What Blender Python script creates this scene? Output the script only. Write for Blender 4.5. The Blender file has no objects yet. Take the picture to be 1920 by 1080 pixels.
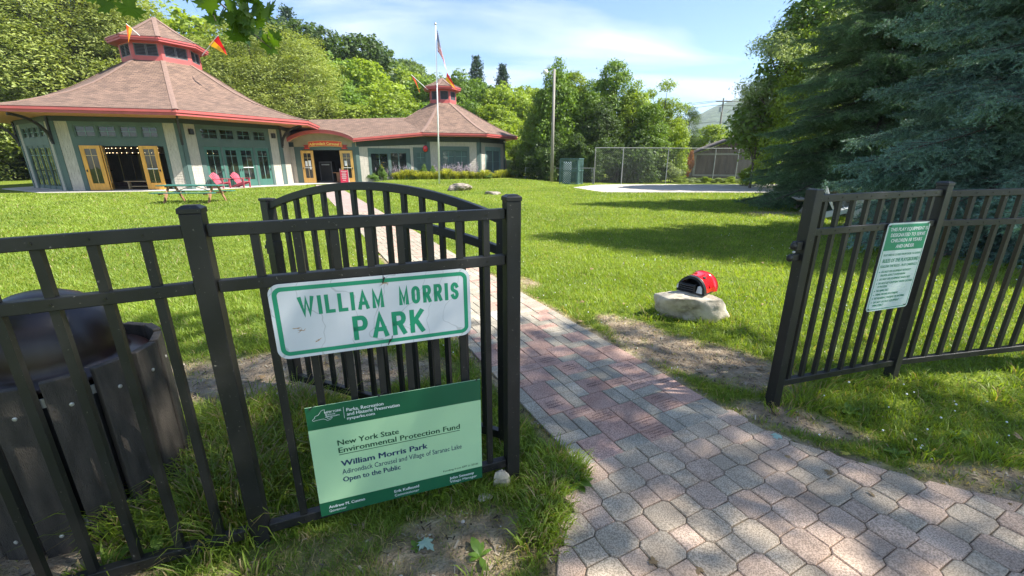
import bpy, math, random
import numpy as np
from mathutils import Vector, Matrix

# ------------------------------------------------------------------ camera, sky, sun, exposure
scene = bpy.context.scene
COL = scene.collection
R = math.radians
CAM_H, FPX, TILT = 1.63, 790.0, R(16.8)
cam_data = bpy.data.cameras.new('camera')
cam_data.sensor_width = 36.0
cam_data.lens = FPX / 1920 * 36.0
cam_data.clip_start = 0.05
cam_data.clip_end = 6000
cam = bpy.data.objects.new('camera', cam_data)
cam.location = (0, 0, CAM_H)
cam.rotation_euler = (R(90) - TILT, 0, 0)
COL.objects.link(cam)
scene.camera = cam

SUN_EL, SUN_AZ = R(50), R(-7)            # azimuth measured from +X
SUN_DIR = Vector((math.cos(SUN_EL) * math.cos(SUN_AZ), math.cos(SUN_EL) * math.sin(SUN_AZ), math.sin(SUN_EL)))
sun_data = bpy.data.lights.new('sun', 'SUN')
sun_data.energy = 4.7
sun_data.angle = R(0.55)
sun_data.color = (1.0, 0.95, 0.86)
sun = bpy.data.objects.new('sun', sun_data)
sun.rotation_euler = SUN_DIR.to_track_quat('Z', 'Y').to_euler()
sun.location = (20, -2, 30)
COL.objects.link(sun)

world = bpy.data.worlds.new('World')
scene.world = world
world.use_nodes = True
wn, wl = world.node_tree.nodes, world.node_tree.links
wn.clear()
w_out = wn.new('ShaderNodeOutputWorld')
w_bg = wn.new('ShaderNodeBackground')
w_bg.inputs['Strength'].default_value = 0.09
sky = wn.new('ShaderNodeTexSky')
sky.sky_type = 'NISHITA'
sky.sun_disc = False
sky.sun_elevation = SUN_EL
sky.sun_rotation = R(90) - SUN_AZ
sky.altitude = 500
sky.air_density = 1.0
sky.dust_density = 0.3
sky.ozone_density = 4.5
# thin high cloud: noise laid on a flat layer overhead (direction / height)
w_tc = wn.new('ShaderNodeTexCoord')
w_sep = wn.new('ShaderNodeSeparateXYZ')
wl.new(w_tc.outputs['Generated'], w_sep.inputs[0])
w_max = wn.new('ShaderNodeMath'); w_max.operation = 'MAXIMUM'; w_max.inputs[1].default_value = 0.0
wl.new(w_sep.outputs['Z'], w_max.inputs[0])
w_add = wn.new('ShaderNodeMath'); w_add.operation = 'ADD'; w_add.inputs[1].default_value = 0.12
wl.new(w_max.outputs[0], w_add.inputs[0])
w_dx = wn.new('ShaderNodeMath'); w_dx.operation = 'DIVIDE'
w_dy = wn.new('ShaderNodeMath'); w_dy.operation = 'DIVIDE'
wl.new(w_sep.outputs['X'], w_dx.inputs[0]); wl.new(w_add.outputs[0], w_dx.inputs[1])
wl.new(w_sep.outputs['Y'], w_dy.inputs[0]); wl.new(w_add.outputs[0], w_dy.inputs[1])
w_comb = wn.new('ShaderNodeCombineXYZ')
wl.new(w_dx.outputs[0], w_comb.inputs[0]); wl.new(w_dy.outputs[0], w_comb.inputs[1])
w_map = wn.new('ShaderNodeMapping')
w_map.inputs['Rotation'].default_value = (0, 0, R(38))
w_map.inputs['Scale'].default_value = (0.45, 1.0, 1)
w_map.inputs['Location'].default_value = (0.8, 0.55, 0)
wl.new(w_comb.outputs[0], w_map.inputs[0])
w_n = wn.new('ShaderNodeTexNoise')
w_n.inputs['Scale'].default_value = 1.05
w_n.inputs['Detail'].default_value = 5
w_n.inputs['Roughness'].default_value = 0.5
w_n.inputs['Distortion'].default_value = 0.9
wl.new(w_map.outputs[0], w_n.inputs['Vector'])
w_r = wn.new('ShaderNodeValToRGB')
w_r.color_ramp.elements[0].position = 0.46
w_r.color_ramp.elements[0].color = (0, 0, 0, 1)
w_r.color_ramp.elements[1].position = 0.70
w_r.color_ramp.elements[1].color = (0.62, 0.62, 0.62, 1)
wl.new(w_n.outputs['Fac'], w_r.inputs[0])
w_mix = wn.new('ShaderNodeMixRGB')
w_mix.inputs[2].default_value = (5.6, 5.8, 6.2, 1)
wl.new(w_r.outputs[0], w_mix.inputs[0])
wl.new(sky.outputs[0], w_mix.inputs[1])
wl.new(w_mix.outputs[0], w_bg.inputs['Color'])
wl.new(w_bg.outputs[0], w_out.inputs['Surface'])

scene.view_settings.view_transform = 'Standard'
scene.view_settings.look = 'None'
scene.view_settings.exposure = 1.5
scene.view_settings.gamma = 1.0
scene.view_settings.use_curve_mapping = False
try:
    scene.cycles.max_bounces = 6
    scene.cycles.diffuse_bounces = 4
    scene.cycles.transparent_max_bounces = 6
    scene.cycles.transmission_bounces = 4
    scene.cycles.use_denoising = True
except Exception:
    pass

rng = np.random.default_rng(7)
random.seed(7)

# ------------------------------------------------------------------ measuring helpers (photo pixel -> world point)
def ray(px, py):
    x = (px - 960) / FPX
    y = (540 - py) / FPX
    return np.array([x, math.cos(TILT) + y * math.sin(TILT), y * math.cos(TILT) - math.sin(TILT)])
def gp(px, py, z=0.0):
    r = ray(px, py)
    t = (z - CAM_H) / r[2]
    return np.array([r[0] * t, r[1] * t, z])
def at(px, py, Y):
    r = ray(px, py)
    t = Y / r[1]
    return np.array([r[0] * t, Y, CAM_H + r[2] * t])

def smooth(a, b, x):
    t = np.clip((x - a) / (b - a), 0, 1)
    return t * t * (3 - 2 * t)
def hz(x, y):
    """height of the ground"""
    x = np.asarray(x, float); y = np.asarray(y, float)
    h = 0.25 * smooth(25, 33, y) * smooth(-12.5, -8.5, x) * (1 - smooth(0.5, 4.5, x))
    h = h + 9.0 * smooth(52, 125, y) * (1 - smooth(5, 60, x))
    return h

# ------------------------------------------------------------------ materials
MATS = {}
def nodes_of(name):
    m = bpy.data.materials.new(name)
    m.use_nodes = True
    n, l = m.node_tree.nodes, m.node_tree.links
    b = n['Principled BSDF']
    return m, n, l, b
def ramp(n, stops):
    r = n.new('ShaderNodeValToRGB')
    e = r.color_ramp.elements
    while len(e) < len(stops):
        e.new(0.5)
    for el, (p, c) in zip(e, stops):
        el.position = p
        el.color = (*c, 1)
    return r
def mat(name, col, rough=0.6, var=0.15, scale=6.0, bump=0.0, bscale=60.0, metal=0.0, spec=0.5, obj_rand=0.0,
        stretch=(1, 1, 1), coat=0.0):
    """painted / raw surface: base colour varied by noise, fine relief, optional variation per object"""
    if name in MATS:
        return MATS[name]
    m, n, l, b = nodes_of(name)
    tc = n.new('ShaderNodeTexCoord')
    mp = n.new('ShaderNodeMapping'); mp.inputs['Scale'].default_value = stretch
    l.new(tc.outputs['Object'], mp.inputs[0])
    nz = n.new('ShaderNodeTexNoise'); nz.inputs['Scale'].default_value = scale; nz.inputs['Detail'].default_value = 5
    l.new(mp.outputs[0], nz.inputs['Vector'])
    lo = [c * (1 - var) for c in col]; hi = [min(1, c * (1 + var)) for c in col]
    r = ramp(n, [(0.3, lo), (0.7, hi)])
    l.new(nz.outputs['Fac'], r.inputs[0])
    last = r.outputs[0]
    if obj_rand:
        oi = n.new('ShaderNodeObjectInfo')
        hs = n.new('ShaderNodeHueSaturation')
        mr = n.new('ShaderNodeMapRange')
        mr.inputs[3].default_value = 1 - obj_rand; mr.inputs[4].default_value = 1 + obj_rand
        l.new(oi.outputs['Random'], mr.inputs[0]); l.new(mr.outputs[0], hs.inputs['Value'])
        l.new(last, hs.inputs['Color']); last = hs.outputs[0]
    l.new(last, b.inputs['Base Color'])
    b.inputs['Roughness'].default_value = rough
    b.inputs['Metallic'].default_value = metal
    b.inputs['Specular IOR Level'].default_value = spec
    b.inputs['Coat Weight'].default_value = coat
    if bump:
        n2 = n.new('ShaderNodeTexNoise'); n2.inputs['Scale'].default_value = bscale; n2.inputs['Detail'].default_value = 4
        l.new(mp.outputs[0], n2.inputs['Vector'])
        bp = n.new('ShaderNodeBump'); bp.inputs['Strength'].default_value = bump; bp.inputs['Distance'].default_value = 0.01
        l.new(n2.outputs['Fac'], bp.inputs['Height']); l.new(bp.outputs[0], b.inputs['Normal'])
    MATS[name] = m
    return m
def leaf_mat(name, dark, light, trans=0.35, rough=0.55, tint=(1.0, 1.0, 0.35), spec=0.35, obj_rand=0.12):
    """foliage: colour from a per-leaf tone attribute, light passes through the blade"""
    if name in MATS:
        return MATS[name]
    m, n, l, b = nodes_of(name)
    a = n.new('ShaderNodeAttribute'); a.attribute_name = 'tone'
    r = ramp(n, [(0.0, dark), (1.0, light)])
    l.new(a.outputs['Fac'], r.inputs[0])
    oi = n.new('ShaderNodeObjectInfo'); hs = n.new('ShaderNodeHueSaturation'); mr = n.new('ShaderNodeMapRange')
    mr.inputs[3].default_value = 1 - obj_rand; mr.inputs[4].default_value = 1 + obj_rand
    l.new(oi.outputs['Random'], mr.inputs[0]); l.new(mr.outputs[0], hs.inputs['Value']); l.new(r.outputs[0], hs.inputs['Color'])
    l.new(hs.outputs[0], b.inputs['Base Color'])
    b.inputs['Roughness'].default_value = rough
    b.inputs['Specular IOR Level'].default_value = spec
    t = n.new('ShaderNodeBsdfTranslucent')
    mx = n.new('ShaderNodeMixRGB'); mx.blend_type = 'MULTIPLY'; mx.inputs[0].default_value = 1.0
    mx.inputs[2].default_value = (tint[0] * 1.9, tint[1] * 1.9, tint[2] * 1.9, 1)
    l.new(hs.outputs[0], mx.inputs[1]); l.new(mx.outputs[0], t.inputs['Color'])
    ms = n.new('ShaderNodeMixShader'); ms.inputs[0].default_value = trans
    l.new(b.outputs[0], ms.inputs[1]); l.new(t.outputs[0], ms.inputs[2])
    l.new(ms.outputs[0], n['Material Output'].inputs['Surface'])
    MATS[name] = m
    return m
def glass_mat(name, tint=(0.02, 0.025, 0.025), see=0.5):
    if name in MATS:
        return MATS[name]
    m, n, l, b = nodes_of(name)
    tr = n.new('ShaderNodeBsdfTransparent'); tr.inputs['Color'].default_value = (0.55, 0.6, 0.58, 1)
    gl = n.new('ShaderNodeBsdfGlossy'); gl.inputs['Roughness'].default_value = 0.015; gl.inputs['Color'].default_value = (0.9, 0.9, 0.9, 1)
    df = n.new('ShaderNodeBsdfDiffuse'); df.inputs['Color'].default_value = (*tint, 1)
    fr = n.new('ShaderNodeFresnel'); fr.inputs['IOR'].default_value = 1.7
    tc = n.new('ShaderNodeTexCoord'); nz = n.new('ShaderNodeTexNoise'); nz.inputs['Scale'].default_value = 1.6
    l.new(tc.outputs['Object'], nz.inputs['Vector'])
    bp = n.new('ShaderNodeBump'); bp.inputs['Strength'].default_value = 0.12; bp.inputs['Distance'].default_value = 0.03
    l.new(nz.outputs['Fac'], bp.inputs['Height']); l.new(bp.outputs[0], gl.inputs['Normal'])
    m1 = n.new('ShaderNodeMixShader'); m1.inputs[0].default_value = see
    l.new(df.outputs[0], m1.inputs[1]); l.new(tr.outputs[0], m1.inputs[2])
    m2 = n.new('ShaderNodeMixShader')
    l.new(fr.outputs[0], m2.inputs[0]); l.new(m1.outputs[0], m2.inputs[1]); l.new(gl.outputs[0], m2.inputs[2])
    l.new(m2.outputs[0], n['Material Output'].inputs['Surface'])
    MATS[name] = m
    return m
def glow_mat(name, col, strength):
    if name in MATS:
        return MATS[name]
    m, n, l, b = nodes_of(name)
    b.inputs['Emission Color'].default_value = (*col, 1)
    b.inputs['Emission Strength'].default_value = strength
    b.inputs['Base Color'].default_value = (*col, 1)
    MATS[name] = m
    return m

def fence_mat():
    m, n, l, b = nodes_of('black_powder_coat')
    ge = n.new('ShaderNodeNewGeometry')
    a = n.new('ShaderNodeTexNoise'); a.inputs['Scale'].default_value = 7; a.inputs['Detail'].default_value = 9; a.inputs['Roughness'].default_value = .7
    mp = n.new('ShaderNodeMapping'); mp.inputs['Scale'].default_value = (1, 1, .45); l.new(ge.outputs['Position'], mp.inputs[0]); l.new(mp.outputs[0], a.inputs['Vector'])
    r = ramp(n, [(.38, (.010, .010, .010)), (.62, (.018, .0175, .017)), (.82, (.034, .032, .030))]); l.new(a.outputs['Fac'], r.inputs[0])
    v = n.new('ShaderNodeTexNoise'); v.inputs['Scale'].default_value = 90; v.inputs['Detail'].default_value = 2; l.new(ge.outputs['Position'], v.inputs['Vector'])
    s = ramp(n, [(.70, (0, 0, 0)), (.76, (1, 1, 1))]); l.new(v.outputs['Fac'], s.inputs[0])
    mx = n.new('ShaderNodeMixRGB'); mx.inputs[2].default_value = (.14, .13, .11, 1); l.new(s.outputs[0], mx.inputs[0]); l.new(r.outputs[0], mx.inputs[1]); l.new(mx.outputs[0], b.inputs['Base Color'])
    rr = n.new('ShaderNodeMapRange'); rr.inputs[3].default_value = .30; rr.inputs[4].default_value = .62; l.new(a.outputs['Fac'], rr.inputs[0]); l.new(rr.outputs[0], b.inputs['Roughness'])
    bp = n.new('ShaderNodeBump'); bp.inputs['Strength'].default_value = .12; bp.inputs['Distance'].default_value = .002; l.new(v.outputs['Fac'], bp.inputs['Height']); l.new(bp.outputs[0], b.inputs['Normal'])
    return m
BLACK = fence_mat()
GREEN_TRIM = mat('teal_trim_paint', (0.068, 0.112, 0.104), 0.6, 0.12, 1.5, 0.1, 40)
GREEN_EAVE_SHADE = mat('eave_shaded_teal', (0.020, 0.034, 0.030), 0.6, 0.12, 1.5, 0.1, 40)  # frieze teal made darker: shade under the eaves is put into the colour
GREEN_DOOR = mat('green_door_paint', (0.040, 0.125, 0.10), 0.5, 0.12, 2, 0.1, 40)
CORAL = mat('coral_red_paint', (0.43, 0.088, 0.082), 0.5, 0.10, 2, 0.05, 40)
SOFFIT = mat('soffit_boards', (0.55, 0.24, 0.12), 0.6, 0.12, 3, 0.1, 40, stretch=(1, 6, 1))
SHAKE = mat('cedar_shake_siding', (0.42, 0.385, 0.335), 0.85, 0.16, 5, 0.3, 60, stretch=(3, 3, 0.6))
OLIVE = mat('olive_plaster', (0.30, 0.26, 0.17), 0.8, 0.1, 3, 0.1, 60)
ORANGE_DOOR = mat('varnished_pine', (0.68, 0.33, 0.05), 0.4, 0.18, 2.5, 0.08, 40, stretch=(4, 4, 0.5))
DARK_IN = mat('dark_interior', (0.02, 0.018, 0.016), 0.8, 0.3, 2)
IRON = mat('black_iron', (0.018, 0.017, 0.018), 0.5, 0.3, 6, 0.1, 60)
GLASS = glass_mat('window_glass')
CONCRETE = mat('pale_concrete', (0.48, 0.45, 0.41), 0.85, 0.14, 1.2, 0.25, 40)
WHITE = mat('white_paint', (0.75, 0.76, 0.76), 0.45, 0.06, 3)
STEEL = mat('galvanised_steel', (0.45, 0.46, 0.46), 0.45, 0.12, 6, 0.05, 60, metal=0.6)
GREYWOOD = mat('weathered_grey_wood', (0.34, 0.30, 0.25), 0.85, 0.22, 4, 0.3, 40, stretch=(6, 6, 0.5))
BARK = mat('bark', (0.09, 0.07, 0.055), 0.9, 0.35, 9, 0.8, 25, stretch=(3, 3, 0.6))

def roof_mat():
    m, n, l, b = nodes_of('asphalt_shingles')
    uv = n.new('ShaderNodeUVMap')
    br = n.new('ShaderNodeTexBrick')
    br.inputs['Scale'].default_value = 1.0
    br.inputs['Brick Width'].default_value = 0.30
    br.inputs['Row Height'].default_value = 0.14
    br.inputs['Mortar Size'].default_value = 0.012
    br.inputs['Mortar Smooth'].default_value = 0.3
    br.inputs['Bias'].default_value = 0.0
    br.inputs['Color1'].default_value = (0.220, 0.145, 0.105, 1)
    br.inputs['Color2'].default_value = (0.125, 0.083, 0.063, 1)
    br.inputs['Mortar'].default_value = (0.05, 0.034, 0.028, 1)
    l.new(uv.outputs[0], br.inputs['Vector'])
    nz = n.new('ShaderNodeTexNoise'); nz.inputs['Scale'].default_value = 1.4; nz.inputs['Detail'].default_value = 8
    l.new(uv.outputs[0], nz.inputs['Vector'])
    r = ramp(n, [(0.3, (0.80, 0.78, 0.76)), (0.7, (1.18, 1.12, 1.10))])
    l.new(nz.outputs['Fac'], r.inputs[0])
    mx = n.new('ShaderNodeMixRGB'); mx.blend_type = 'MULTIPLY'; mx.inputs[0].default_value = 1
    l.new(br.outputs['Color'], mx.inputs[1]); l.new(r.outputs[0], mx.inputs[2])
    l.new(mx.outputs[0], b.inputs['Base Color'])
    b.inputs['Roughness'].default_value = 0.9
    bp = n.new('ShaderNodeBump'); bp.inputs['Strength'].default_value = 0.6; bp.inputs['Distance'].default_value = 0.01
    l.new(br.outputs['Fac'], bp.inputs['Height']); bp.invert = True
    l.new(bp.outputs[0], b.inputs['Normal'])
    return m
ROOF = roof_mat()

# ------------------------------------------------------------------ mesh helpers
def link(name, me, parent=None, material=None):
    o = bpy.data.objects.new(name, me)
    COL.objects.link(o)
    if parent is not None:
        o.parent = parent
    if material is not None and me is not None and not me.materials:
        me.materials.append(material)
    return o
def tag(o, label=None, cat=None, group=None, kind=None):
    if label: o['label'] = label
    if cat: o['category'] = cat
    if group: o['group'] = group
    if kind: o['kind'] = kind
    return o
def empty(name, loc=(0, 0, 0), rz=0.0):
    o = bpy.data.objects.new(name, None)
    o.empty_display_size = 0.2
    COL.objects.link(o)
    o.location = loc
    o.rotation_euler = (0, 0, rz)
    return o
def copy_tree(o, parent=None):
    c = o.copy(); COL.objects.link(c)
    if parent is not None:
        c.parent = parent
    for ch in list(o.children):
        copy_tree(ch, c)
    return c
class MB:
    """collects shapes for ONE mesh object"""
    def __init__(s):
        s.v = []; s.f = []
    def add(s, vs, fs):
        b = len(s.v)
        s.v += [tuple(map(float, p)) for p in vs]
        s.f += [tuple(b + i for i in f) for f in fs]
        return s
    def frame_box(s, o, ax, ay, az, x0, x1, y0, y1, z0, z1):
        """box in the frame origin o, axes ax ay az"""
        o = np.asarray(o, float); ax = np.asarray(ax, float); ay = np.asarray(ay, float); az = np.asarray(az, float)
        p = [o + ax * x + ay * y + az * z for z in (z0, z1) for y in (y0, y1) for x in (x0, x1)]
        return s.add(p, [(0, 2, 3, 1), (4, 5, 7, 6), (0, 1, 5, 4), (2, 6, 7, 3), (0, 4, 6, 2), (1, 3, 7, 5)])
    def box(s, x0, x1, y0, y1, z0, z1):
        return s.frame_box((0, 0, 0), (1, 0, 0), (0, 1, 0), (0, 0, 1), x0, x1, y0, y1, z0, z1)
    def bar(s, a, b, w, h=None, up=(0, 0, 1)):
        """rectangular bar from a to b"""
        a = np.asarray(a, float); b = np.asarray(b, float); h = w if h is None else h
        d = b - a; L = np.linalg.norm(d); d = d / L
        up = np.asarray(up, float)
        if abs(d @ up) > 0.98: up = np.array([1.0, 0, 0])
        sx = np.cross(d, up); sx /= np.linalg.norm(sx); uz = np.cross(sx, d)
        return s.frame_box(a, sx, d, uz, -w / 2, w / 2, 0, L, -h / 2, h / 2)
    def tube(s, pts, rad, n=8, cap=True):
        pts = [np.asarray(p, float) for p in pts]
        if np.isscalar(rad): rad = [rad] * len(pts)
        b = len(s.v); last = None
        for i, p in enumerate(pts):
            d = pts[min(i + 1, len(pts) - 1)] - pts[max(i - 1, 0)]
            d = d / (np.linalg.norm(d) + 1e-9)
            ref = np.array([0, 0, 1.0]) if abs(d[2]) < 0.9 else np.array([1.0, 0, 0])
            if last is not None: ref = last
            u = ref - d * (ref @ d); u /= np.linalg.norm(u) + 1e-9; w = np.cross(d, u); last = u
            for k in range(n):
                a = 2 * math.pi * k / n
                q = p + (u * math.cos(a) + w * math.sin(a)) * rad[i]
                s.v.append(tuple(q))
        for i in range(len(pts) - 1):
            for k in range(n):
                a0 = b + i * n + k; a1 = b + i * n + (k + 1) % n
                s.f.append((a0, a1, a1 + n, a0 + n))
        if cap:
            s.f.append(tuple(b + k for k in range(n))[::-1])
            s.f.append(tuple(b + (len(pts) - 1) * n + k for k in range(n)))
        return s
    def prism(s, poly, z0, z1, o=(0, 0, 0), ax=(1, 0, 0), ay=(0, 1, 0), az=(0, 0, 1)):
        o = np.asarray(o, float); ax = np.asarray(ax, float); ay = np.asarray(ay, float); az = np.asarray(az, float)
        n = len(poly)
        vs = [o + ax * p[0] + ay * p[1] + az * z for z in (z0, z1) for p in poly]
        fs = [tuple(range(n))[::-1], tuple(range(n, 2 * n))] + [(i, (i + 1) % n, n + (i + 1) % n, n + i) for i in range(n)]
        return s.add(vs, fs)
    def lathe(s, prof, n=24, c=(0, 0, 0)):
        b = len(s.v); c = np.asarray(c, float)
        for r_, z in prof:
            for k in range(n):
                a = 2 * math.pi * k / n
                s.v.append((c[0] + r_ * math.cos(a), c[1] + r_ * math.sin(a), c[2] + z))
        for i in range(len(prof) - 1):
            for k in range(n):
                a0 = b + i * n + k; a1 = b + i * n + (k + 1) % n
                s.f.append((a0, a1, a1 + n, a0 + n))
        return s
    def ico(s, c, r_, sub=1, sc=(1, 1, 1)):
        t = (1 + 5 ** 0.5) / 2
        V = [(-1, t, 0), (1, t, 0), (-1, -t, 0), (1, -t, 0), (0, -1, t), (0, 1, t), (0, -1, -t), (0, 1, -t), (t, 0, -1), (t, 0, 1), (-t, 0, -1), (-t, 0, 1)]
        Fc = [(0, 11, 5), (0, 5, 1), (0, 1, 7), (0, 7, 10), (0, 10, 11), (1, 5, 9), (5, 11, 4), (11, 10, 2), (10, 7, 6), (7, 1, 8), (3, 9, 4), (3, 4, 2), (3, 2, 6), (3, 6, 8), (3, 8, 9), (4, 9, 5), (2, 4, 11), (6, 2, 10), (8, 6, 7), (9, 8, 1)]
        V = [np.array(v) / np.linalg.norm(v) for v in V]
        for _ in range(sub):
            cache = {}; nf = []
            def mid(a, b_):
                k = (min(a, b_), max(a, b_))
                if k not in cache:
                    m_ = V[a] + V[b_]; V.append(m_ / np.linalg.norm(m_)); cache[k] = len(V) - 1
                return cache[k]
            for a, b_, c_ in Fc:
                ab, bc, ca = mid(a, b_), mid(b_, c_), mid(c_, a)
                nf += [(a, ab, ca), (b_, bc, ab), (c_, ca, bc), (ab, bc, ca)]
            Fc = nf
        return s.add([np.asarray(c) + v * np.array(sc) * r_ for v in V], Fc)
    def build(s, name, material=None, parent=None, smooth=False, bevel=0.0, uv=None):
        me = bpy.data.meshes.new(name)
        me.from_pydata(s.v, [], s.f)
        me.validate(verbose=False)
        if smooth:
            me.polygons.foreach_set('use_smooth', [True] * len(me.polygons))
        if material: me.materials.append(material)
        o = link(name, me, parent)
        if bevel:
            m = o.modifiers.new('bevel', 'BEVEL'); m.width = bevel; m.segments = 2; m.limit_method = 'ANGLE'; m.angle_limit = R(40)
        return o
def np_mesh(name, verts, tris, tone=None, extra=None):
    """fast triangle mesh from numpy arrays"""
    me = bpy.data.meshes.new(name)
    nv, nt = len(verts), len(tris)
    me.vertices.add(nv); me.vertices.foreach_set('co', np.ascontiguousarray(verts, dtype=np.float32).ravel())
    k = tris.shape[1]
    me.loops.add(nt * k); me.loops.foreach_set('vertex_index', np.ascontiguousarray(tris, dtype=np.int32).ravel())
    me.polygons.add(nt)
    me.polygons.foreach_set('loop_start', np.arange(0, nt * k, k, dtype=np.int32))
    me.polygons.foreach_set('loop_total', np.full(nt, k, dtype=np.int32))
    if tone is not None:
        a = me.attributes.new('tone', 'FLOAT', 'POINT'); a.data.foreach_set('value', np.ascontiguousarray(tone, dtype=np.float32))
    if extra:
        for kname, arr in extra.items():
            a = me.attributes.new(kname, 'FLOAT', 'POINT'); a.data.foreach_set('value', np.ascontiguousarray(arr, dtype=np.float32))
    me.update(calc_edges=True)
    return me
def unit(v):
    return v / (np.linalg.norm(v, axis=-1, keepdims=True) + 1e-9)

# ================================================================== GROUND
PA = R(26.5)
UP, VP = np.array([-math.sin(PA), math.cos(PA)]), np.array([math.cos(PA), math.sin(PA)])   # along / across the brick path
def to_uv(x, y): return x * UP[0] + y * UP[1], x * VP[0] + y * VP[1]
def from_uv(u, v): return u * UP[0] + v * VP[0], u * UP[1] + v * VP[1]
V0, V1, U0, U1 = 1.215, 2.437, 1.57, 33.5
def pip(x, y, poly):
    x = np.asarray(x, float); y = np.asarray(y, float)
    ins = np.zeros(x.shape, bool); n = len(poly)
    for i in range(n):
        x1, y1 = poly[i]; x2, y2 = poly[(i + 1) % n]
        c = ((y1 > y) != (y2 > y)) & (x < (x2 - x1) * (y - y1) / (y2 - y1 + 1e-12) + x1)
        ins ^= c
    return ins
def poly_dist(x, y, poly):
    x = np.asarray(x, float); y = np.asarray(y, float); d = np.full(x.shape, 1e9)
    for i in range(len(poly)):
        ax, ay = poly[i]; bx, by = poly[(i + 1) % len(poly)]
        L2 = (bx - ax) ** 2 + (by - ay) ** 2
        t = np.clip(((x - ax) * (bx - ax) + (y - ay) * (by - ay)) / L2, 0, 1)
        d = np.minimum(d, np.hypot(x - ax - t * (bx - ax), y - ay - t * (by - ay)))
    return d
pj0 = from_uv(U0, V0); pj1 = from_uv(U0, V1)
PLAZA = [pj0, (0.27, 1.76), (0.225, 1.52), (0.19, 1.31), (0.12, 1.0), (-0.05, 0.5), (-0.6, -0.6), (-1.6, -2.6), (7.5, -2.6), (6.5, 0.2),
         (4.6, 1.15), (3.3, 1.50), (2.54, 1.70), (2.31, 1.80), (2.03, 1.95), (1.74, 2.14), pj1]
PATHP = [from_uv(U0, V0), from_uv(U0, V1), from_uv(U1, V1), from_uv(U1, V0)]
COURT = [(3.9, 27.6), (4.9, 23.3), (30, 22.6), (30, 31.3), (7.5, 31.4), (5.9, 30.6)]
def vnoise(x, y, s, seed=0):
    """smooth value noise, vectorised"""
    x = np.asarray(x) / s; y = np.asarray(y) / s
    xi = np.floor(x).astype(np.int64); yi = np.floor(y).astype(np.int64)
    fx = x - xi; fy = y - yi; fx = fx * fx * (3 - 2 * fx); fy = fy * fy * (3 - 2 * fy)
    def h(a, b):
        n_ = (a * 374761393 + b * 668265263 + seed * 1442695041) & 0xFFFFFFFF
        n_ = ((n_ ^ (n_ >> 13)) * 1274126177) & 0xFFFFFFFF
        return ((n_ ^ (n_ >> 16)) & 0xFFFF) / 65535.0
    return (h(xi, yi) * (1 - fx) * (1 - fy) + h(xi + 1, yi) * fx * (1 - fy) + h(xi, yi + 1) * (1 - fx) * fy + h(xi + 1, yi + 1) * fx * fy)
def fbm(x, y, s, seed=0):
    return (vnoise(x, y, s, seed) + 0.5 * vnoise(x, y, s / 2.1, seed + 1) + 0.25 * vnoise(x, y, s / 4.3, seed + 2)) / 1.75
def ell(x, y, cx, cy, a, b, ang=0.0):
    c, s_ = math.cos(R(ang)), math.sin(R(ang))
    dx, dy = x - cx, y - cy
    q = ((dx * c + dy * s_) / a) ** 2 + ((-dx * s_ + dy * c) / b) ** 2
    return 1 - smooth(0.35, 1.5, q)
def dirt_at(x, y):
    """0 = full lawn, 1 = bare trodden soil"""
    d = ell(x, y, 1.62, 3.36, 0.85, 0.40, -42)
    d = np.maximum(d, ell(x, y, 1.28, 3.95, 0.55, 0.22, -55) * 0.9)
    d = np.maximum(d, ell(x, y, -1.9, 3.05, 1.35, 0.42, 4) * 0.95)
    d = np.maximum(d, ell(x, y, -0.22, 1.46, 0.42, 0.24, 15) * 0.78)
    d = np.maximum(d, ell(x, y, -0.95, 1.32, 0.5, 0.2, 18) * 0.5)
    d = np.maximum(d, ell(x, y, -2.1, 1.15, 0.7, 0.45, 0) * 0.8)
    d = np.maximum(d, ell(x, y, 1.88, 2.42, 0.42, 0.16, -30) * 0.85)
    d = np.maximum(d, ell(x, y, 2.75, 1.80, 0.55, 0.16, -18) * 0.7)
    d = np.maximum(d, ell(x, y, 0.1, 5.7, 0.5, 0.25, -60) * 0.6)
    d = np.maximum(d, ell(x, y, 8.9, 13.9, 1.5, 0.4, 0) * 0.7)
    pd = np.minimum(poly_dist(x, y, PLAZA), np.where(y < 7.5, poly_dist(x, y, PATHP), 9))
    d = np.maximum(d, (1 - smooth(0.02, 0.13, pd)) * 0.75)
    n = (fbm(x, y, 0.30, 3) - .5) * 1.5 + (vnoise(x, y, 0.055, 8) - .5) * .55
    return np.where(d > 0.02, np.clip((d - .48) * 1.5 + .48 + n * (0.35 + .65 * d), 0, 1) * smooth(0.02, .25, d), 0)

def axis_pts(lo, hi, fine, far, gr=1.16):
    c = list(np.arange(lo, hi + 1e-6, fine))
    st = fine; a = hi
    while a < far: st *= gr; a += st; c.append(a)
    st = fine; a = lo; pre = []
    while a > -far: st *= gr; a -= st; pre.append(a)
    return np.array(pre[::-1] + c)
gx = axis_pts(-4.5, 5.5, 0.06, 3000); gy = axis_pts(0.6, 8.0, 0.06, 3000)
gy = gy[gy > -60]
GX, GY = np.meshgrid(gx, gy)
inpl = pip(GX, GY, PLAZA) | pip(GX, GY, PATHP)
GZ = hz(GX, GY) + np.where(np.hypot(GX, GY) < 12, (fbm(GX, GY, 0.5, 9) - 0.5) * 0.03, 0) - 0.012
GD = dirt_at(GX, GY)
GZ = GZ + GD * np.where(np.hypot(GX, GY) < 8, (fbm(GX, GY, 0.11, 5) - 0.5) * 0.018, 0)
GZ = np.where(inpl, -0.024, GZ)
GZ = np.where((np.hypot(GX, GY) > 40) & (GY < 45), GZ - 0.02, GZ)
ny_, nx_ = GX.shape
gv = np.stack([GX.ravel(), GY.ravel(), GZ.ravel()], 1)
ii = np.arange(ny_ * nx_).reshape(ny_, nx_)
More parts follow.
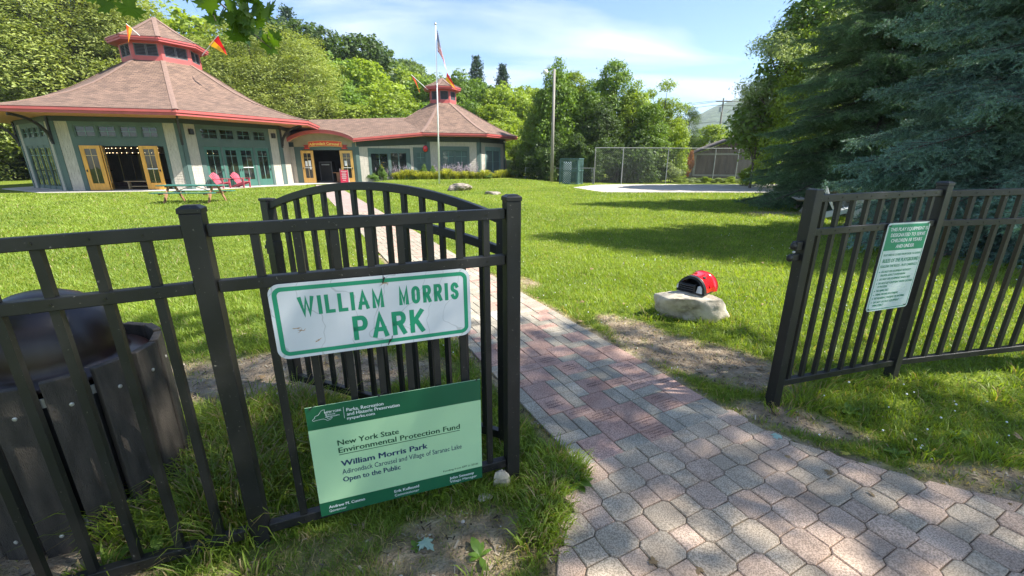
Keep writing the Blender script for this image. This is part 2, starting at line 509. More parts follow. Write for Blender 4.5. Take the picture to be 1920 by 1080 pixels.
gq = np.stack([ii[:-1, :-1].ravel(), ii[:-1, 1:].ravel(), ii[1:, 1:].ravel(), ii[1:, :-1].ravel()], 1)
gme = np_mesh('ground', gv, gq, extra={'dirt': GD.ravel(), 'joint': inpl.ravel().astype(float)})
gme.polygons.foreach_set('use_smooth', [True] * len(gme.polygons))
def ground_mat():
    m, n, l, b = nodes_of('lawn_soil')
    tc = n.new('ShaderNodeTexCoord')
    def noise(sc, det=5, vec=None):
        z = n.new('ShaderNodeTexNoise'); z.inputs['Scale'].default_value = sc; z.inputs['Detail'].default_value = det
        l.new(vec or tc.outputs['Object'], z.inputs['Vector']); return z
    nb = noise(0.35); ns = noise(11, 12); nf = noise(60, 6)
    g = ramp(n, [(0.25, (0.115, 0.165, 0.020)), (0.5, (0.155, 0.205, 0.024)), (0.78, (0.21, 0.24, 0.034))])
    l.new(nb.outputs['Fac'], g.inputs[0])
    g2 = ramp(n, [(0.3, (0.55, 0.6, 0.5)), (0.7, (1.3, 1.25, 1.2))])
    l.new(ns.outputs['Fac'], g2.inputs[0])
    gm = n.new('ShaderNodeMixRGB'); gm.blend_type = 'MULTIPLY'; gm.inputs[0].default_value = 1
    l.new(g.outputs[0], gm.inputs[1]); l.new(g2.outputs[0], gm.inputs[2])
    d = ramp(n, [(0.25, (0.19, 0.14, 0.09)), (0.5, (0.34, 0.26, 0.175)), (0.75, (0.48, 0.39, 0.28))])
    l.new(ns.outputs['Fac'], d.inputs[0])
    ad = n.new('ShaderNodeAttribute'); ad.attribute_name = 'dirt'
    mix = n.new('ShaderNodeMixRGB'); l.new(ad.outputs['Fac'], mix.inputs[0]); l.new(gm.outputs[0], mix.inputs[1]); l.new(d.outputs[0], mix.inputs[2])
    l.new(mix.outputs[0], b.inputs['Base Color'])
    b.inputs['Roughness'].default_value = 0.95; b.inputs['Specular IOR Level'].default_value = 0.15
    bp = n.new('ShaderNodeBump'); bp.inputs['Strength'].default_value = 1.0; bp.inputs['Distance'].default_value = 0.035
    l.new(nf.outputs['Fac'], bp.inputs['Height']); l.new(bp.outputs[0], b.inputs['Normal'])
    return m
ground = link('ground', gme, material=ground_mat()); tag(ground, kind='structure')

# ------------------------------------------------------------------ grass blades
def in_building(x, y):
    b = np.hypot(x + 23.864, y - 32.048) < 9.5
    b |= np.hypot(x + 6.27, y - 41.4) < 6.0
    b |= pip(x, y, [(-18, 31.4), (-12, 31.6), (-11.4, 33), (-6.5, 35.6), (-6, 45), (-20, 45)])
    return b
def no_grass(x, y):
    return pip(x, y, PLAZA) | pip(x, y, PATHP) | pip(x, y, COURT) | in_building(x, y)
def blades(N, r0, r1, seed, three, wid, hgt, a0=-78, a1=78):
    g = np.random.default_rng(seed)
    ang = R(a0) + g.random(N) * R(a1 - a0)
    rr = r0 * (r1 / r0) ** g.random(N)
    x = rr * np.sin(ang); y = rr * np.cos(ang)
    d = dirt_at(x, y)
    keep = ~no_grass(x, y) & (g.random(N) > d * 0.93) 
    keep &= ~((y > 31.5) & (x > 3))
    # clumps: thinner between tufts
    cl = fbm(x, y, 0.16, 21)
    keep &= (g.random(N) < 0.35 + 1.1 * cl)
    x, y, rr, d = x[keep], y[keep], rr[keep], d[keep]
    n = len(x)
    big = fbm(x, y, 2.2, 33); med = fbm(x, y, 0.45, 40)
    h = hgt(rr) * (0.55 + 0.9 * g.random(n)) * (0.6 + 0.9 * med) * (1 - 0.5 * d)
    w = wid(rr) * (0.6 + 0.8 * g.random(n))
    z = hz(x, y) - 0.014
    th = g.random(n) * 2 * math.pi
    side = np.stack([np.cos(th), np.sin(th), np.zeros(n)], 1)
    lean = th + math.pi / 2 + g.normal(0, 0.7, n)
    la = h * (0.45 + 0.95 * g.random(n) ** 1.1)
    ld = np.stack([np.cos(lean), np.sin(lean), np.zeros(n)], 1)
    base = np.stack([x, y, z], 1)
    tone = np.clip(0.38 + 0.75 * (big - 0.5) + 0.6 * (med - 0.5) + g.normal(0, 0.14, n), 0, 0.78)
    dry = g.random(n) < (0.04 + 0.62 * d)
    tone = np.where(dry, 0.86 + 0.14 * g.random(n), tone)
    W = (w / 2)[:, None]
    if three:
        mid = base + ld * (la * 0.35)[:, None]; mid[:, 2] += h * 0.62
        tip = base + ld * la[:, None]; tip[:, 2] += h
        V = np.stack([base - side * W, base + side * W, mid - side * W * 0.75, mid + side * W * 0.75, tip], 1).reshape(-1, 3)
        b = (np.arange(n) * 5)[:, None]
        T = np.concatenate([b + np.array([0, 1, 3]), b + np.array([0, 3, 2]), b + np.array([2, 3, 4])], 0)
        tn = np.repeat(tone, 5)
    else:
        tip = base + ld * (la * 0.8)[:, None]; tip[:, 2] += h
        V = np.stack([base - side * W, base + side * W, tip], 1).reshape(-1, 3)
        T = (np.arange(n) * 3)[:, None] + np.array([0, 1, 2])
        tn = np.repeat(tone, 3)
    return V, T, tn
GRASS = leaf_mat('grass_blades', (0.100, 0.165, 0.020), (0.27, 0.36, 0.050), trans=0.38, rough=0.5, tint=(1.05, 1.0, 0.3))
_r = [x for x in GRASS.node_tree.nodes if x.type == 'VALTORGB'][0]
_e = _r.color_ramp.elements
_e[1].position = 0.78
_k = _e.new(0.84); _k.color = (0.26, 0.20, 0.095, 1)
_k = _e.new(1.0); _k.color = (0.42, 0.34, 0.19, 1)
V_, T_, t_ = blades(270000, 1.15, 6.5, 1, True, lambda r: 0.0042 * (r / 2) ** 0.5, lambda r: 0.042 + 0 * r)
g1 = link('grass', np_mesh('grass_near', V_, T_, t_), material=GRASS); tag(g1, 'short green lawn grass growing round the gate, path and fences', 'grass', kind='stuff')
V_, T_, t_ = blades(520000, 5.0, 34.0, 2, False, lambda r: 0.0075 * (r / 5) ** 0.8, lambda r: 0.036 * (r / 5) ** 0.25, -62, 62)
g2 = link('grass', np_mesh('grass_far', V_, T_, t_), material=GRASS); tag(g2, 'sunlit mown lawn running back to the pavilions', 'grass', kind='stuff')
# longer unmown tufts at the foot of posts and fences
def tufts(spots, seed, blades_n=60, rad=0.08, H=0.08):
    g = np.random.default_rng(seed); Vs, Ts, ts = [], [], []; off = 0
    for (sx, sy) in spots:
        n = int(blades_n * (0.6 + 0.8 * g.random()))
        a = g.random(n) * 6.283; q = rad * np.sqrt(g.random(n)) * (0.6 + g.random())
        base = np.stack([sx + q * np.cos(a), sy + q * np.sin(a), np.full(n, -0.015)], 1)
        h = H * (0.4 + 0.8 * g.random(n)); th = g.random(n) * 6.283
        side = np.stack([np.cos(th), np.sin(th), 0 * th], 1) * (0.0022 + 0.0018 * g.random(n))[:, None]
        ld = np.stack([np.cos(a + g.normal(0, .6, n)), np.sin(a + g.normal(0, .6, n)), 0 * a], 1)
        la = h * (0.3 + 0.9 * g.random(n))
        m1 = base + ld * (la * 0.25)[:, None]; m1[:, 2] += h * 0.6
        m2 = base + ld * (la * 0.65)[:, None]; m2[:, 2] += h * 0.95
        tp = base + ld * (la * 1.1)[:, None]; tp[:, 2] += h * 0.85
        V = np.stack([base - side, base + side, m1 - side, m1 + side, m2 - side * .7, m2 + side * .7, tp], 1).reshape(-1, 3)
        b = (np.arange(n) * 7 + off)[:, None]
        T = np.concatenate([b + np.array(t) for t in ([0, 1, 3], [0, 3, 2], [2, 3, 5], [2, 5, 4], [4, 5, 6])], 0)
        Vs.append(V); Ts.append(T); ts.append(np.repeat(np.where(g.random(n) < 0.16, 0.9, np.clip(0.45 + g.normal(0, .16, n), 0, .78)), 7)); off += 7 * n
    return np.concatenate(Vs), np.concatenate(Ts), np.concatenate(ts)
tg = np.random.default_rng(5)
spots = []
F0 = np.array([-1.12, 1.49]); FD = np.array([math.cos(R(19.5)), math.sin(R(19.5))])
for s_ in np.arange(-0.75, 1.3, 0.06):
    for k in range(2):
        p = F0 + FD * s_ + np.array([-FD[1], FD[0]]) * tg.uniform(0.02, 0.45)
        if dirt_at(p[0], p[1]) < 0.8: spots.append((p[0], p[1]))
for s_ in np.arange(0.0, 1.2, 0.12):
    p = np.array([1.82, 2.59]) + FD * s_ + np.array([-FD[1], FD[0]]) * tg.uniform(-0.2, 0.15); spots.append((p[0], p[1]))
for k in range(22):
    u = tg.uniform(0.9, 1.75); a_ = from_uv(u, V0 - tg.uniform(0.02, 0.30)); spots.append((a_[0], a_[1]))
for k in range(26):
    t_ = tg.random(); q_ = np.interp(t_, [0, .3, .6, 1], [.41, .27, .21, .19]); spots.append((q_ - tg.uniform(.02, .09) - .02, 1.92 - .62 * t_))
for k in range(90):
    x_, y_ = tg.uniform(-3.2, 5), tg.uniform(1.1, 5)
    if not no_grass(np.array([x_]), np.array([y_]))[0] and dirt_at(x_, y_) < 0.4: spots.append((x_, y_))
for k in range(16):
    a = tg.uniform(0, 6.28); spots.append((1.92 + 0.40 * math.cos(a), 4.36 + 0.27 * math.sin(a)))
V_, T_, t_ = tufts([s for s in spots if not no_grass(np.array([s[0]]), np.array([s[1]]))[0]], 11)
g3 = link('grass', np_mesh('grass_tufts', V_, T_, t_), material=GRASS); tag(g3, 'long unmown grass tufts along the foot of the fence', 'grass', kind='stuff')
V_, T_, t_ = tufts([(-1.5 + 0.5 * math.sin(i * 2.1) * 0.5, 2.0 + 0.45 * math.cos(i * 1.3)) for i in range(26)] + [(-1.45 + .1 * math.sin(i * 5), 1.62 + .03 * i) for i in range(14)], 12, 120, 0.12, 0.2)
g4 = link('grass', np_mesh('grass_rank', V_, T_, t_), material=GRASS); tag(g4, 'rank long grass between the fence and the slatted bin', 'grass', kind='stuff')

# wood chips, dead stems and crumbs of soil on the bare patches
g = np.random.default_rng(17)
n = 16000
x = g.uniform(-3.2, 3.6, n); y = g.uniform(1.0, 4.8, n)
k = (g.random(n) < dirt_at(x, y) * 0.9 + 0.05) & ~no_grass(x, y)
x, y = x[k], y[k]; n = len(x)
L = g.uniform(0.003, 0.024, n); w = g.uniform(0.0015, 0.005, n); th = g.random(n) * 6.283; rz = g.uniform(0.002, 0.010, n)
dv = np.stack([np.cos(th), np.sin(th), g.normal(0, .25, n)], 1); sv = np.stack([-np.sin(th), np.cos(th), g.normal(0, .2, n)], 1)
c = np.stack([x, y, np.full(n, -0.012) + (fbm(x, y, 0.5, 9) - 0.5) * 0.03 + rz], 1)
V_ = np.stack([c - dv * L[:, None] - sv * w[:, None], c + dv * L[:, None] - sv * w[:, None], c + dv * L[:, None] + sv * w[:, None], c - dv * L[:, None] + sv * w[:, None]], 1).reshape(-1, 3)
T_ = (np.arange(n) * 4)[:, None] + np.array([0, 1, 2, 3])
DEB = leaf_mat('dry_debris', (0.05, 0.035, 0.022), (0.42, 0.36, 0.28), trans=0.05, rough=0.8)
de = link('wood_chips', np_mesh('wood_chips', V_, T_, np.repeat(g.random(n) ** 1.6, 4)), material=DEB); tag(de, 'scattered wood chips and dead stems on the bare soil', 'debris', kind='stuff')
pb = MB(); g = np.random.default_rng(19)
for i in range(900):
    x, y = g.uniform(-2.6, 3.2), g.uniform(1.0, 4.6)
    if g.random() < float(dirt_at(x, y)) * 0.9 and not no_grass(np.array([x]), np.array([y]))[0]:
        r_ = g.uniform(0.002, 0.007) * (1.6 if g.random() < .15 else 1); pb.ico((x, y, -0.006), r_, 0, (g.uniform(.7, 1.4), g.uniform(.7, 1.2), g.uniform(.5, .9)))
tag(pb.build('gravel', mat('pebble_stone', (0.45, 0.42, 0.38), 0.85, 0.4, 30)), 'small pale pebbles lying on the trodden soil', 'pebbles', kind='stuff')

# ------------------------------------------------------------------ brick path and octagonal pavers
def speckle_mat(name, lo, hi, fleck=0.0, rand=0.12, dirt=(0.16, 0.13, 0.09)):
    m, n, l, b = nodes_of(name)
    ge = n.new('ShaderNodeNewGeometry')
    nz = n.new('ShaderNodeTexNoise'); nz.inputs['Scale'].default_value = 5; nz.inputs['Detail'].default_value = 6
    l.new(ge.outputs['Position'], nz.inputs['Vector'])
    r = ramp(n, [(0.3, lo), (0.7, hi)]); l.new(nz.outputs['Fac'], r.inputs[0]); last = r.outputs[0]
    oi = n.new('ShaderNodeObjectInfo'); hs = n.new('ShaderNodeHueSaturation'); mr = n.new('ShaderNodeMapRange')
    mr.inputs[3].default_value = 1 - rand; mr.inputs[4].default_value = 1 + rand
    l.new(oi.outputs['Random'], mr.inputs[0]); l.new(mr.outputs[0], hs.inputs['Value']); l.new(last, hs.inputs['Color']); last = hs.outputs[0]
    v1 = n.new('ShaderNodeTexNoise'); v1.inputs['Scale'].default_value = 160; v1.inputs['Detail'].default_value = 3
    l.new(ge.outputs['Position'], v1.inputs['Vector'])
    rr = ramp(n, [(0.42, (0.50, 0.48, 0.46)), (0.56, (1.12, 1.1, 1.1))]); l.new(v1.outputs['Fac'], rr.inputs[0])
    mx = n.new('ShaderNodeMixRGB'); mx.blend_type = 'MULTIPLY'; mx.inputs[0].default_value = 0.85
    l.new(last, mx.inputs[1]); l.new(rr.outputs[0], mx.inputs[2]); last = mx.outputs[0]
    if fleck:
        vo = n.new('ShaderNodeTexVoronoi'); vo.inputs['Scale'].default_value = 120
        l.new(ge.outputs['Position'], vo.inputs['Vector'])
        fr = ramp(n, [(0.0, (1, 1, 1)), (0.18, (0, 0, 0))]); l.new(vo.outputs['Distance'], fr.inputs[0])
        sep = n.new('ShaderNodeSeparateColor'); l.new(vo.outputs['Color'], sep.inputs[0])
        gt = n.new('ShaderNodeMath'); gt.operation = 'GREATER_THAN'; gt.inputs[1].default_value = 1 - fleck
        l.new(sep.outputs[0], gt.inputs[0])
        mu = n.new('ShaderNodeMath'); mu.operation = 'MULTIPLY'; l.new(gt.outputs[0], mu.inputs[0]); l.new(fr.outputs[0], mu.inputs[1])
        m3 = n.new('ShaderNodeMixRGB'); m3.inputs[2].default_value = (0.72, 0.70, 0.66, 1)
        l.new(mu.outputs[0], m3.inputs[0]); l.new(last, m3.inputs[1]); last = m3.outputs[0]
    n3 = n.new('ShaderNodeTexNoise'); n3.inputs['Scale'].default_value = 2.3; n3.inputs['Detail'].default_value = 7
    l.new(ge.outputs['Position'], n3.inputs['Vector'])
    r3 = ramp(n, [(0.5, (0, 0, 0)), (0.75, (0.55, 0.55, 0.55))]); l.new(n3.outputs['Fac'], r3.inputs[0])
    m4 = n.new('ShaderNodeMixRGB'); m4.inputs[2].default_value = (*dirt, 1)
    l.new(r3.outputs[0], m4.inputs[0]); l.new(last, m4.inputs[1])
    l.new(m4.outputs[0], b.inputs['Base Color'])
    b.inputs['Roughness'].default_value = 0.85; b.inputs['Specular IOR Level'].default_value = 0.3
    bp = n.new('ShaderNodeBump'); bp.inputs['Strength'].default_value = 0.5; bp.inputs['Distance'].default_value = 0.003
    l.new(v1.outputs['Fac'], bp.inputs['Height']); l.new(bp.outputs[0], b.inputs['Normal'])
    return m
RED_BRICK = speckle_mat('red_clay_brick', (0.42, 0.26, 0.205), (0.53, 0.365, 0.295), 0.0, 0.14, (0.30, 0.22, 0.18))
GREY_BRICK = speckle_mat('grey_concrete_brick', (0.33, 0.30, 0.235), (0.45, 0.41, 0.33), 0.10, 0.14, (0.26, 0.23, 0.18))
PINK_PAVER = speckle_mat('pinkish_concrete_paver', (0.45, 0.325, 0.24), (0.60, 0.46, 0.355), 0.22, 0.10, (0.25, 0.20, 0.15))
GREY_PAVER = speckle_mat('grey_concrete_paver', (0.42, 0.34, 0.25), (0.56, 0.47, 0.355), 0.22, 0.10, (0.25, 0.20, 0.15))
PALE_SLAB = speckle_mat('pale_granite_slab', (0.42, 0.41, 0.38), (0.52, 0.50, 0.47), 0.05, 0.06)
JOINT = mat('joint_sand', (0.20, 0.17, 0.11), 0.95, 0.5, 6, 0.6, 160)

def flat_sheet(name, poly, z, material, parent=None):
    return MB().add([(p[0], p[1], z) for p in poly], [tuple(range(len(poly)))]).build(name, material, parent)
path = flat_sheet('path', PATHP, -0.010, JOINT); tag(path, kind='structure')
plaza = flat_sheet('pavement', PLAZA, -0.011, JOINT); tag(plaza, kind='structure')

def slab_mesh(name, poly, top_in=0.004, gap=0.0022, h=0.05):
    """paving unit centred on the origin: straight sides, chamfered top edge"""
    P = np.array(poly, float)
    def inset(P, d):
        n = len(P); out = []
        for i in range(n):
            a, b, c_ = P[i - 1], P[i], P[(i + 1) % n]
            e1 = (b - a) / np.linalg.norm(b - a); e2 = (c_ - b) / np.linalg.norm(c_ - b)
            n1 = np.array([-e1[1], e1[0]]); n2 = np.array([-e2[1], e2[0]])
            bis = n1 + n2; bis /= np.linalg.norm(bis)
            out.append(b + bis * d / max(0.3, bis @ n1))
        return np.array(out)
    A = inset(P, gap); B = inset(P, gap + top_in)
    n = len(P)
    vs = [(p[0], p[1], -h) for p in A] + [(p[0], p[1], -top_in) for p in A] + [(p[0], p[1], 0) for p in B]
    fs = [(i, (i + 1) % n, n + (i + 1) % n, n + i) for i in range(n)] + [(n + i, n + (i + 1) % n, 2 * n + (i + 1) % n, 2 * n + i) for i in range(n)]
    fs.append(tuple(range(2 * n, 3 * n)))
    me = bpy.data.meshes.new(name); me.from_pydata(vs, [], fs); me.update()
    return me
CS = (V1 - V0) / 12
def rect(u, v): return [(-u / 2, -v / 2), (u / 2, -v / 2), (u / 2, v / 2), (-u / 2, v / 2)]
# local x = along u, local y = -v  (right-handed)
BM = {}
for (a, b) in ((1, 1), (1, 2), (2, 1), (2, 2)):
    for cn, mt in (('r', RED_BRICK), ('g', GREY_BRICK)):
        me = slab_mesh('brick', rect(a * CS, b * CS)); me.materials.append(mt); BM[(a, b, cn)] = me
BM[(3, 3, 'p')] = slab_mesh('brick', rect(3 * CS, 3 * CS)); BM[(3, 3, 'p')].materials.append(PALE_SLAB)
NU = int((15.0 - U0) / CS)
occ = np.zeros((NU, 12), int)
s_px = 1697 / 440
quads = [[(160, 680), (345, 630), (455, 735), (262, 797)], [(478, 525), (628, 487), (740, 575), (583, 617)], [(680, 685), (835, 640), (967, 745), (803, 803)],
         [(955, 480), (1083, 445), (1215, 530), (1090, 567)], [(318, 395), (455, 358), (548, 435), (397, 468)], [(80, 225), (225, 198), (300, 260), (160, 283)],
         [(145, 335), (268, 308), (360, 368), (210, 410)], [(740, 398), (880, 367), (990, 452), (850, 487)], [(690, 310), (820, 285), (915, 345), (810, 382)], [(362, 168), (475, 142), (570, 195), (440, 228)]]
placed = []
def try_place(iu, iv, a, b, cn):
    if iu < 0 or iv < 0 or iu + a > NU or iv + b > 12 or occ[iu:iu + a, iv:iv + b].any(): return False
    occ[iu:iu + a, iv:iv + b] = 1; placed.append((iu, iv, a, b, cn)); return True
for q in quads:
    c = np.mean([gp(960 + x_ / s_px, 580 + y_ / s_px)[:2] for x_, y_ in q], 0)
    u, v = to_uv(*c)
    try_place(int(round((u - U0) / CS - 1)), int(round((v - V0) / CS - 1)), 2, 2, 'r')
try_place(22, 5, 3, 3, 'p')
rr_ = random.Random(4)
for iu in range(NU):
    for iv in range(12):
        if occ[iu, iv]: continue
        opts = []
        if rr_.random() < 0.16: opts.append((2, 2))
        opts += [(2, 1), (1, 2)] if rr_.random() < 0.5 else [(1, 2), (2, 1)]
        opts.append((1, 1))
        for a, b in opts:
            red = rr_.random() < (0.9 if (a, b) == (2, 2) else 0.48 if b == 2 else 0.04 if a == 2 else 0.22)
            if try_place(iu, iv, a, b, 'r' if red else 'g'): break
rotz = math.atan2(UP[1], UP[0])
order = sorted(placed, key=lambda p: p[0])
near_bricks, far_bricks = order[:298], order[298:]
brick_objs = {}
for (iu, iv, a, b, cn) in near_bricks:
    u = U0 + (iu + a / 2) * CS; v = V0 + (iv + b / 2) * CS
    x, y = from_uv(u, v)
    o = link('brick', BM[(a, b, cn)], path)
    o.location = (x, y, 0.003 + rr_.uniform(-0.0022, 0.0022))
    o.rotation_euler = (R(rr_.uniform(-0.5, 0.5)), R(rr_.uniform(-0.5, 0.5)), rotz + R(rr_.uniform(-0.7, 0.7)))
    brick_objs[(iu, iv)] = (o, a, b, cn)
for cn, mt in (('r', RED_BRICK), ('g', GREY_BRICK)):
    fb = MB()
    for (iu, iv, a, b, c_) in far_bricks:
        if c_ != cn: continue
        u = U0 + (iu + a / 2) * CS; v = V0 + (iv + b / 2) * CS; x, y = from_uv(u, v); zz = 0.003 + rr_.uniform(-.002, .002)
        fb.frame_box((x, y, zz), (*UP, 0), (*VP, 0), (0, 0, 1), -a * CS / 2 + .004, a * CS / 2 - .004, -b * CS / 2 + .004, b * CS / 2 - .004, -0.04, 0)
    tag(fb.build('brick_field', mt, path), kind='stuff')
# beyond: too far to tell the bricks apart
def far_brick_mat():
    m, n, l, b = nodes_of('distant_brick_paving')
    uv = n.new('ShaderNodeUVMap'); br = n.new('ShaderNodeTexBrick')
    br.inputs['Scale'].default_value = 1; br.inputs['Brick Width'].default_value = 0.2; br.inputs['Row Height'].default_value = 0.1; br.inputs['Mortar Size'].default_value = 0.006
    br.inputs['Color1'].default_value = (0.36, 0.22, 0.19, 1); br.inputs['Color2'].default_value = (0.30, 0.29, 0.26, 1); br.inputs['Mortar'].default_value = (0.10, 0.08, 0.06, 1)
    l.new(uv.outputs[0], br.inputs['Vector']); l.new(br.outputs['Color'], b.inputs['Base Color']); b.inputs['Roughness'].default_value = 0.9
    return m
uf = U0 + NU * CS
seg = [(uf, V0), (uf, V1), (U1, V1), (U1, V0)]
me = bpy.data.meshes.new('far_paving'); me.from_pydata([(*from_uv(u, v), 0.004) for u, v in seg], [], [(0, 1, 2, 3)])
uvl = me.uv_layers.new(name='UVMap')
for i, (u, v) in enumerate(seg): uvl.data[i].uv = (v, u)
link('paving', me, path, far_brick_mat())

# lettering pressed into the memorial bricks
def text_mesh(txt, h=None, w=None, align='LEFT', bold=0.0, squeeze=None):
    """flat lettering in the XY plane; cap height h, optional total width w"""
    cu = bpy.data.curves.new('lettering', 'FONT'); cu.body = txt; cu.size = 1.0; cu.offset = bold; cu.resolution_u = 2; cu.fill_mode = 'FRONT'
    ob = bpy.data.objects.new('lettering', cu); COL.objects.link(ob)
    dg = bpy.context.evaluated_depsgraph_get(); dg.update()
    me = bpy.data.meshes.new_from_object(ob.evaluated_get(dg))
    bpy.data.objects.remove(ob); bpy.data.curves.remove(cu)
    co = np.empty(len(me.vertices) * 3, np.float32); me.vertices.foreach_get('co', co); co = co.reshape(-1, 3)
    x0, x1 = co[:, 0].min(), co[:, 0].max()
    cap = 0.729
    sy = h / cap
    sx = (w / (x1 - x0)) if w else sy
    if squeeze: sx = sy * squeeze
    co[:, 0] = (co[:, 0] - x0) * sx; co[:, 1] *= sy
    W = (x1 - x0) * sx
    if align == 'CENTER': co[:, 0] -= W / 2
    if align == 'RIGHT': co[:, 0] -= W
    me.vertices.foreach_set('co', co.ravel()); me.update()
    return me, W
INK = mat('dark_engraving', (0.10, 0.055, 0.045), 0.9, 0.2, 20)
words = {(0): ['LOUI &', 'BRANDER', 'TREMBLAY'], 1: ['MARLE', 'TREMBLAY'], 3: ['SUSAN', 'LOWRIE'], 4: ['EMMA &', 'COURTNEY', 'LARKIN'], 7: ['MARY ANN', 'AND FRANK', 'PEARSALL'], 6: ['SARANAC', 'LAKE HIGH', 'FRIENDS']}
for qi, q in enumerate(quads):
    c = np.mean([gp(960 + x_ / s_px, 580 + y_ / s_px)[:2] for x_, y_ in q], 0)
    u, v = to_uv(*c); key = (int(round((u - U0) / CS - 1)), int(round((v - V0) / CS - 1)))
    if key in brick_objs and qi in words:
        o, a, b, cn = brick_objs[key]
        for li, tx in enumerate(words[qi]):
            me, W = text_mesh(tx, 0.017, min(0.15, 0.017 * len(tx)), 'CENTER', 0.01)
            t = link('lettering', me, o, INK); nl = len(words[qi])
            # local x = u (away), local y = -v (left): read from the gate side
            t.rotation_euler = (0, 0, R(-90)); t.location = ((nl - 1) * 0.016 - li * 0.032 - 0.008, 0, 0.0006)
pairs = [['THE BOYNTONS', 'TURNBERG', 'BUTLERS HALL'], ['GREAT MEMORIES', 'THE', 'HELLWINCKLES'], ['TUFF FAMILY', 'GABBY & ELOISE', 'UPPER SARANAC'], ['IN MEMORY', 'DENISE ROBERTS', 'MOM & WIFE'],
         ['JULIE ANN', 'CONNORS'], ['KEEP IN STEP', 'WITH THE BAND'], ['WILLIAM AND', 'ANN HARRIS'], ['A FAMILY', 'PLACE', 'TO REMEMBER'], ['HAPPY DAYS', 'AT THE PARK'], ['GRANDMA', 'AND POP'],
         ['THE RYANS', '2011'], ['WITH LOVE', 'TO ALL']]
pi_ = 0
for (iu, iv, a, b, cn) in near_bricks:
    if cn == 'r' and (a, b) == (1, 2):
        o = brick_objs[(iu, iv)][0]
        tx = pairs[pi_ % len(pairs)]; pi_ += 1
        if pi_ > 34: break
        if pi_ <= 12:
            for li, s_ in enumerate(tx):
                me, W = text_mesh(s_, 0.0125, min(0.165, 0.0125 * len(s_)), 'CENTER', 0.01)
                t = link('lettering', me, o, INK); nl = len(tx)
                t.rotation_euler = (0, 0, R(-90)); t.location = ((nl - 1) * 0.0115 - li * 0.023 - 0.006, 0, 0.0006)
        else:   # worn beyond reading: only strokes remain
            wb = MB()
            for li in range(3):
                yy = -0.06 + rr_.uniform(0, 0.02)
                while yy < 0.055:
                    ww = rr_.uniform(0.003, 0.006); wb.add([(0.022 - li * 0.023, yy, .0006), (0.022 - li * 0.023, yy + ww, .0006), (0.012 - li * 0.023, yy + ww, .0006), (0.012 - li * 0.023, yy, .0006)], [(0, 1, 2, 3)])
                    yy += ww + rr_.uniform(0.003, 0.006)
            wb.build('lettering', INK, o)

# octagonal pavers with small squares between, same grid direction as the bricks
PU, PV = 0.133, 0.145
hu, hv = 0.0775, 0.0850; su, sv = PU - hu, PV - hv
octp = [(hu, sv), (su, hv), (-su, hv), (-hu, sv), (-hu, -sv), (-su, -hv), (su, -hv), (hu, -sv)]
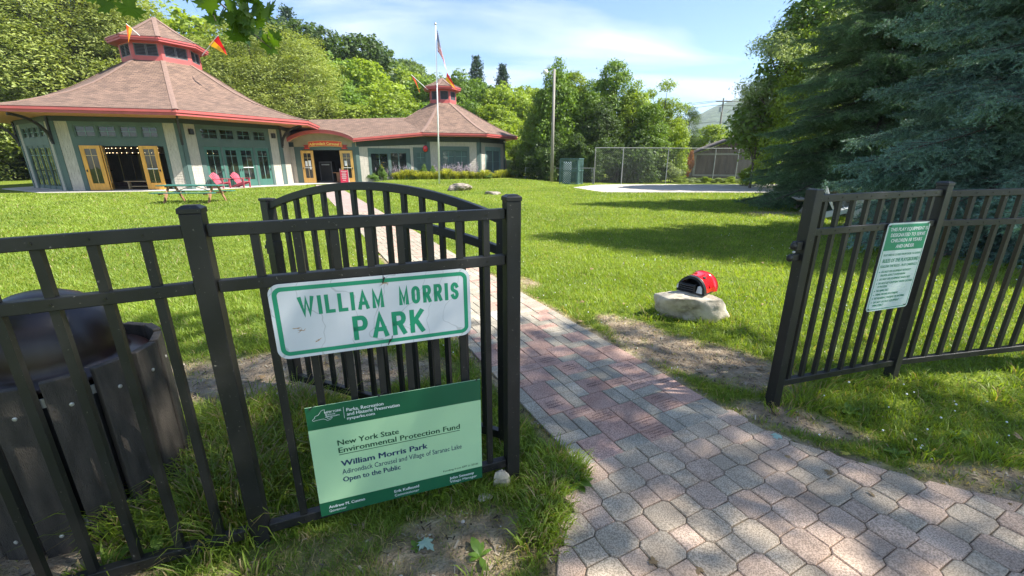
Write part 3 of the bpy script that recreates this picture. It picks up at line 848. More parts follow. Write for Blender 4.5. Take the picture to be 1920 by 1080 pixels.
# note: local axes are (u, -v); both symmetric, so the order only has to be counter-clockwise
OCT = [slab_mesh('paver', octp, 0.005, 0.0018), slab_mesh('paver', octp, 0.005, 0.0018)]
SQR = [slab_mesh('paver', [(su, sv), (-su, sv), (-su, -sv), (su, -sv)], 0.005, 0.0018) for _ in range(2)]
for L_ in (OCT, SQR):
    L_[0].materials.append(PINK_PAVER); L_[1].materials.append(GREY_PAVER)
cnt = 0; behind = MB()
for iu in range(-34, 8):
    for iv in range(-22, 40):
        u = 1.255 + iu * PU + 0.003; v = 1.524 + iv * PV
        x, y = from_uv(u, v)
        xx, yy = np.array([x]), np.array([y])
        ins_ = pip(xx, yy, PLAZA)[0]
        if u > U0 - 0.03 or (u > U0 - 0.2 and not ins_): continue
        oc = (iu + iv) % 2 == 0; vis_ = y > 0.95 and x < 3.6
        dd = poly_dist(xx, yy, PLAZA)[0]
        if not ins_ and dd > (0.09 if vis_ else 0.0): continue
        vis = y > 0.95 and x < 3.6
        if vis and dd < 0.11:      # cut to the edge of the paving
            k_ = min(range(len(PLAZA)), key=lambda i: float(poly_dist(xx, yy, [PLAZA[i], PLAZA[(i + 1) % len(PLAZA)]])[0]))
            a_, b_ = np.array(PLAZA[k_]), np.array(PLAZA[(k_ + 1) % len(PLAZA)]); t_ = (b_ - a_) / np.linalg.norm(b_ - a_); n_ = np.array([-t_[1], t_[0]])
            if k_ != len(PLAZA) - 1:
                if n_ @ (np.array([1.2, 1.0]) - a_) < 0: n_ = -n_
                P = [np.array([x, y]) + p[0] * UP - p[1] * VP for p in (octp if oc else [(su, sv), (-su, sv), (-su, -sv), (su, -sv)])]
                Q = []
                for i in range(len(P)):
                    p, q = P[i - 1], P[i]; dp, dq = n_ @ (p - a_) + .01, n_ @ (q - a_) + .01
                    if (dp >= 0) != (dq >= 0): Q.append(p + (q - p) * dp / (dp - dq))
                    if dq >= 0: Q.append(q)
                if len(Q) < 3: continue
                ar = .5 * sum(Q[i - 1][0] * Q[i][1] - Q[i][0] * Q[i - 1][1] for i in range(len(Q)))
                if abs(ar) < 0.0022: continue
                if abs(ar) < (.026 if oc else .0118):
                    if ar < 0: Q = Q[::-1]
                    R2 = [q for i, q in enumerate(Q) if np.linalg.norm(q - Q[i - 1]) > .012]
                    if len(R2) < 3: continue
                    me = slab_mesh('paver', [tuple(q - np.array([x, y])) for q in R2], 0.004, 0.0018); me.materials.append(PINK_PAVER if rr_.random() < .5 else GREY_PAVER)
                    o = link('paver', me, plaza); o.location = (x, y, 0.001 + rr_.uniform(-0.003, 0.003)); o.rotation_euler = (R(rr_.uniform(-1, 1)), R(rr_.uniform(-1, 1)), 0); cnt += 1; continue
        if vis:
            me = (OCT if oc else SQR)[0 if rr_.random() < 0.5 else 1]
            o = link('paver', me, plaza)
            o.location = (x, y, 0.002 + rr_.uniform(-0.003, 0.003)); cnt += 1
            o.rotation_euler = (R(rr_.uniform(-.8, .8)), R(rr_.uniform(-.8, .8)), rotz + R(rr_.uniform(-1.2, 1.2)))
            if oc and u + hu > U0 - 0.006: o.location[2] -= 0.004
        else:
            P = octp if oc else [(su, sv), (-su, sv), (-su, -sv), (su, -sv)]
            behind.prism([(p[0] * .95, -p[1] * .95) for p in P][::-1], -0.05, 0.0, o=(x, y, 0.001), ax=(*UP, 0), ay=(*VP, 0))
tag(behind.build('paver_field', GREY_PAVER, plaza), kind='stuff')
print('pavers', cnt, 'bricks', len(near_bricks))

# gravel court, concrete apron
def gravel_mat():
    m, n, l, b = nodes_of('pale_gravel')
    tc = n.new('ShaderNodeTexCoord'); nz = n.new('ShaderNodeTexNoise'); nz.inputs['Scale'].default_value = 3; nz.inputs['Detail'].default_value = 9
    mp = n.new('ShaderNodeMapping'); mp.inputs['Scale'].default_value = (0.25, 1.6, 1); l.new(tc.outputs['Object'], mp.inputs[0]); l.new(mp.outputs[0], nz.inputs['Vector'])
    r = ramp(n, [(0.3, (0.26, 0.225, 0.19)), (0.6, (0.50, 0.46, 0.41))]); l.new(nz.outputs['Fac'], r.inputs[0]); l.new(r.outputs[0], b.inputs['Base Color'])
    b.inputs['Roughness'].default_value = 0.95
    return m
court = flat_sheet('gravel_court', COURT, 0.004, gravel_mat()); tag(court, kind='structure')

# white clover heads dotted through the lawn
cb_ = MB(); g = np.random.default_rng(61); k = 0
while k < 330:
    a, r_ = R(g.uniform(-25, 58)), 2.5 * (14 / 2.5) ** g.random(); x, y = r_ * math.sin(a), r_ * math.cos(a)
    if no_grass(np.array([x]), np.array([y]))[0] or float(dirt_at(x, y)) > .3 or float(vnoise(x, y, 1.3, 71)) < .35: continue
    cb_.ico((x, y, g.uniform(.03, .055)), g.uniform(.004, .008), 0); k += 1
tag(cb_.build('clover', WHITE, None), 'tiny white clover heads dotted through the lawn', 'clover', kind='stuff')

# ================================================================== FENCE, GATE, SIGNS
POST_W = 0.067
def post_mesh(h, cap=True, w=POST_W):
    m = MB(); a = w / 2
    m.box(-a, a, -a, a, -0.06, h)
    return m
def fence_post(parent, x, y=0.0, h=1.455, cap=True, z0=0.0, w=POST_W):
    p = post_mesh(h).build('post', BLACK, parent, bevel=0.003); p.location = (x, y, z0)
    if cap:
        c = MB(); a = w / 2 + 0.003; b = w / 2 - 0.012
        c.add([(-a, -a, h), (a, -a, h), (a, a, h), (-a, a, h), (-a, -a, h + .018), (a, -a, h + .018), (a, a, h + .018), (-a, a, h + .018), (-b, -b, h + .028), (b, -b, h + .028), (b, b, h + .028), (-b, b, h + .028)],
              [(3, 2, 1, 0), (0, 1, 5, 4), (1, 2, 6, 5), (2, 3, 7, 6), (3, 0, 4, 7), (4, 5, 9, 8), (5, 6, 10, 9), (6, 7, 11, 10), (7, 4, 8, 11), (8, 9, 10, 11)])
        c.build('post_cap', BLACK, p, bevel=0.002)
    return p
PICK = {}
def picket(parent, x, y, z0, z1, w=0.0275):
    k = (round(z1 - z0, 3), w)
    if k not in PICK:
        a = w / 2
        o = MB().box(-a, a, -a * .9, a * .9, 0, z1 - z0).build('picket', BLACK, None, bevel=0.0015)
        PICK[k] = o.data; bpy.data.objects.remove(o)
    o = link('picket', PICK[k], parent); o.location = (x, y, z0)
    return o
RIVET = mat('rivet_head', (0.01, 0.01, 0.01), 0.3, 0.1)
def rail(parent, a, b, pick_x=(), h=0.045, t=0.038):
    """square U-channel rail with a screw head at every picket, on the near face"""
    m = MB().bar(a, b, t, h)
    r_ = m.build('rail', BLACK, parent, bevel=0.003)
    if len(pick_x):
        s = MB(); a = np.array(a, float); b = np.array(b, float)
        for x in pick_x:
            tt = (x - a[0]) / (b[0] - a[0]); p = a + (b - a) * tt
            s.tube([p + (0, -t / 2 - .0003, 0), p + (0, -t / 2 - .0028, 0)], 0.0045, 8)
        tag(s.build('screw', RIVET, r_), kind='stuff')
    return r_
# -- run on the left of the opening (posts at x = -1.25, 0, 1.186)
fl = empty('metal_fence', (-1.12, 1.49, 0), R(19.5))
tag(fl, 'black metal picket fence with two park signs tied on, left of the path', 'fence', 'black picket fence panels')
fence_post(fl, 0.0); fence_post(fl, 1.186, 0, 1.462); fence_post(fl, -1.30, 0, 1.42, z0=-0.04)
pa = [0.055 + 0.1262 * i for i in range(9)]; pa = [0.178, 0.318, 0.452, 0.575, 0.698, 0.820, 0.945, 1.066]
pb_ = [-0.112 - 0.139 * i for i in range(8)]; pb_ = [-0.152 - 0.1465 * i for i in range(8)]
for zc in (1.396, 1.190, 0.095):
    dz = -0.022 if zc > 1 else -0.035
    e = 0.0 if zc < 1 else 0.012
    rail(fl, (0.037, 0, zc - 0.004 - (0.030 if zc < 1 else 0)), (1.149, 0, zc + e + (0.01 if zc < 1 else 0)), pa)
    rail(fl, (-1.263, 0, zc - 0.05 + (-.05 if zc < 1 else 0)), (-0.037, 0, zc - 0.004 - (0.030 if zc < 1 else 0)), pb_)
for x in pa: picket(fl, x, 0, 0.058 + 0.03 * x / 1.18, 1.40)
for x in pb_: picket(fl, x, 0, 0.045 + 0.05 * x, 1.375 + 0.03 * x)
# -- run on the right
fr = empty('metal_fence', (1.82, 2.59, 0), R(18.8))
tag(fr, 'black metal picket fence carrying the playground rules sign, right of the path', 'fence', 'black picket fence panels')
fence_post(fr, 0.0, 0, 1.466, cap=False); fence_post(fr, 1.235, 0, 1.468)
pc = [0.10, 0.225, 0.352, 0.485, 0.618, 0.750, 0.880, 1.008, 1.125]
for zc, z2 in ((1.412, 1.42), (1.207, 1.212), (0.165, 0.128)):
    rail(fr, (0.037, 0, zc), (1.198, 0, z2), pc)
for x in pc: picket(fr, x, 0, 0.145 - 0.03 * x, 1.418)
fence_seg = Vector((math.cos(R(-14)), math.sin(R(-14)), 0))    # second bay turns back a little
pd_ = [0.115 + 0.1235 * i for i in range(17)]
def P2(t, z): return (1.235 + fence_seg.x * t, fence_seg.y * t, z)
m2 = []
for z0_, z1_ in ((1.413, 1.452), (1.208, 1.24), (0.128, 0.30)):
    rr = MB().bar(P2(0.037, z0_), P2(2.25, z1_), 0.038, 0.045).build('rail', BLACK, fr, bevel=0.003)
    s = MB()
    nrm = np.array([fence_seg.y, -fence_seg.x, 0])
    for t in pd_:
        p = np.array(P2(t, z0_ + (z1_ - z0_) * t / 2.25)); s.tube([p + nrm * 0.0193, p + nrm * 0.0218], 0.0045, 8)
    tag(s.build('screw', RIVET, rr), kind='stuff')
for t in pd_:
    o = picket(fr, 1.235 + fence_seg.x * t, fence_seg.y * t, 0.115 + 0.075 * t, 1.415 + 0.075 * t - 0.06 * t); o.rotation_euler = (0, 0, R(-14))
fence_post(fr, 1.235 + fence_seg.x * 2.29, fence_seg.y * 2.29, 1.49)
lt = MB()
lt.box(-0.085, -0.037, -0.02, 0.02, 1.10, 1.155).box(-0.10, -0.037, -0.014, 0.014, 1.035, 1.075).ico((-0.082, 0, 1.128), 0.032, 1, (1, .6, .8)).ico((-0.098, 0, 1.052), 0.028, 1, (1, .6, .9))
lt.build('latch', BLACK, fr, bevel=0.004)
MB().ico((-0.088, -0.008, 1.090), 0.011, 1, (1.2, .6, .8)).build('latch_tongue', STEEL, fr)

# -- arched gate, standing open behind the left run
GA = R(155.93)
gt = empty('metal_gate', (-0.028, 2.124, 0), GA)
tag(gt, 'black arched picket gate swung open across the lawn behind the white sign', 'gate')
for x in (0.022, 1.742):
    w = 0.05 if x < 1 else 0.066
    p = MB().box(-w / 2, w / 2, -w / 2, w / 2, 0.055, 1.375 if x > 1 else 1.36).build('gate_post', BLACK, gt, bevel=0.003); p.location = (x, 0, 0)
    a = w / 2 + .005
    MB().box(-a, a, -a, a, 1.376 if x > 1 else 1.361, 1.394 if x > 1 else 1.376).build('post_cap', BLACK, p, bevel=0.004)
def arc(s): return 1.492 - 0.155 * ((s - 0.87) / 0.87) ** 2
def arc2(s): return 1.302 - 0.125 * ((s - 0.87) / 0.87) ** 2
def arc_rail(f, nm):
    m = MB(); N = 22; ss = np.linspace(0.047, 1.709, N); b = len(m.v)
    for s in ss:
        for (dy, dz) in ((-.019, -.023), (.019, -.023), (.019, .023), (-.019, .023)): m.v.append((s, dy, f(s) + dz))
    for i in range(N - 1):
        for k in range(4):
            a0 = 4 * i + k; a1 = 4 * i + (k + 1) % 4; m.f.append((a0, a0 + 4, a1 + 4, a1))
    m.f += [(0, 1, 2, 3), (4 * N - 1, 4 * N - 2, 4 * N - 3, 4 * N - 4)]
    return m.build(nm, BLACK, gt, bevel=0.003)
arc_rail(arc, 'arched_rail'); arc_rail(arc2, 'arched_rail')
MB().bar((0.047, 0, 0.085), (1.709, 0, 0.085), 0.038, 0.05).build('rail', BLACK, gt, bevel=0.003)
for i in range(13):
    s = 0.143 + 0.1208 * i
    picket(gt, s, 0, 0.065, round(arc(s), 3))
MB().box(1.70, 1.79, -0.03, 0.03, 1.02, 1.11).box(1.785, 1.83, -0.012, 0.012, 1.05, 1.075).ico((1.765, 0, 1.06), 0.045, 1, (1, .7, 1.1)).tube([(1.76, 0, 1.06), (1.80, -.03, 1.045), (1.835, -.06, 1.052)], [.014, .012, .006], 8).build('latch', BLACK, gt, bevel=0.003)
MB().box(-0.03, 0.03, -0.045, 0.02, 0.28, 0.34).box(-0.03, 0.03, -0.045, 0.02, 1.05, 1.11).build('hinge', BLACK, gt, bevel=0.003)

# -- signs -------------------------------------------------------------------
def rr_poly(x0, x1, z0, z1, r_, n=8):
    out = []
    for cx, cz, a0 in ((x1 - r_, z1 - r_, 0), (x0 + r_, z1 - r_, 90), (x0 + r_, z0 + r_, 180), (x1 - r_, z0 + r_, 270)):
        for k in range(n + 1):
            a = R(a0 + 90 * k / n); out.append((cx + r_ * math.cos(a), cz + r_ * math.sin(a)))
    return out
def ring(outer, inner, y, name, material, parent):
    """flat printed band between two outlines with the same number of points; faces -Y"""
    n = len(outer); m = MB()
    m.add([(p[0], y, p[1]) for p in outer] + [(p[0], y, p[1]) for p in inner], [((i + 1) % n, i, n + i, n + (i + 1) % n) for i in range(n)])
    return m.build(name, material, parent)
def sign_text(parent, txt, x, z, h, material, w=None, align='LEFT', bold=0.0, y=0.0, name='lettering', squeeze=None):
    me, W = text_mesh(txt, h, w, align, 0.0, squeeze)
    if bold:      # heavier face: the same outlines once more, a hair to the right and proud
        n_ = len(me.vertices); co = np.empty(n_ * 3, np.float32); me.vertices.foreach_get('co', co); co = co.reshape(-1, 3); fs = [tuple(p.vertices) for p in me.polygons]
        sh = h * (.055 if bold < .012 else .085); vs = np.concatenate([co, co + np.array([sh, 0, .00004]), co + np.array([sh / 2, sh * .25, .00008])]); bpy.data.meshes.remove(me)
        me = bpy.data.meshes.new(name); me.from_pydata([tuple(v) for v in vs.tolist()], [], fs + [tuple(i + n_ for i in f) for f in fs] + [tuple(i + 2 * n_ for i in f) for f in fs]); me.update()
    o = link(name, me, parent, material); o.rotation_euler = (R(90), 0, 0); o.location = (x, y, z)
    return o
def worn_white(name, col, blot=(0.5, 0.36, 0.16)):
    m, n, l, b = nodes_of(name)
    tc = n.new('ShaderNodeTexCoord'); nz = n.new('ShaderNodeTexNoise'); nz.inputs['Scale'].default_value = 3; nz.inputs['Detail'].default_value = 10; nz.inputs['Roughness'].default_value = 0.7
    l.new(tc.outputs['Object'], nz.inputs['Vector'])
    r = ramp(n, [(0.3, [c * 0.9 for c in col]), (0.65, col)]); l.new(nz.outputs['Fac'], r.inputs[0])
    w = n.new('ShaderNodeTexWave'); w.inputs['Scale'].default_value = 2.3; w.inputs['Distortion'].default_value = 16; w.inputs['Detail'].default_value = 4
    l.new(tc.outputs['Object'], w.inputs['Vector'])
    r2 = ramp(n, [(0.0, (0.75, 0.75, 0.74)), (0.006, (1, 1, 1))]); l.new(w.outputs['Fac'], r2.inputs[0])
    mx = n.new('ShaderNodeMixRGB'); mx.blend_type = 'MULTIPLY'; mx.inputs[0].default_value = 1; l.new(r.outputs[0], mx.inputs[1]); l.new(r2.outputs[0], mx.inputs[2])
    l.new(mx.outputs[0], b.inputs['Base Color']); b.inputs['Roughness'].default_value = 0.42
    return m
SIGN_WHITE = worn_white('scuffed_white_sheeting', (0.66, 0.68, 0.71))
SIGN_GREEN = mat('road_sign_green', (0.012, 0.27, 0.14), 0.4, 0.08, 4)
TIE = mat('black_cable_tie', (0.012, 0.012, 0.012), 0.4, 0.1)
RUST = mat('rust_stain', (0.42, 0.22, 0.06), 0.8, 0.3, 40)
def on_fence(x, z, y): # point in the left fence's frame -> world
    c, s = math.cos(R(19.5)), math.sin(R(19.5)); return (-1.12 + x * c - y * s, 1.49 + x * s + y * c, z)
SX0, SX1, SZ0, SZ1 = 0.0, 0.788, 0.0, 0.312
s1 = empty('park_sign', on_fence(0.192, 0.868, -0.030), R(19.5)); s1.rotation_euler = (R(0), R(-0.1), R(19.5))
tag(s1, 'white rectangular sign with green border and big green capital letters on the fence', 'sign')
MB().prism(rr_poly(SX0, SX1, SZ0, SZ1, 0.042), -0.0015, 0.0015, o=(0, 0, 0), ax=(1, 0, 0), ay=(0, 0, 1), az=(0, -1, 0)).build('plate', SIGN_WHITE, s1)
i1, i2 = 0.013, 0.030
ring(rr_poly(SX0 + i1, SX1 - i1, SZ0 + i1, SZ1 - i1, 0.033), rr_poly(SX0 + i2, SX1 - i2, SZ0 + i2, SZ1 - i2, 0.017), -0.0019, 'border', SIGN_GREEN, s1)
def arc_pts(cx, cz, rx, rz_, a0, a1, n=9):
    return [(cx + rx * math.cos(R(a0 + (a1 - a0) * i / n)), cz + rz_ * math.sin(R(a0 + (a1 - a0) * i / n))) for i in range(n + 1)]
STROKES = {'W': (1.25, [[(0, 1), (.28, 0), (.5, .95), (.72, 0), (1, 1)]]), 'I': (.0, [[(.5, 0), (.5, 1)]]), 'L': (.62, [[(0, 1), (0, 0), (1, 0)]]), 'A': (.85, [[(0, 0), (.5, 1), (1, 0)], [(.18, .30), (.82, .30)]]),
    'M': (.92, [[(0, 0), (0, 1), (.5, .12), (1, 1), (1, 0)]]), 'O': (.74, [arc_pts(.5, .70, .5, .30, 0, 180) + arc_pts(.5, .30, .5, .30, 180, 360) + [(1.0, .70)]]),
    'R': (.72, [[(0, 0), (0, 1), (.62, 1)] + arc_pts(.62, .75, .38, .25, 90, -90) + [(0, .5)], [(.50, .5), (1, 0)]]), 'P': (.74, [[(0, 0), (0, 1), (.62, 1)] + arc_pts(.62, .73, .38, .27, 90, -90) + [(0, .46)]]),
    'S': (.70, [arc_pts(.5, .74, .5, .26, 20, 200) + arc_pts(.5, .26, .5, .26, 60, 0)[:0] + [(.12, .58), (.86, .42)] + arc_pts(.5, .26, .5, .26, 0, -160)]), 'K': (.78, [[(0, 0), (0, 1)], [(.95, 1), (.02, .36)], [(.34, .60), (1, 0)]])}
def stroke_word(parent, word, x0, z0, w, h, sw, material, y):
    gap = h * .15; wd = [STROKES[c][0] for c in word]; kk = (w - sw * len(word) - gap * (len(word) - 1)) / sum(wd); wd = [q * kk for q in wd]; m = MB(); x = x0 + sw / 2; k = 0
    hh = h - sw
    for c, cw in zip(word, wd):
        for line in STROKES[c][1]:
            line = [p for i, p in enumerate(line) if i == 0 or math.hypot(p[0] - line[i - 1][0], p[1] - line[i - 1][1]) > .02]
            P = [np.array([x + p[0] * cw, 0, z0 + sw / 2 + p[1] * hh]) for p in line]
            if c == 'I': P = [np.array([x, 0, p[2]]) for p in P]
            # offset outline with mitred corners
            Lf, Rt = [], []
            for i, p in enumerate(P):
                d0 = P[i] - P[i - 1] if i else P[1] - P[0]; d1 = P[i + 1] - P[i] if i < len(P) - 1 else d0
                d0 = d0 / np.linalg.norm(d0); d1 = d1 / np.linalg.norm(d1); n0 = np.array([-d0[2], 0, d0[0]]); n1 = np.array([-d1[2], 0, d1[0]]); bs = n0 + n1; bs /= np.linalg.norm(bs) + 1e-9
                e = (d0 * -sw / 2 if i == 0 else d1 * sw / 2 if i == len(P) - 1 else 0) if c not in 'O' else 0
                q = bs * (sw / 2) / max(.42, float(bs @ n0)); yy = np.array([0, y - .00004 * k, 0]); Lf.append(p + q + e + yy); Rt.append(p - q + e + yy)
            n = len(P); m.add(Lf + Rt, [(i, i + 1, n + i + 1, n + i) for i in range(n - 1)]); k += 1
        x += cw + sw + gap
    return m.build('lettering', material, parent)
stroke_word(s1, 'WILLIAM', 0.098, 0.176, 0.322, 0.078, 0.0146, SIGN_GREEN, -0.0019)
stroke_word(s1, 'MORRIS', 0.480, 0.176, 0.256, 0.078, 0.0146, SIGN_GREEN, -0.0019)
stroke_word(s1, 'PARK', 0.288, 0.044, 0.292, 0.106, 0.0195, SIGN_GREEN, -0.0019)
for (x, z) in ((0.425, 0.292), (0.425, 0.018)):
    t = MB().tube([(x + 0.006, -0.003, z + 0.012), (x, -0.012, z), (x - 0.004, -0.004, z - 0.012)], 0.0022, 6)
    if z > .2: t.tube([(x, -0.004, z), (x + .001, 0.006, z + 0.05)], 0.002, 6)
    else: t.tube([(x + .003, -0.006, z), (x + .012, -0.02, z + 0.018), (x + .014, -.03, z + .036)], 0.0018, 6)
    t.build('cable_tie', TIE, s1)
st = MB(); g = np.random.default_rng(3)
for (cx, cz) in ((0.083, 0.128), (0.096, 0.118), (0.150, 0.066), (0.430, 0.276), (0.427, 0.282)):
    for k in range(5):
        a = g.uniform(-.3, .9); L_ = g.uniform(.004, .013); x, z = cx + g.normal(0, .006), cz + g.normal(0, .004)
        st.add([(x - L_ * math.cos(a), -.0018, z - L_ * math.sin(a)), (x, -.0018, z - .0014), (x + L_ * math.cos(a), -.0018, z + L_ * math.sin(a)), (x, -.0018, z + .0014)], [(0, 1, 2, 3)])
st.build('rust_mark', RUST, s1)

BOARD = mat('pale_green_board', (0.45, 0.70, 0.40), 0.28, 0.05, 2.5, spec=0.5)
BOARD_D = mat('dark_green_print', (0.018, 0.125, 0.058), 0.28, 0.1, 3, spec=0.5)
NAVY = mat('navy_print', (0.02, 0.045, 0.12), 0.4, 0.05)
DKG = mat('deep_green_print', (0.012, 0.075, 0.035), 0.4, 0.05)
WPR = mat('white_print', (0.78, 0.80, 0.78), 0.4, 0.03)
BW, BH = 0.762, 0.565
s2 = empty('fund_sign', on_fence(0.252, 0.070, -0.030), R(19.5)); s2.rotation_euler = (R(0), R(0.2), R(19.5))
tag(s2, 'pale green board with dark green bands and printed text low on the fence', 'sign')
bd = MB().box(0, BW, -0.002, 0.002, 0, BH).build('board', BOARD, s2)
MB().add([(0, -.0024, BH * .804), (BW, -.0024, BH * .804), (BW, -.0024, BH), (0, -.0024, BH)], [(0, 1, 2, 3)]).build('header_band', BOARD_D, s2)
MB().add([(0, -.0024, 0), (BW, -.0024, 0), (BW, -.0024, BH * .123), (0, -.0024, BH * .128)], [(0, 1, 2, 3)]).build('footer_band', BOARD_D, s2)
def t2(txt, u0, u1, v, cap, m_, bold=0.0):
    sign_text(s2, txt, u0 * BW, (1 - v) * BH, cap * BH, m_, (u1 - u0) * BW if u1 else None, bold=bold, y=-0.0029)
t2('Parks, Recreation', .210, .412, .083, .030, WPR, .010); t2('and Historic Preservation', .210, .502, .120, .030, WPR, .010); t2('nysparks.com', .208, .359, .155, .026, WPR, .010)
t2('NEW YORK', .095, .183, .070, .019, WPR, .010); t2('STATE OF', .097, .150, .089, .012, WPR, .01); t2('OPPORTUNITY', .097, .172, .106, .012, WPR, .01)
t2('New York State', .141, .484, .370, .050, DKG, .011); t2('Environmental Protection Fund', .141, .858, .439, .050, DKG, .011)
t2('William Morris Park', .145, .648, .566, .054, NAVY, .013); t2('Adirondack Carousel and Village of Saranac Lake', .146, .866, .641, .049, NAVY, 0.0); t2('Open to the Public', .145, .476, .714, .049, NAVY, 0.004)
t2('Funding from EPF in 2018', .740, .970, .847, .019, DKG, 0.0)
t2('Andrew M. Cuomo', .047, .252, .938, .028, WPR, .010); t2('Governor', .047, .143, .975, .026, WPR, 0.0)
t2('Erik Kulleseid', .428, .580, .938, .028, WPR, .010); t2('Commissioner', .428, .579, .978, .026, WPR, 0.0)
t2('John Sweeney', .779, .942, .939, .028, WPR, .010); t2('Village Manager', .780, .963, .977, .026, WPR, 0.0)
MB().add([(.142 * BW, -.0029, (1 - .458) * BH), (.858 * BW, -.0029, (1 - .458) * BH), (.858 * BW, -.0029, (1 - .4525) * BH), (.142 * BW, -.0029, (1 - .4525) * BH)], [(0, 1, 2, 3)]).build('underline', DKG, s2)
MB().add([(.1945 * BW, -.0029, (1 - .138) * BH), (.1965 * BW, -.0029, (1 - .138) * BH), (.1965 * BW, -.0029, (1 - .040) * BH), (.1945 * BW, -.0029, (1 - .040) * BH)], [(0, 1, 2, 3)]).build('divider', WPR, s2)
ny = [(.032, .116), (.030, .108), (.036, .100), (.044, .094), (.043, .085), (.048, .078), (.062, .074), (.070, .060), (.078, .044), (.088, .036), (.098, .036), (.096, .050), (.101, .070), (.104, .095), (.106, .112), (.116, .118), (.130, .108), (.134, .110), (.122, .126), (.106, .132), (.101, .124), (.092, .116), (.086, .112), (.060, .114), (.032, .118)]
nm = MB()
for (a, b) in zip(ny[:-1], ny[1:]):
    A = np.array([a[0] * BW, -.0029, (1 - a[1]) * BH]); B_ = np.array([b[0] * BW, -.0029, (1 - b[1]) * BH]); d_ = B_ - A
    L_ = np.linalg.norm(d_) + 1e-9; q = np.array([-d_[2], 0, d_[0]]) / L_ * .0007
    nm.add([A - q, B_ - q, B_ + q, A + q], [(0, 1, 2, 3)])
nm.build('state_outline', WPR, s2)
for (x, z) in ((0.02, BH - .012), (BW - .02, BH - .006), (0.30, BH - .004)):
    MB().tube([(x, -0.003, z), (x - .004, -0.010, z + .008), (x + 0.02, 0.006, z + .014)], 0.0022, 6).build('cable_tie', TIE, s2)

def on_fence_r(x, z, y):
    c, s = math.cos(R(18.8)), math.sin(R(18.8)); return (1.82 + x * c - y * s, 2.59 + x * s + y * c, z)
RW, RH = 0.437, 0.622
s3 = empty('rules_sign', on_fence_r(0.688, 0.612, -0.030), R(18.8)); s3.rotation_euler = (0, R(0.6), R(18.8))
tag(s3, 'tall white sign with green heading listing playground rules on the right fence', 'sign')
RWH = mat('pale_sign_sheeting', (0.62, 0.72, 0.68), 0.35, 0.04, 3)
MB().prism(rr_poly(0, RW, 0, RH, 0.026), -0.0015, 0.0015, ax=(1, 0, 0), ay=(0, 0, 1), az=(0, -1, 0)).build('plate', RWH, s3)
ring(rr_poly(.010, RW - .010, .010, RH - .010, 0.020), rr_poly(.015, RW - .015, .015, RH - .015, 0.016), -0.0019, 'border', SIGN_GREEN, s3)
hp = [p for p in rr_poly(.0155, RW - .0155, RH * .70, RH - .0155, 0.016)]
hp = [(x, z) if z > RH * .73 else (.0155 if x < RW / 2 else RW - .0155, RH * .70) for x, z in hp]
hh = []
for p in hp:
    if not hh or p != hh[-1]: hh.append(p)
n_ = len(hh); MB().add([(p[0], -.0021, p[1]) for p in hh], [tuple(range(n_))]).build('header_panel', SIGN_GREEN, s3)
def t3(txt, u0, u1, v, cap, m_, bold=0.006):
    sign_text(s3, txt, u0 * RW, (1 - v) * RH, cap * RH, m_, (u1 - u0) * RW, bold=bold, y=-0.0026)
for tx, a, b, v in (('THIS PLAY EQUIPMENT IS', .075, .955, .088), ('DESIGNATED TO SERVE', .115, .925, .150), ('CHILDREN 10 YEARS', .150, .885, .210), ('AND UNDER', .30, .73, .275)):
    t3(tx, a, b, v, .040, WPR, .012)
t3('PLAY AREA IS CLOSED FROM DUSK TO DAWN', .07, .945, .361, .024, SIGN_GREEN); t3('RULES OF THE PLAYGROUND', .085, .94, .435, .044, SIGN_GREEN, .010); t3('FOLLOW THE RULES - PLAY CAREFULLY', .065, .945, .491, .030, SIGN_GREEN)
for tx, a, b, v in (('DO NOT USE EQUIPMENT WITHOUT', .125, .824, .550), ('PROPER ADULT SUPERVISION', .125, .712, .592), ('DO NOT USE EQUIPMENT WHEN WET', .124, .862, .637), ('DO NOT USE EQUIPMENT WHEN GROUND', .123, .935, .683), ('IS FROZEN', .128, .342, .723),
                    ('NO BARE FEET', .123, .409, .769), ('WEAR PROPER FOOTWEAR', .122, .659, .815), ('NO RUNNING, PUSHING OR SHOVING', .118, .847, .859), ('DO NOT USE PLAY EQUIPMENT', .125, .741, .906), ('IMPROPERLY', .125, .382, .946)):
    t3(tx, a, b, v, .025, SIGN_GREEN)
dm = MB()
for v in (.541, .627, .673, .760, .805, .849, .896):
    c = np.array([.078 * RW, -.0026, (1 - v) * RH]); dm.add([c + (.0042 * math.cos(a), 0, .0042 * math.sin(a)) for a in np.linspace(0, 5.76, 12)], [tuple(range(12))])
dm.build('bullet', SIGN_GREEN, s3)
for (x, z) in ((0.02, RH - .02), (RW - .02, RH - .012), (0.02, .014), (RW - .03, .018)):
    MB().tube([(x - .014, -0.002, z + .004), (x, -0.008, z), (x + 0.012, 0.006, z + .012)], 0.0024, 6).build('cable_tie', TIE, s3)

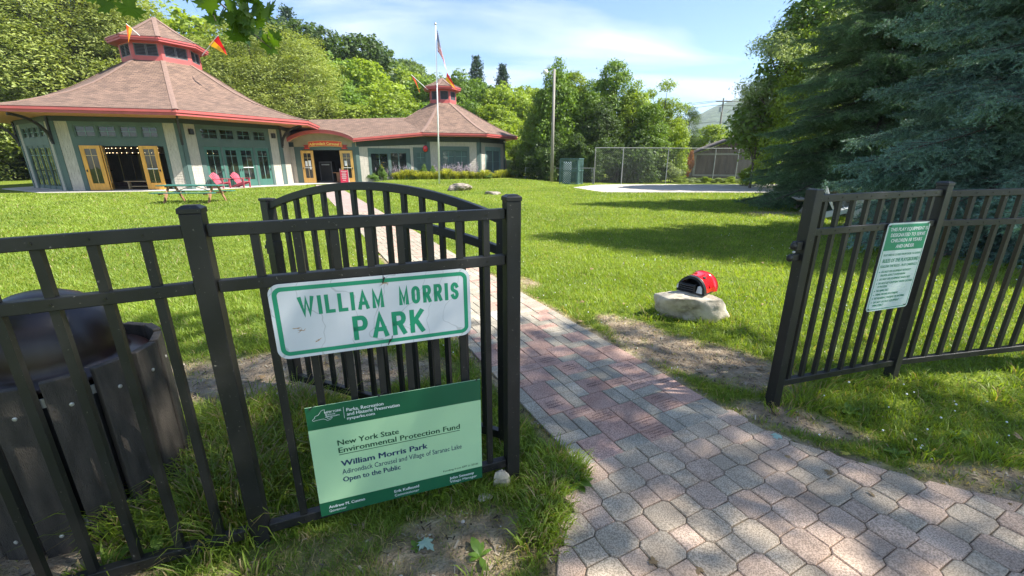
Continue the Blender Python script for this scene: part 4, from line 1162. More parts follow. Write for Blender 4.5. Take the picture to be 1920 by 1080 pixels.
# broken stone wedged under the fence end
def rock_mesh(name, seed, size, sub=3, rough=0.22, flat=0.0):
    g = np.random.default_rng(seed); m = MB().ico((0, 0, 0), 1.0, sub)
    V = np.array(m.v); V = np.sign(V) * np.abs(V) ** (1 - flat); V = V / np.abs(V).max(); off = g.uniform(0, 50, 3)
    dirs = unit(g.normal(0, 1, (9, 3)))
    r_ = np.ones(len(V))
    for d_ in dirs:
        c = V @ d_; r_ = np.where(c > 0.62, r_ * (1 - (c - 0.62) * g.uniform(.3, .9)), r_)
    r_ *= 1 + rough * (vnoise(V[:, 0] * 2 + off[0] + V[:, 2], V[:, 1] * 2 + off[1], 1.0, seed) - .5) + rough * .35 * (vnoise(V[:, 0] * 7 + off[2], V[:, 1] * 6 + V[:, 2] * 5, 1.0, seed + 3) - .5)
    V = V * r_[:, None]
    V[:, 2] = np.where(V[:, 2] < -0.55, -0.55, V[:, 2])
    V = V * np.array(size) / 2
    V[:, 2] -= V[:, 2].min()
    m.v = [tuple(v) for v in V]
    return m
def stone_mat(name, lo, hi, mid=None, sc=6, crack=0.6):
    m, n, l, b = nodes_of(name)
    tc = n.new('ShaderNodeTexCoord'); nz = n.new('ShaderNodeTexNoise'); nz.inputs['Scale'].default_value = sc; nz.inputs['Detail'].default_value = 9; nz.inputs['Roughness'].default_value = .65
    l.new(tc.outputs['Object'], nz.inputs['Vector'])
    r = ramp(n, [(0.32, lo), (0.5, mid or [(a + b_) / 2 for a, b_ in zip(lo, hi)]), (0.66, hi)]); l.new(nz.outputs['Fac'], r.inputs[0])
    l.new(r.outputs[0], b.inputs['Base Color']); b.inputs['Roughness'].default_value = 0.9
    bp = n.new('ShaderNodeBump'); bp.inputs['Strength'].default_value = 0.9; bp.inputs['Distance'].default_value = 0.02
    l.new(nz.outputs['Fac'], bp.inputs['Height']); l.new(bp.outputs[0], b.inputs['Normal'])
    return m
STONE = stone_mat('lichened_field_stone', (0.20, 0.165, 0.12), (0.64, 0.57, 0.46), (0.50, 0.44, 0.34), 5)
STONE2 = stone_mat('grey_granite', (0.12, 0.10, 0.085), (0.34, 0.29, 0.24), None, 4)
w = rock_mesh('stone', 31, (0.10, 0.075, 0.16), 2, .3, flat=.35).build('stone', STONE, None); w.location = on_fence(1.105, -0.015, -0.03); w.rotation_euler = (0.1, 0.12, .4)
tag(w, 'broken pale stone jammed under the fence rail beside the end post', 'stone')
w2 = rock_mesh('stone', 33, (0.07, 0.06, 0.035), 2, .3).build('stone', STONE, None); w2.location = (*on_fence(1.01, 0, -0.10)[:2], -0.012)
tag(w2, 'small flat stone in dry grass near the pale green board', 'stone')

# -- slatted bin ---------------------------------------------------------------
bin_ = empty('litter_bin', (-2.10, 1.77, -0.01)); bin_.scale = (.92, .92, 1); tag(bin_, 'round litter bin of dark vertical slats with a domed maroon lid behind the fence', 'litter bin')
SLAT = mat('dark_recycled_slat', (0.062, 0.052, 0.042), 0.7, 0.45, 7, 0.6, 90, stretch=(3, 3, 0.7))
BOLT = mat('bolt_head', (0.62, 0.60, 0.55), 0.35, 0.1, 20, metal=0.5)
LID = mat('maroon_lid_plastic', (0.020, 0.009, 0.008), 0.34, 0.3, 4, 0.03, 20, spec=0.6)
sl = MB().box(-0.073, 0.073, -0.019, 0.019, 0.0, 0.80).build('slat', SLAT, None, bevel=0.005); slm = sl.data; bpy.data.objects.remove(sl)
bl = MB().tube([(0, 0, 0), (0, -0.004, 0), (0, -.006, 0)], [0.0085, 0.0085, 0.004], 10).build('bolt', BOLT, None); blm = bl.data; bpy.data.objects.remove(bl)
g = np.random.default_rng(8)
for k in range(15):
    a = 2 * math.pi * k / 15 + 0.13
    o = link('slat', slm, bin_); m_ = o.modifiers.new('bevel', 'BEVEL'); m_.width = .005; m_.segments = 2
    o.location = (0.392 * math.cos(a), 0.392 * math.sin(a), g.uniform(-.006, .010)); o.rotation_euler = (0, R(g.uniform(-.5, .5)), a + math.pi / 2)
    for z in (0.68, 0.10):
        b = link('bolt', blm, o); b.location = (0, -0.0192, z)
MB().lathe([(0.365, .68), (.372, .68), (.372, .72), (.365, .72)], 40).lathe([(0.365, .08), (.372, .08), (.372, .12), (.365, .12)], 40).build('hoop', STEEL, bin_)
MB().lathe([(0.33, 0.02), (.345, .70), (.33, .72), (.31, 0.03), (0.0, 0.02)], 40).build('liner', IRON, bin_, smooth=True)
MB().lathe([(0.352, .735), (.356, .745), (.345, .755), (.285, .765), (.272, .785), (.272, .83), (.262, .90), (.238, .965), (.20, 1.015), (.15, 1.055), (.09, 1.080), (.04, 1.090), (0.0, 1.092)], 56).build('lid', LID, bin_, smooth=True)

# -- rock with a red and black shell toy on it ------------------------------------------
rk = rock_mesh('boulder', 12, (0.80, 0.62, 0.60), 4, .24, flat=.10).build('boulder', STONE, None, smooth=True)
for v in rk.data.vertices: v.co.z = v.co.z if v.co.z < .30 else .30 + (v.co.z - .30) * .3
rk.location = (1.935, 4.36, -0.06); rk.rotation_euler = (0, 0, 0.2)
tag(rk, 'low pale field boulder in the grass with the red and black toy on top', 'boulder')
_c, _s = math.cos(.2), math.sin(.2); _tz = sorted(-.06 + v.co.z for v in rk.data.vertices if math.hypot(v.co.x - .05 * _c, v.co.y - .03) < .13)[-4]
ty = empty('toy_shell', (1.955, 4.33, _tz + .012), R(-48)); ty.scale = (1.0,) * 3; tag(ty, 'glossy red and black domed toy shell resting on the pale boulder', 'toy')
REDP = mat('glossy_red_plastic', (0.62, 0.012, 0.018), 0.16, 0.06, 3, coat=0.5); BLKP = mat('black_plastic', (0.02, 0.02, 0.022), 0.35, 0.2, 8); WHP = mat('white_plastic', (0.75, 0.75, 0.75), 0.4, 0.04)
def arch_strip(y0, y1, r0, r1, zs=1.0, n=20, thick=0.006, flare0=0.0, flare1=0.0, lip=0.0):
    m = MB(); ang = np.linspace(R(-4), R(184), n)
    ys = np.linspace(y0, y1, 7)
    for j, y in enumerate(ys):
        t = j / 6; r_ = r0 + (r1 - r0) * t + flare1 * max(0, t - .7) ** 2 * 10
        for side in (0, 1):
            for a in ang:
                k = 1 + lip * max(0, t - .5) * math.cos(2 * a)
                q = (r_ - side * thick) * k
                m.v.append((q * math.cos(a), y + (0.02 * math.sin(3 * a) * t if flare1 else 0), q * math.sin(a) * zs))
    N = n
    for j in range(6):
        for side in (0, 1):
            for i in range(N - 1):
                a0 = (j * 2 + side) * N + i; b0 = ((j + 1) * 2 + side) * N + i
                m.f.append((a0, a0 + 1, b0 + 1, b0) if side else (a0, b0, b0 + 1, a0 + 1))
    for j, in ((0,), (6,)):
        for i in range(N - 1):
            a0 = j * 2 * N + i; m.f.append((a0, a0 + 1, a0 + N + 1, a0 + N) if j else (a0 + N, a0 + N + 1, a0 + 1, a0))
    return m
arch_strip(-0.045, 0.19, 0.150, 0.158, 1.12, flare1=0.012).build('shell', REDP, ty, smooth=True)
arch_strip(-0.085, -0.040, 0.152, 0.1545, 1.12, thick=0.022).build('front_arch', BLKP, ty, smooth=True)
arch_strip(-0.05, 0.16, 0.128, 0.135, 1.08).build('lining', BLKP, ty, smooth=True)
MB().box(-.13, .13, 0.155, 0.17, 0, .10).build('back_panel', BLKP, ty)
br = MB()
for z in (0.028, 0.050, 0.072): br.tube([(-.125, -.10, z), (-.04, -.118, z), (.05, -.112, z)], 0.0085, 8)
br.box(-.13, .05, -.105, -.085, .075, .088).box(0.045, .060, -.12, -.07, 0.0, .085).build('bumper_bar', BLKP, ty, bevel=0.003)
MB().prism([(0.062, 0.0), (0.128, 0.0), (0.122, 0.055), (0.100, 0.085), (0.078, 0.070)], -0.006, 0.006, o=(0, -0.088, 0.002), ax=(1, 0, 0), ay=(0, 0, 1), az=(0, 1, 0)).build('side_panel', WHP, ty, bevel=.003)
MB().prism([(-0.150, 0.02), (-0.132, 0.02), (-0.128, 0.075), (-0.140, 0.060)], -0.006, 0.006, o=(0, -0.095, 0.0), ax=(1, 0, 0), ay=(0, 0, 1), az=(0, 1, 0)).build('side_panel', WHP, ty)
for a_, y_ in ((58, .03), (22, .05), (100, .06)):
    rr = 0.158; a = R(a_); c = np.array([rr * math.cos(a), y_, rr * 1.12 * math.sin(a)]); t = np.array([-math.sin(a), 0, math.cos(a) * 1.1]); n3 = np.array([math.cos(a), 0, math.sin(a)])
    MB().prism([(math.cos(k) * .017, math.sin(k) * .024) for k in np.linspace(0, 5.9, 14)], -0.001, 0.004, o=c, ax=t / np.linalg.norm(t), ay=(0, 1, 0), az=n3).build('vent_spot', BLKP if a_ == 58 else REDP, ty)
MB().box(-.155, .155, -.09, .18, -0.012, 0.004).build('base_tray', BLKP, ty, bevel=.004)

# fallen leaves
def maple_leaf_mesh(name, size=1.0, curl=0.12):
    half = [(0.0, -0.02), (0.10, -0.05), (0.30, -0.16), (0.26, -0.02), (0.48, 0.00), (0.36, 0.12), (0.62, 0.34), (0.40, 0.34), (0.42, 0.44), (0.22, 0.36), (0.20, 0.60), (0.28, 0.66), (0.12, 0.74), (0.0, 1.0)]
    pts = half + [(-x, y) for x, y in half[-2:0:-1]]
    vs = [(0, 0.30, 0.0)] + [(x, y, -curl * (x * x + (y - .3) ** 2 * .5) + 0.05 * abs(x)) for x, y in pts]
    n = len(pts); fs = [(0, 1 + i, 1 + (i + 1) % n) for i in range(n)]
    b = len(vs); vs += [(-0.008, 0, 0), (0.008, 0, 0), (0.006, -0.5, -0.10), (-0.006, -0.5, -0.10)]; fs.append((b, b + 3, b + 2, b + 1))
    me = bpy.data.meshes.new(name); me.from_pydata([tuple(np.array(v) * size) for v in vs], [], fs); me.update()
    a = me.attributes.new('tone', 'FLOAT', 'POINT'); a.data.foreach_set('value', np.full(len(vs), 0.5, np.float32))
    return me
DRY = leaf_mat('dry_leaf', (0.20, 0.11, 0.04), (0.45, 0.34, 0.20), 0.1, 0.8, obj_rand=0.35)
PALEL = leaf_mat('pale_leaf_back', (0.30, 0.42, 0.36), (0.36, 0.50, 0.42), 0.1, 0.7)
YELL = leaf_mat('yellow_leaf', (0.45, 0.40, 0.06), (0.60, 0.55, 0.12), 0.2, 0.6)
for (px, py, mt, sz, lab) in ((793, 1015, PALEL, 0.075, 'pale underside of a fallen maple leaf on the soil below the green board'), (1458, 816, PALEL, 0.06, 'blue-green fallen leaf at the edge of the pavers near the right post'),
                              (1590, 853, YELL, 0.05, 'yellow fallen leaf on the paver edge below the right fence'), (1560, 889, DRY, 0.045, 'pale curled leaf lying on the octagonal pavers'),
                              (1092, 603, DRY, 0.07, 'dry leaf on the grass edge halfway up the brick path'), (1425, 693, DRY, 0.06, 'whitish dry leaf on bare soil left of the right fence post'), (1225, 1058, DRY, 0.04, 'tiny dry leaf caught in a paver joint at the bottom')):
    p = gp(px, py, 0.006); me = maple_leaf_mesh('fallen_leaf', sz, 0.35); o = link('fallen_leaf', me, None, mt); o.location = (p[0], p[1], 0.012); o.rotation_euler = (random.uniform(-.2, .2), random.uniform(-.2, .2), random.uniform(0, 6.28)); tag(o, lab, 'leaf', 'fallen leaves around the gate')
g = np.random.default_rng(23); n = 0; me_dl = maple_leaf_mesh('fallen_leaf', 0.05, 0.5)
while n < 46:
    x, y = g.uniform(-3.5, 4.5), g.uniform(1.3, 8)
    if g.random() < 0.25 + 0.75 * float(dirt_at(x, y)):
        o = link('fallen_leaf', me_dl, None); 
        if not me_dl.materials: me_dl.materials.append(DRY)
        o.location = (x, y, 0.004 if no_grass(np.array([x]), np.array([y]))[0] else 0.03); o.rotation_euler = (g.uniform(-.5, .5), g.uniform(-.5, .5), g.uniform(0, 6.28)); sc_ = g.uniform(.5, 1.2); o.scale = (sc_,) * 3
        tag(o, 'small brown dry leaf lying in the grass or on the soil', 'leaf', 'small brown leaves strewn about'); n += 1
# dead twig behind the fence
for pts, lab in (([(-1.62, 1.98, .010), (-1.45, 2.10, .035), (-1.25, 2.18, .03), (-1.02, 2.22, .010), (-.8, 2.30, .015)], 'long pale dead stem lying behind the left fence'), ([(-1.45, 2.62, .01), (-1.40, 2.70, .05), (-1.36, 2.80, .06), (-1.39, 2.86, .010)], 'short crooked twig on bare soil behind the fence')):
    tag(MB().tube([np.array(p) for p in pts], [.006, .007, .006, .005, .003][:len(pts)], 7).build('twig', GREYWOOD, None), lab, 'twig')
# broad-leaved weeds at the foot of the fence
WEED = leaf_mat('weed_leaf', (0.06, 0.13, 0.02), (0.14, 0.24, 0.04), 0.35, 0.45)
def weed(x, y, s, n_, seed, lab):
    g = np.random.default_rng(seed); m = MB()
    for k in range(n_):
        a = 2 * math.pi * k / n_ + g.uniform(-.4, .4); L_ = s * g.uniform(.6, 1.1); w_ = L_ * g.uniform(.16, .26); el = g.uniform(.3, 1.0)
        d_ = np.array([math.cos(a), math.sin(a), 0]); sd = np.array([-math.sin(a), math.cos(a), 0])
        rows = []
        for t, ww in ((0, .12), (.2, .45), (.45, 1), (.7, .85), (.9, .4), (1.0, .010)):
            c = d_ * L_ * t * math.cos(el * (1 - .6 * t)) + np.array([0, 0, L_ * math.sin(el) * (t - .45 * t * t)])
            rows.append((c - sd * w_ * ww + (0, 0, .15 * w_ * ww), c, c + sd * w_ * ww + (0, 0, .15 * w_ * ww)))
        b = len(m.v); m.v += [tuple(q) for r_ in rows for q in r_]
        for i in range(5):
            for j in range(2): m.f.append((b + 3 * i + j, b + 3 * i + j + 1, b + 3 * i + j + 4, b + 3 * i + j + 3))
    o = m.build('weed', WEED, None, smooth=True); o.location = (x, y, -0.01)
    at_ = o.data.attributes.new('tone', 'FLOAT', 'POINT'); at_.data.foreach_set('value', np.random.default_rng(seed).uniform(.2, 1, len(m.v)).astype(np.float32))
    tag(o, lab, 'weed', 'broad leaved weeds'); return o
wd = [(200, 1062, .12, 6, 'plantain rosette just inside the bottom rail, lower left corner'), (300, 1035, .11, 5, 'broad pointed leaves between the first pickets by the bin'), (372, 925, .13, 6, 'upright light green weed behind the fence beside the bin'),
      (440, 930, .12, 7, 'yellow-green seedling in long grass left of the tall post'), (545, 990, .07, 5, 'small yellowing weed at the foot of the tall left post'), (520, 1010, .06, 5, 'tiny sprout in front of the tall left post'), (900, 1040, .09, 6, 'dandelion rosette beside the lower edge of the pavers'),
      (1080, 905, .10, 9, 'leafy tuft spilling over the paver edge'), (1590, 770, .09, 7, 'plantain in the lawn in front of the right fence'), (1680, 850, .08, 6, 'plantain in the lawn near the paver edge on the right'), (1800, 820, .09, 7, 'broad weed in the lawn at the lower right'), (1745, 850, .08, 6, 'flat weed right of the plantain by the paver edge'), (780, 1025, .04, 5, 'tiny clover plant on the bare soil below the green board')]
for i, (px, py, s, n_, lab) in enumerate(wd):
    p = gp(px, py); weed(p[0], p[1], s, n_, 40 + i, lab)

# ================================================================== BUILDINGS
Z3 = np.array([0, 0, 1.0])
def wpart(m, name, material, parent, root=True, smooth=False, bevel=0.0):
    """part built in world coordinates under a thing whose Empty stands elsewhere"""
    o = m.build(name, material, parent, smooth=smooth, bevel=bevel)
    if root:
        o.matrix_parent_inverse = Matrix.Translation(-parent.location)
    return o
class Fr:
    """vertical facade plane from A to B (left to right seen from outside)"""
    def __init__(s, A, B):
        s.A = np.array([A[0], A[1], 0.0]); s.B = np.array([B[0], B[1], 0.0])
        d = s.B - s.A; s.L = np.linalg.norm(d); s.d = d / s.L; s.n = np.array([s.d[1], -s.d[0], 0.0])
    def p(s, t, z, o=0.0): return s.A + s.d * t + s.n * o + Z3 * z
    def box(s, m, s0, s1, z0, z1, o0, o1): return m.frame_box(s.A, s.d, s.n, Z3, s0, s1, o0, o1, z0, z1)
def vert(C, r_, phi, k): 
    a = phi + k * math.pi / 4; return (C[0] + r_ * math.cos(a), C[1] + r_ * math.sin(a))
def octa(C, r_, phi): return [vert(C, r_, phi, k) for k in range(8)]

def shakes(fr, s0, s1, z0, z1, parent, seed, skip=()):
    g = np.random.default_rng(seed); m = MB(); H = 0.145
    z = z0
    while z < z1 - 0.03:
        h = min(H, z1 - z); s = s0
        while s < s1 - 0.01:
            w = min(g.uniform(0.11, 0.22), s1 - s)
            if s1 - (s + w) < 0.05: w = s1 - s
            if not any(a < s + w / 2 < b and c < z + h / 2 < d_ for a, b, c, d_ in skip):
                ob = g.uniform(0.014, 0.021); a, b = s + .003, s + w - .003; dz = g.uniform(-.004, .004)
                P = [fr.p(a, z + dz, 0.001), fr.p(b, z + dz, 0.001), fr.p(a, z + dz, ob), fr.p(b, z + dz, ob), fr.p(a, z + h + .02, .005), fr.p(b, z + h + .02, .005)]
                m.add(P, [(2, 3, 5, 4), (0, 1, 3, 2), (0, 2, 4), (1, 5, 3)])
            s += w
        z += H
    if m.v:
        o = m.build('shake_siding', SHAKE, parent); tag(o, kind='stuff')
def wall_core(fr, z0, z1, openings, name, parent, material=SHAKE, th=0.18, smin=0.0, smax=None):
    smax = fr.L if smax is None else smax
    bs = sorted({smin, smax, *[o[0] for o in openings], *[o[1] for o in openings]}); m = MB()
    for a, b in zip(bs[:-1], bs[1:]):
        if b - a < 1e-4: continue
        mid = (a + b) / 2; cuts = sorted([(o[2], o[3]) for o in openings if o[0] < mid < o[1]]); z = z0
        for c0, c1 in cuts:
            if c0 > z + 1e-4: fr.box(m, a, b, z, c0, -th, 0)
            z = max(z, c1)
        if z < z1 - 1e-4: fr.box(m, a, b, z, z1, -th, 0)
    return wpart(m, name, material, parent)
def frame_part(fr, s0, s1, z0, z1, w, name, material, parent, o0=-0.05, o1=0.02, nv=1, nh=1, bar=0.022, glass=True, gmat=None, sub=False, muntin_mat=None):
    """window: outer frame, pane behind it, muntins as its own pieces"""
    m = MB()
    fr.box(m, s0, s0 + w, z0, z1, o0, o1); fr.box(m, s1 - w, s1, z0, z1, o0, o1)
    fr.box(m, s0 + w, s1 - w, z1 - w, z1, o0, o1); fr.box(m, s0 + w, s1 - w, z0, z0 + w, o0, o1)
    win = wpart(m, name, material, parent)
    if glass:
        g_ = MB(); om = (o0 + o1) / 2 - 0.012
        g_.add([fr.p(s0 + w, z0 + w, om), fr.p(s1 - w, z0 + w, om), fr.p(s1 - w, z1 - w, om), fr.p(s0 + w, z1 - w, om)], [(0, 1, 2, 3)])
        g_.build('pane', gmat or GLASS, win)
    if nv or nh:
        for i in range(1, nv + 1):
            s = s0 + w + (s1 - s0 - 2 * w) * i / (nv + 1); mm = MB(); fr.box(mm, s - bar / 2, s + bar / 2, z0 + w, z1 - w, om - .006, om + .02); mm.build('muntin', muntin_mat or material, win)
        for i in range(1, nh + 1):
            z = z0 + w + (z1 - z0 - 2 * w) * i / (nh + 1); mm = MB(); fr.box(mm, s0 + w, s1 - w, z - bar / 2, z + bar / 2, om - .005, om + .022); mm.build('muntin', muntin_mat or material, win)
    return win
MUNT_O = mat('pale_muntin', (0.62, 0.45, 0.20), 0.5, 0.1, 4)
MUNT_G = mat('green_muntin', (0.16, 0.30, 0.27), 0.5, 0.1, 4)
def door_leaf(parent, P, d, w, h, material, gl, muntin, handle_side=1, bar=False, papers=(), th=0.045):
    """glazed door leaf; P = bottom hinge corner, d = direction of its width, gl = side/top/bottom rail widths"""
    d = np.array([d[0], d[1], 0.0]); d /= np.linalg.norm(d); n = np.array([d[1], -d[0], 0.0]); P = np.array(P, float)
    sx, tz, bz = gl; m = MB()
    def bx(m, a, b, c, e, o0=0.0, o1=th): m.frame_box(P, d, n, Z3, a, b, o0, o1, c, e)
    bx(m, 0, sx, 0, h); bx(m, w - sx, w, 0, h); bx(m, sx, w - sx, h - tz, h); bx(m, sx, w - sx, 0, bz)
    dr = wpart(m, 'door', material, parent)
    g_ = MB(); q = [P + d * a + n * th * .5 + Z3 * z for a, z in ((sx, bz), (w - sx, bz), (w - sx, h - tz), (sx, h - tz))]
    g_.add(q, [(0, 1, 2, 3)]); g_.build('pane', GLASS, dr)
    mm = MB(); bx(mm, w / 2 - .011, w / 2 + .011, bz, h - tz, th * .5 - .006, th * .5 + .014); mm.build('muntin', muntin, dr)
    zz = h - tz - (h - tz - bz) * 0.19; mm = MB(); bx(mm, sx, w - sx, zz - .012, zz + .012, th * .5 - .006, th * .5 + .016); mm.build('muntin', muntin, dr)
    if bar:
        zz = bz + (h - tz - bz) * 0.42; mm = MB(); bx(mm, sx, w - sx, zz - .022, zz + .022, th * .5 - .004, th + .03); mm.build('push_bar', WHITE, dr)
    hx = w - sx / 2 if handle_side > 0 else sx / 2
    hb = MB(); bx(hb, hx - .022, hx + .022, 0.98, 1.12, th, th + .012); hb.tube([P + d * hx + n * (th + .012) + Z3 * 1.05, P + d * hx + n * (th + .06) + Z3 * 1.05], .018, 8); hb.ico(P + d * hx + n * (th + .07) + Z3 * 1.05, .03, 1); hb.build('handle', IRON, dr)
    for (a, b, c, e) in papers:
        pm = MB(); pm.add([P + d * (w * x) + n * (th * .5 + .018) + Z3 * z for x, z in ((a, c), (b, c), (b, e), (a, e))], [(0, 1, 2, 3)]); pm.build('paper', WHITE, dr)
    return dr

def roof_shell(C, phi, prof, name, parent, ks=range(8), cap=True):
    me_v, me_f, uvs = [], [], []
    for k in ks:
        v = 0
        for (r0, z0), (r1, z1) in zip(prof[:-1], prof[1:]):
            a0, b0 = vert(C, r0, phi, k), vert(C, r0, phi, k + 1); a1, b1 = vert(C, r1, phi, k), vert(C, r1, phi, k + 1)
            h0 = r0 * math.sin(math.pi / 8); h1 = r1 * math.sin(math.pi / 8)
            sl = math.hypot((r1 - r0) * math.cos(math.pi / 8), z1 - z0)
            b = len(me_v); me_v += [(*a0, z0), (*b0, z0), (*b1, z1), (*a1, z1)]
            me_f.append((b, b + 1, b + 2, b + 3)); k7 = k * 7.3
            uvs += [(k7 - h0, v), (k7 + h0, v), (k7 + h1, v + sl), (k7 - h1, v + sl)]; v += sl
    me = bpy.data.meshes.new(name); me.from_pydata(me_v, [], me_f)
    ul = me.uv_layers.new(name='UVMap')
    for i, uv in enumerate(uvs): ul.data[i].uv = uv
    o = link(name, me, parent, ROOF); o.matrix_parent_inverse = Matrix.Translation(-parent.location)
    for k in ks:
        cp = MB(); pts = [np.array([*vert(C, r_, phi, k), z]) for r_, z in prof]; hv_ = []
        e = np.array([math.cos(phi + k * math.pi / 4), math.sin(phi + k * math.pi / 4), 0]); sd = np.array([-e[1], e[0], 0])
        for p in pts: hv_ += [p + sd * .13 + Z3 * -.015, p + sd * .13 + Z3 * .02, p + Z3 * .035, p - sd * .13 + Z3 * .02, p - sd * .13 + Z3 * -.015]
        cp.add(hv_, [(5 * i + j, 5 * i + j + 1, 5 * i + j + 6, 5 * i + j + 5) for i in range(len(pts) - 1) for j in range(4)])
        cp.build('hip_cap', mat('hip_cap_shingle', (0.20, 0.13, 0.102), 0.9, 0.15, 8, .3, 60), o)
    return o
def oct_ring(C, phi, ro, ri, z0, z1, name, material, parent, ks=range(8)):
    m = MB()
    for k in ks:
        P = [(*vert(C, ri, phi, k), z0), (*vert(C, ri, phi, k + 1), z0), (*vert(C, ro, phi, k + 1), z0), (*vert(C, ro, phi, k), z0)]
        m.add(P + [(p[0], p[1], z1) for p in P], [(0, 1, 2, 3), (7, 6, 5, 4), (3, 2, 6, 7), (1, 0, 4, 5)])
    return wpart(m, name, material, parent)
LOUV = mat('grey_louver', (0.10, 0.10, 0.11), 0.5, 0.2, 5)
def cupola(C, phi, rw, z0, z1, re, ze, zap, parent, bays, gutter=0.24):
    ks = range(8)
    for k in ks:
        f = Fr(vert(C, rw, phi, k), vert(C, rw, phi, k + 1)); pw = 0.14 * rw / 2.165 + .03
        m = MB(); f.box(m, 0.001, pw, z0 - .3, z1, -.10, 0); f.box(m, f.L - pw, f.L - .001, z0 - .3, z1, -.10, 0)
        f.box(m, pw, f.L - pw, z0 - .3, z0 + .26 * (z1 - z0), -.10, -.003); f.box(m, pw, f.L - pw, z1 - .12, z1, -.10, -.003)
        wl_ = wpart(m, 'cupola_wall', CORAL, parent)
        zb, zt = z0 + .26 * (z1 - z0), z1 - .12
        for b in range(bays):
            a0 = pw + (f.L - 2 * pw) * b / bays + .02; a1 = pw + (f.L - 2 * pw) * (b + 1) / bays - .02
            fm = MB(); t = .03
            f.box(fm, a0, a0 + t, zb, zt, -.07, -.012); f.box(fm, a1 - t, a1, zb, zt, -.07, -.012); f.box(fm, a0 + t, a1 - t, zb, zb + t, -.07, -.012); f.box(fm, a0 + t, a1 - t, zt - t, zt, -.07, -.012)
            lv = wpart(fm, 'louver_frame', mat('grey_trim', (0.16, 0.16, 0.17), .5, .1, 4), parent)
            sm = MB(); nsl = max(6, int((zt - zb) / .085))
            for i in range(nsl):
                z = zb + t + (zt - zb - 2 * t) * (i + .5) / nsl
                P = [f.p(a0 + t, z - .03, -.022), f.p(a1 - t, z - .03, -.022), f.p(a1 - t, z + .022, -.075), f.p(a0 + t, z + .022, -.075)]
                sm.add(P, [(0, 1, 2, 3)]); sm.add([p + Z3 * .008 for p in P], [(0, 1, 2, 3)]); sm.add([P[0], P[1], P[1] + Z3 * .008, P[0] + Z3 * .008], [(0, 1, 2, 3)])
            sm.build('louver', LOUV, lv)
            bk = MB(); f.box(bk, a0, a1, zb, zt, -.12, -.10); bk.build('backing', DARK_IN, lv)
    oct_ring(C, phi, re, re - .06, ze - gutter * .5, ze - .005, 'fascia', CORAL, parent)
    oct_ring(C, phi, re - .05, re - .11, ze - gutter, ze - gutter * .5 - .002, 'fascia', CORAL, parent)
    oct_ring(C, phi, re - .08, rw - .12, ze - gutter + .01, ze - gutter + .03, 'soffit', CORAL, parent)
    roof_shell(C, phi, [(0.02, zap), (re * .55, ze + (zap - ze) * .40), (re + .02, ze)], 'cupola_roof', parent)
    wpart(MB().lathe([(.22, zap - .16), (.16, zap - .05), (.10, zap + .03), (0, zap + .05)], 8, (C[0], C[1], 0)), 'roof_cap', STEEL, parent)

# ---- the big pavilion
BC, BP, BRW = (-23.864, 32.048), -0.921, 7.851
big = empty('carousel_pavilion', (BC[0], BC[1], 0)); tag(big, 'large octagonal shingled pavilion with bell shaped roof, louvered cupola and open orange doors', 'pavilion')
facets = {k: Fr(vert(BC, BRW, BP, k), vert(BC, BRW, BP, k + 1)) for k in range(-4, 4)}
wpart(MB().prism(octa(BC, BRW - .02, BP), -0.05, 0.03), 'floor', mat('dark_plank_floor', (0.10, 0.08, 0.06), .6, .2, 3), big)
TR = [(1.00, 1.99), (2.08, 2.95), (3.10, 3.95), (4.12, 4.95)]
for k in range(-4, 4):
    f = facets[k]
    ops = []
    if k in (-2, -1, 0):
        ops = [(a, b, 2.88, 3.50) for a, b in TR]
        ops.append((1.02, 5.08, 0.03, 2.46))
    w_ = wall_core(f, -0.05, 4.0, ops, 'wall', big)
    if k in (-2, -1, 0, 1):
        shakes(f, 0.22, 0.80, 0.02, 3.68, w_, 100 + k); shakes(f, 5.22, 5.80, 0.02, 3.68, w_, 120 + k)
        if k == 1: shakes(f, 0.8, 5.22, 0.02, 3.68, w_, 130)
    for a_, b_ in ((0.0, .22), (f.L - .22, f.L)): m = MB(); f.box(m, a_, b_, -.04, 3.69, 0.001, 0.045); wpart(m, 'corner_trim', GREEN_TRIM, big)
    m = MB(); f.box(m, 0.0, f.L, 3.69, 3.95, 0.001, 0.055); wpart(m, 'frieze', GREEN_EAVE_SHADE, big)
    if k in (-2, -1, 0):
        m = MB(); f.box(m, .80, 1.02, 0.0, 3.69, .001, .035); f.box(m, 5.08, 5.22, 0.0, 3.69, .001, .035)
        f.box(m, 1.02, 5.08, 2.46, 2.88, .001, .033); f.box(m, 1.02, 5.08, 3.50, 3.69, .001, .033)
        for (a, b), (c, e) in zip(TR[:-1], TR[1:]): f.box(m, b, c, 2.88, 3.50, .001, .033)
        f.box(m, 4.95, 5.08, 2.88, 3.5, .001, .033)
        if TR[0][0] > 1.02: f.box(m, 1.02, TR[0][0], 2.88, 3.5, .001, .033)
        wpart(m, 'window_surround', GREEN_TRIM, big)
        for (a, b) in TR:
            frame_part(f, max(a, 1.025), b, 2.885, 3.495, 0.06, 'transom_window', GREEN_TRIM, big, o0=-.06, o1=.012, nv=1, nh=1, bar=.018, muntin_mat=MUNT_G)
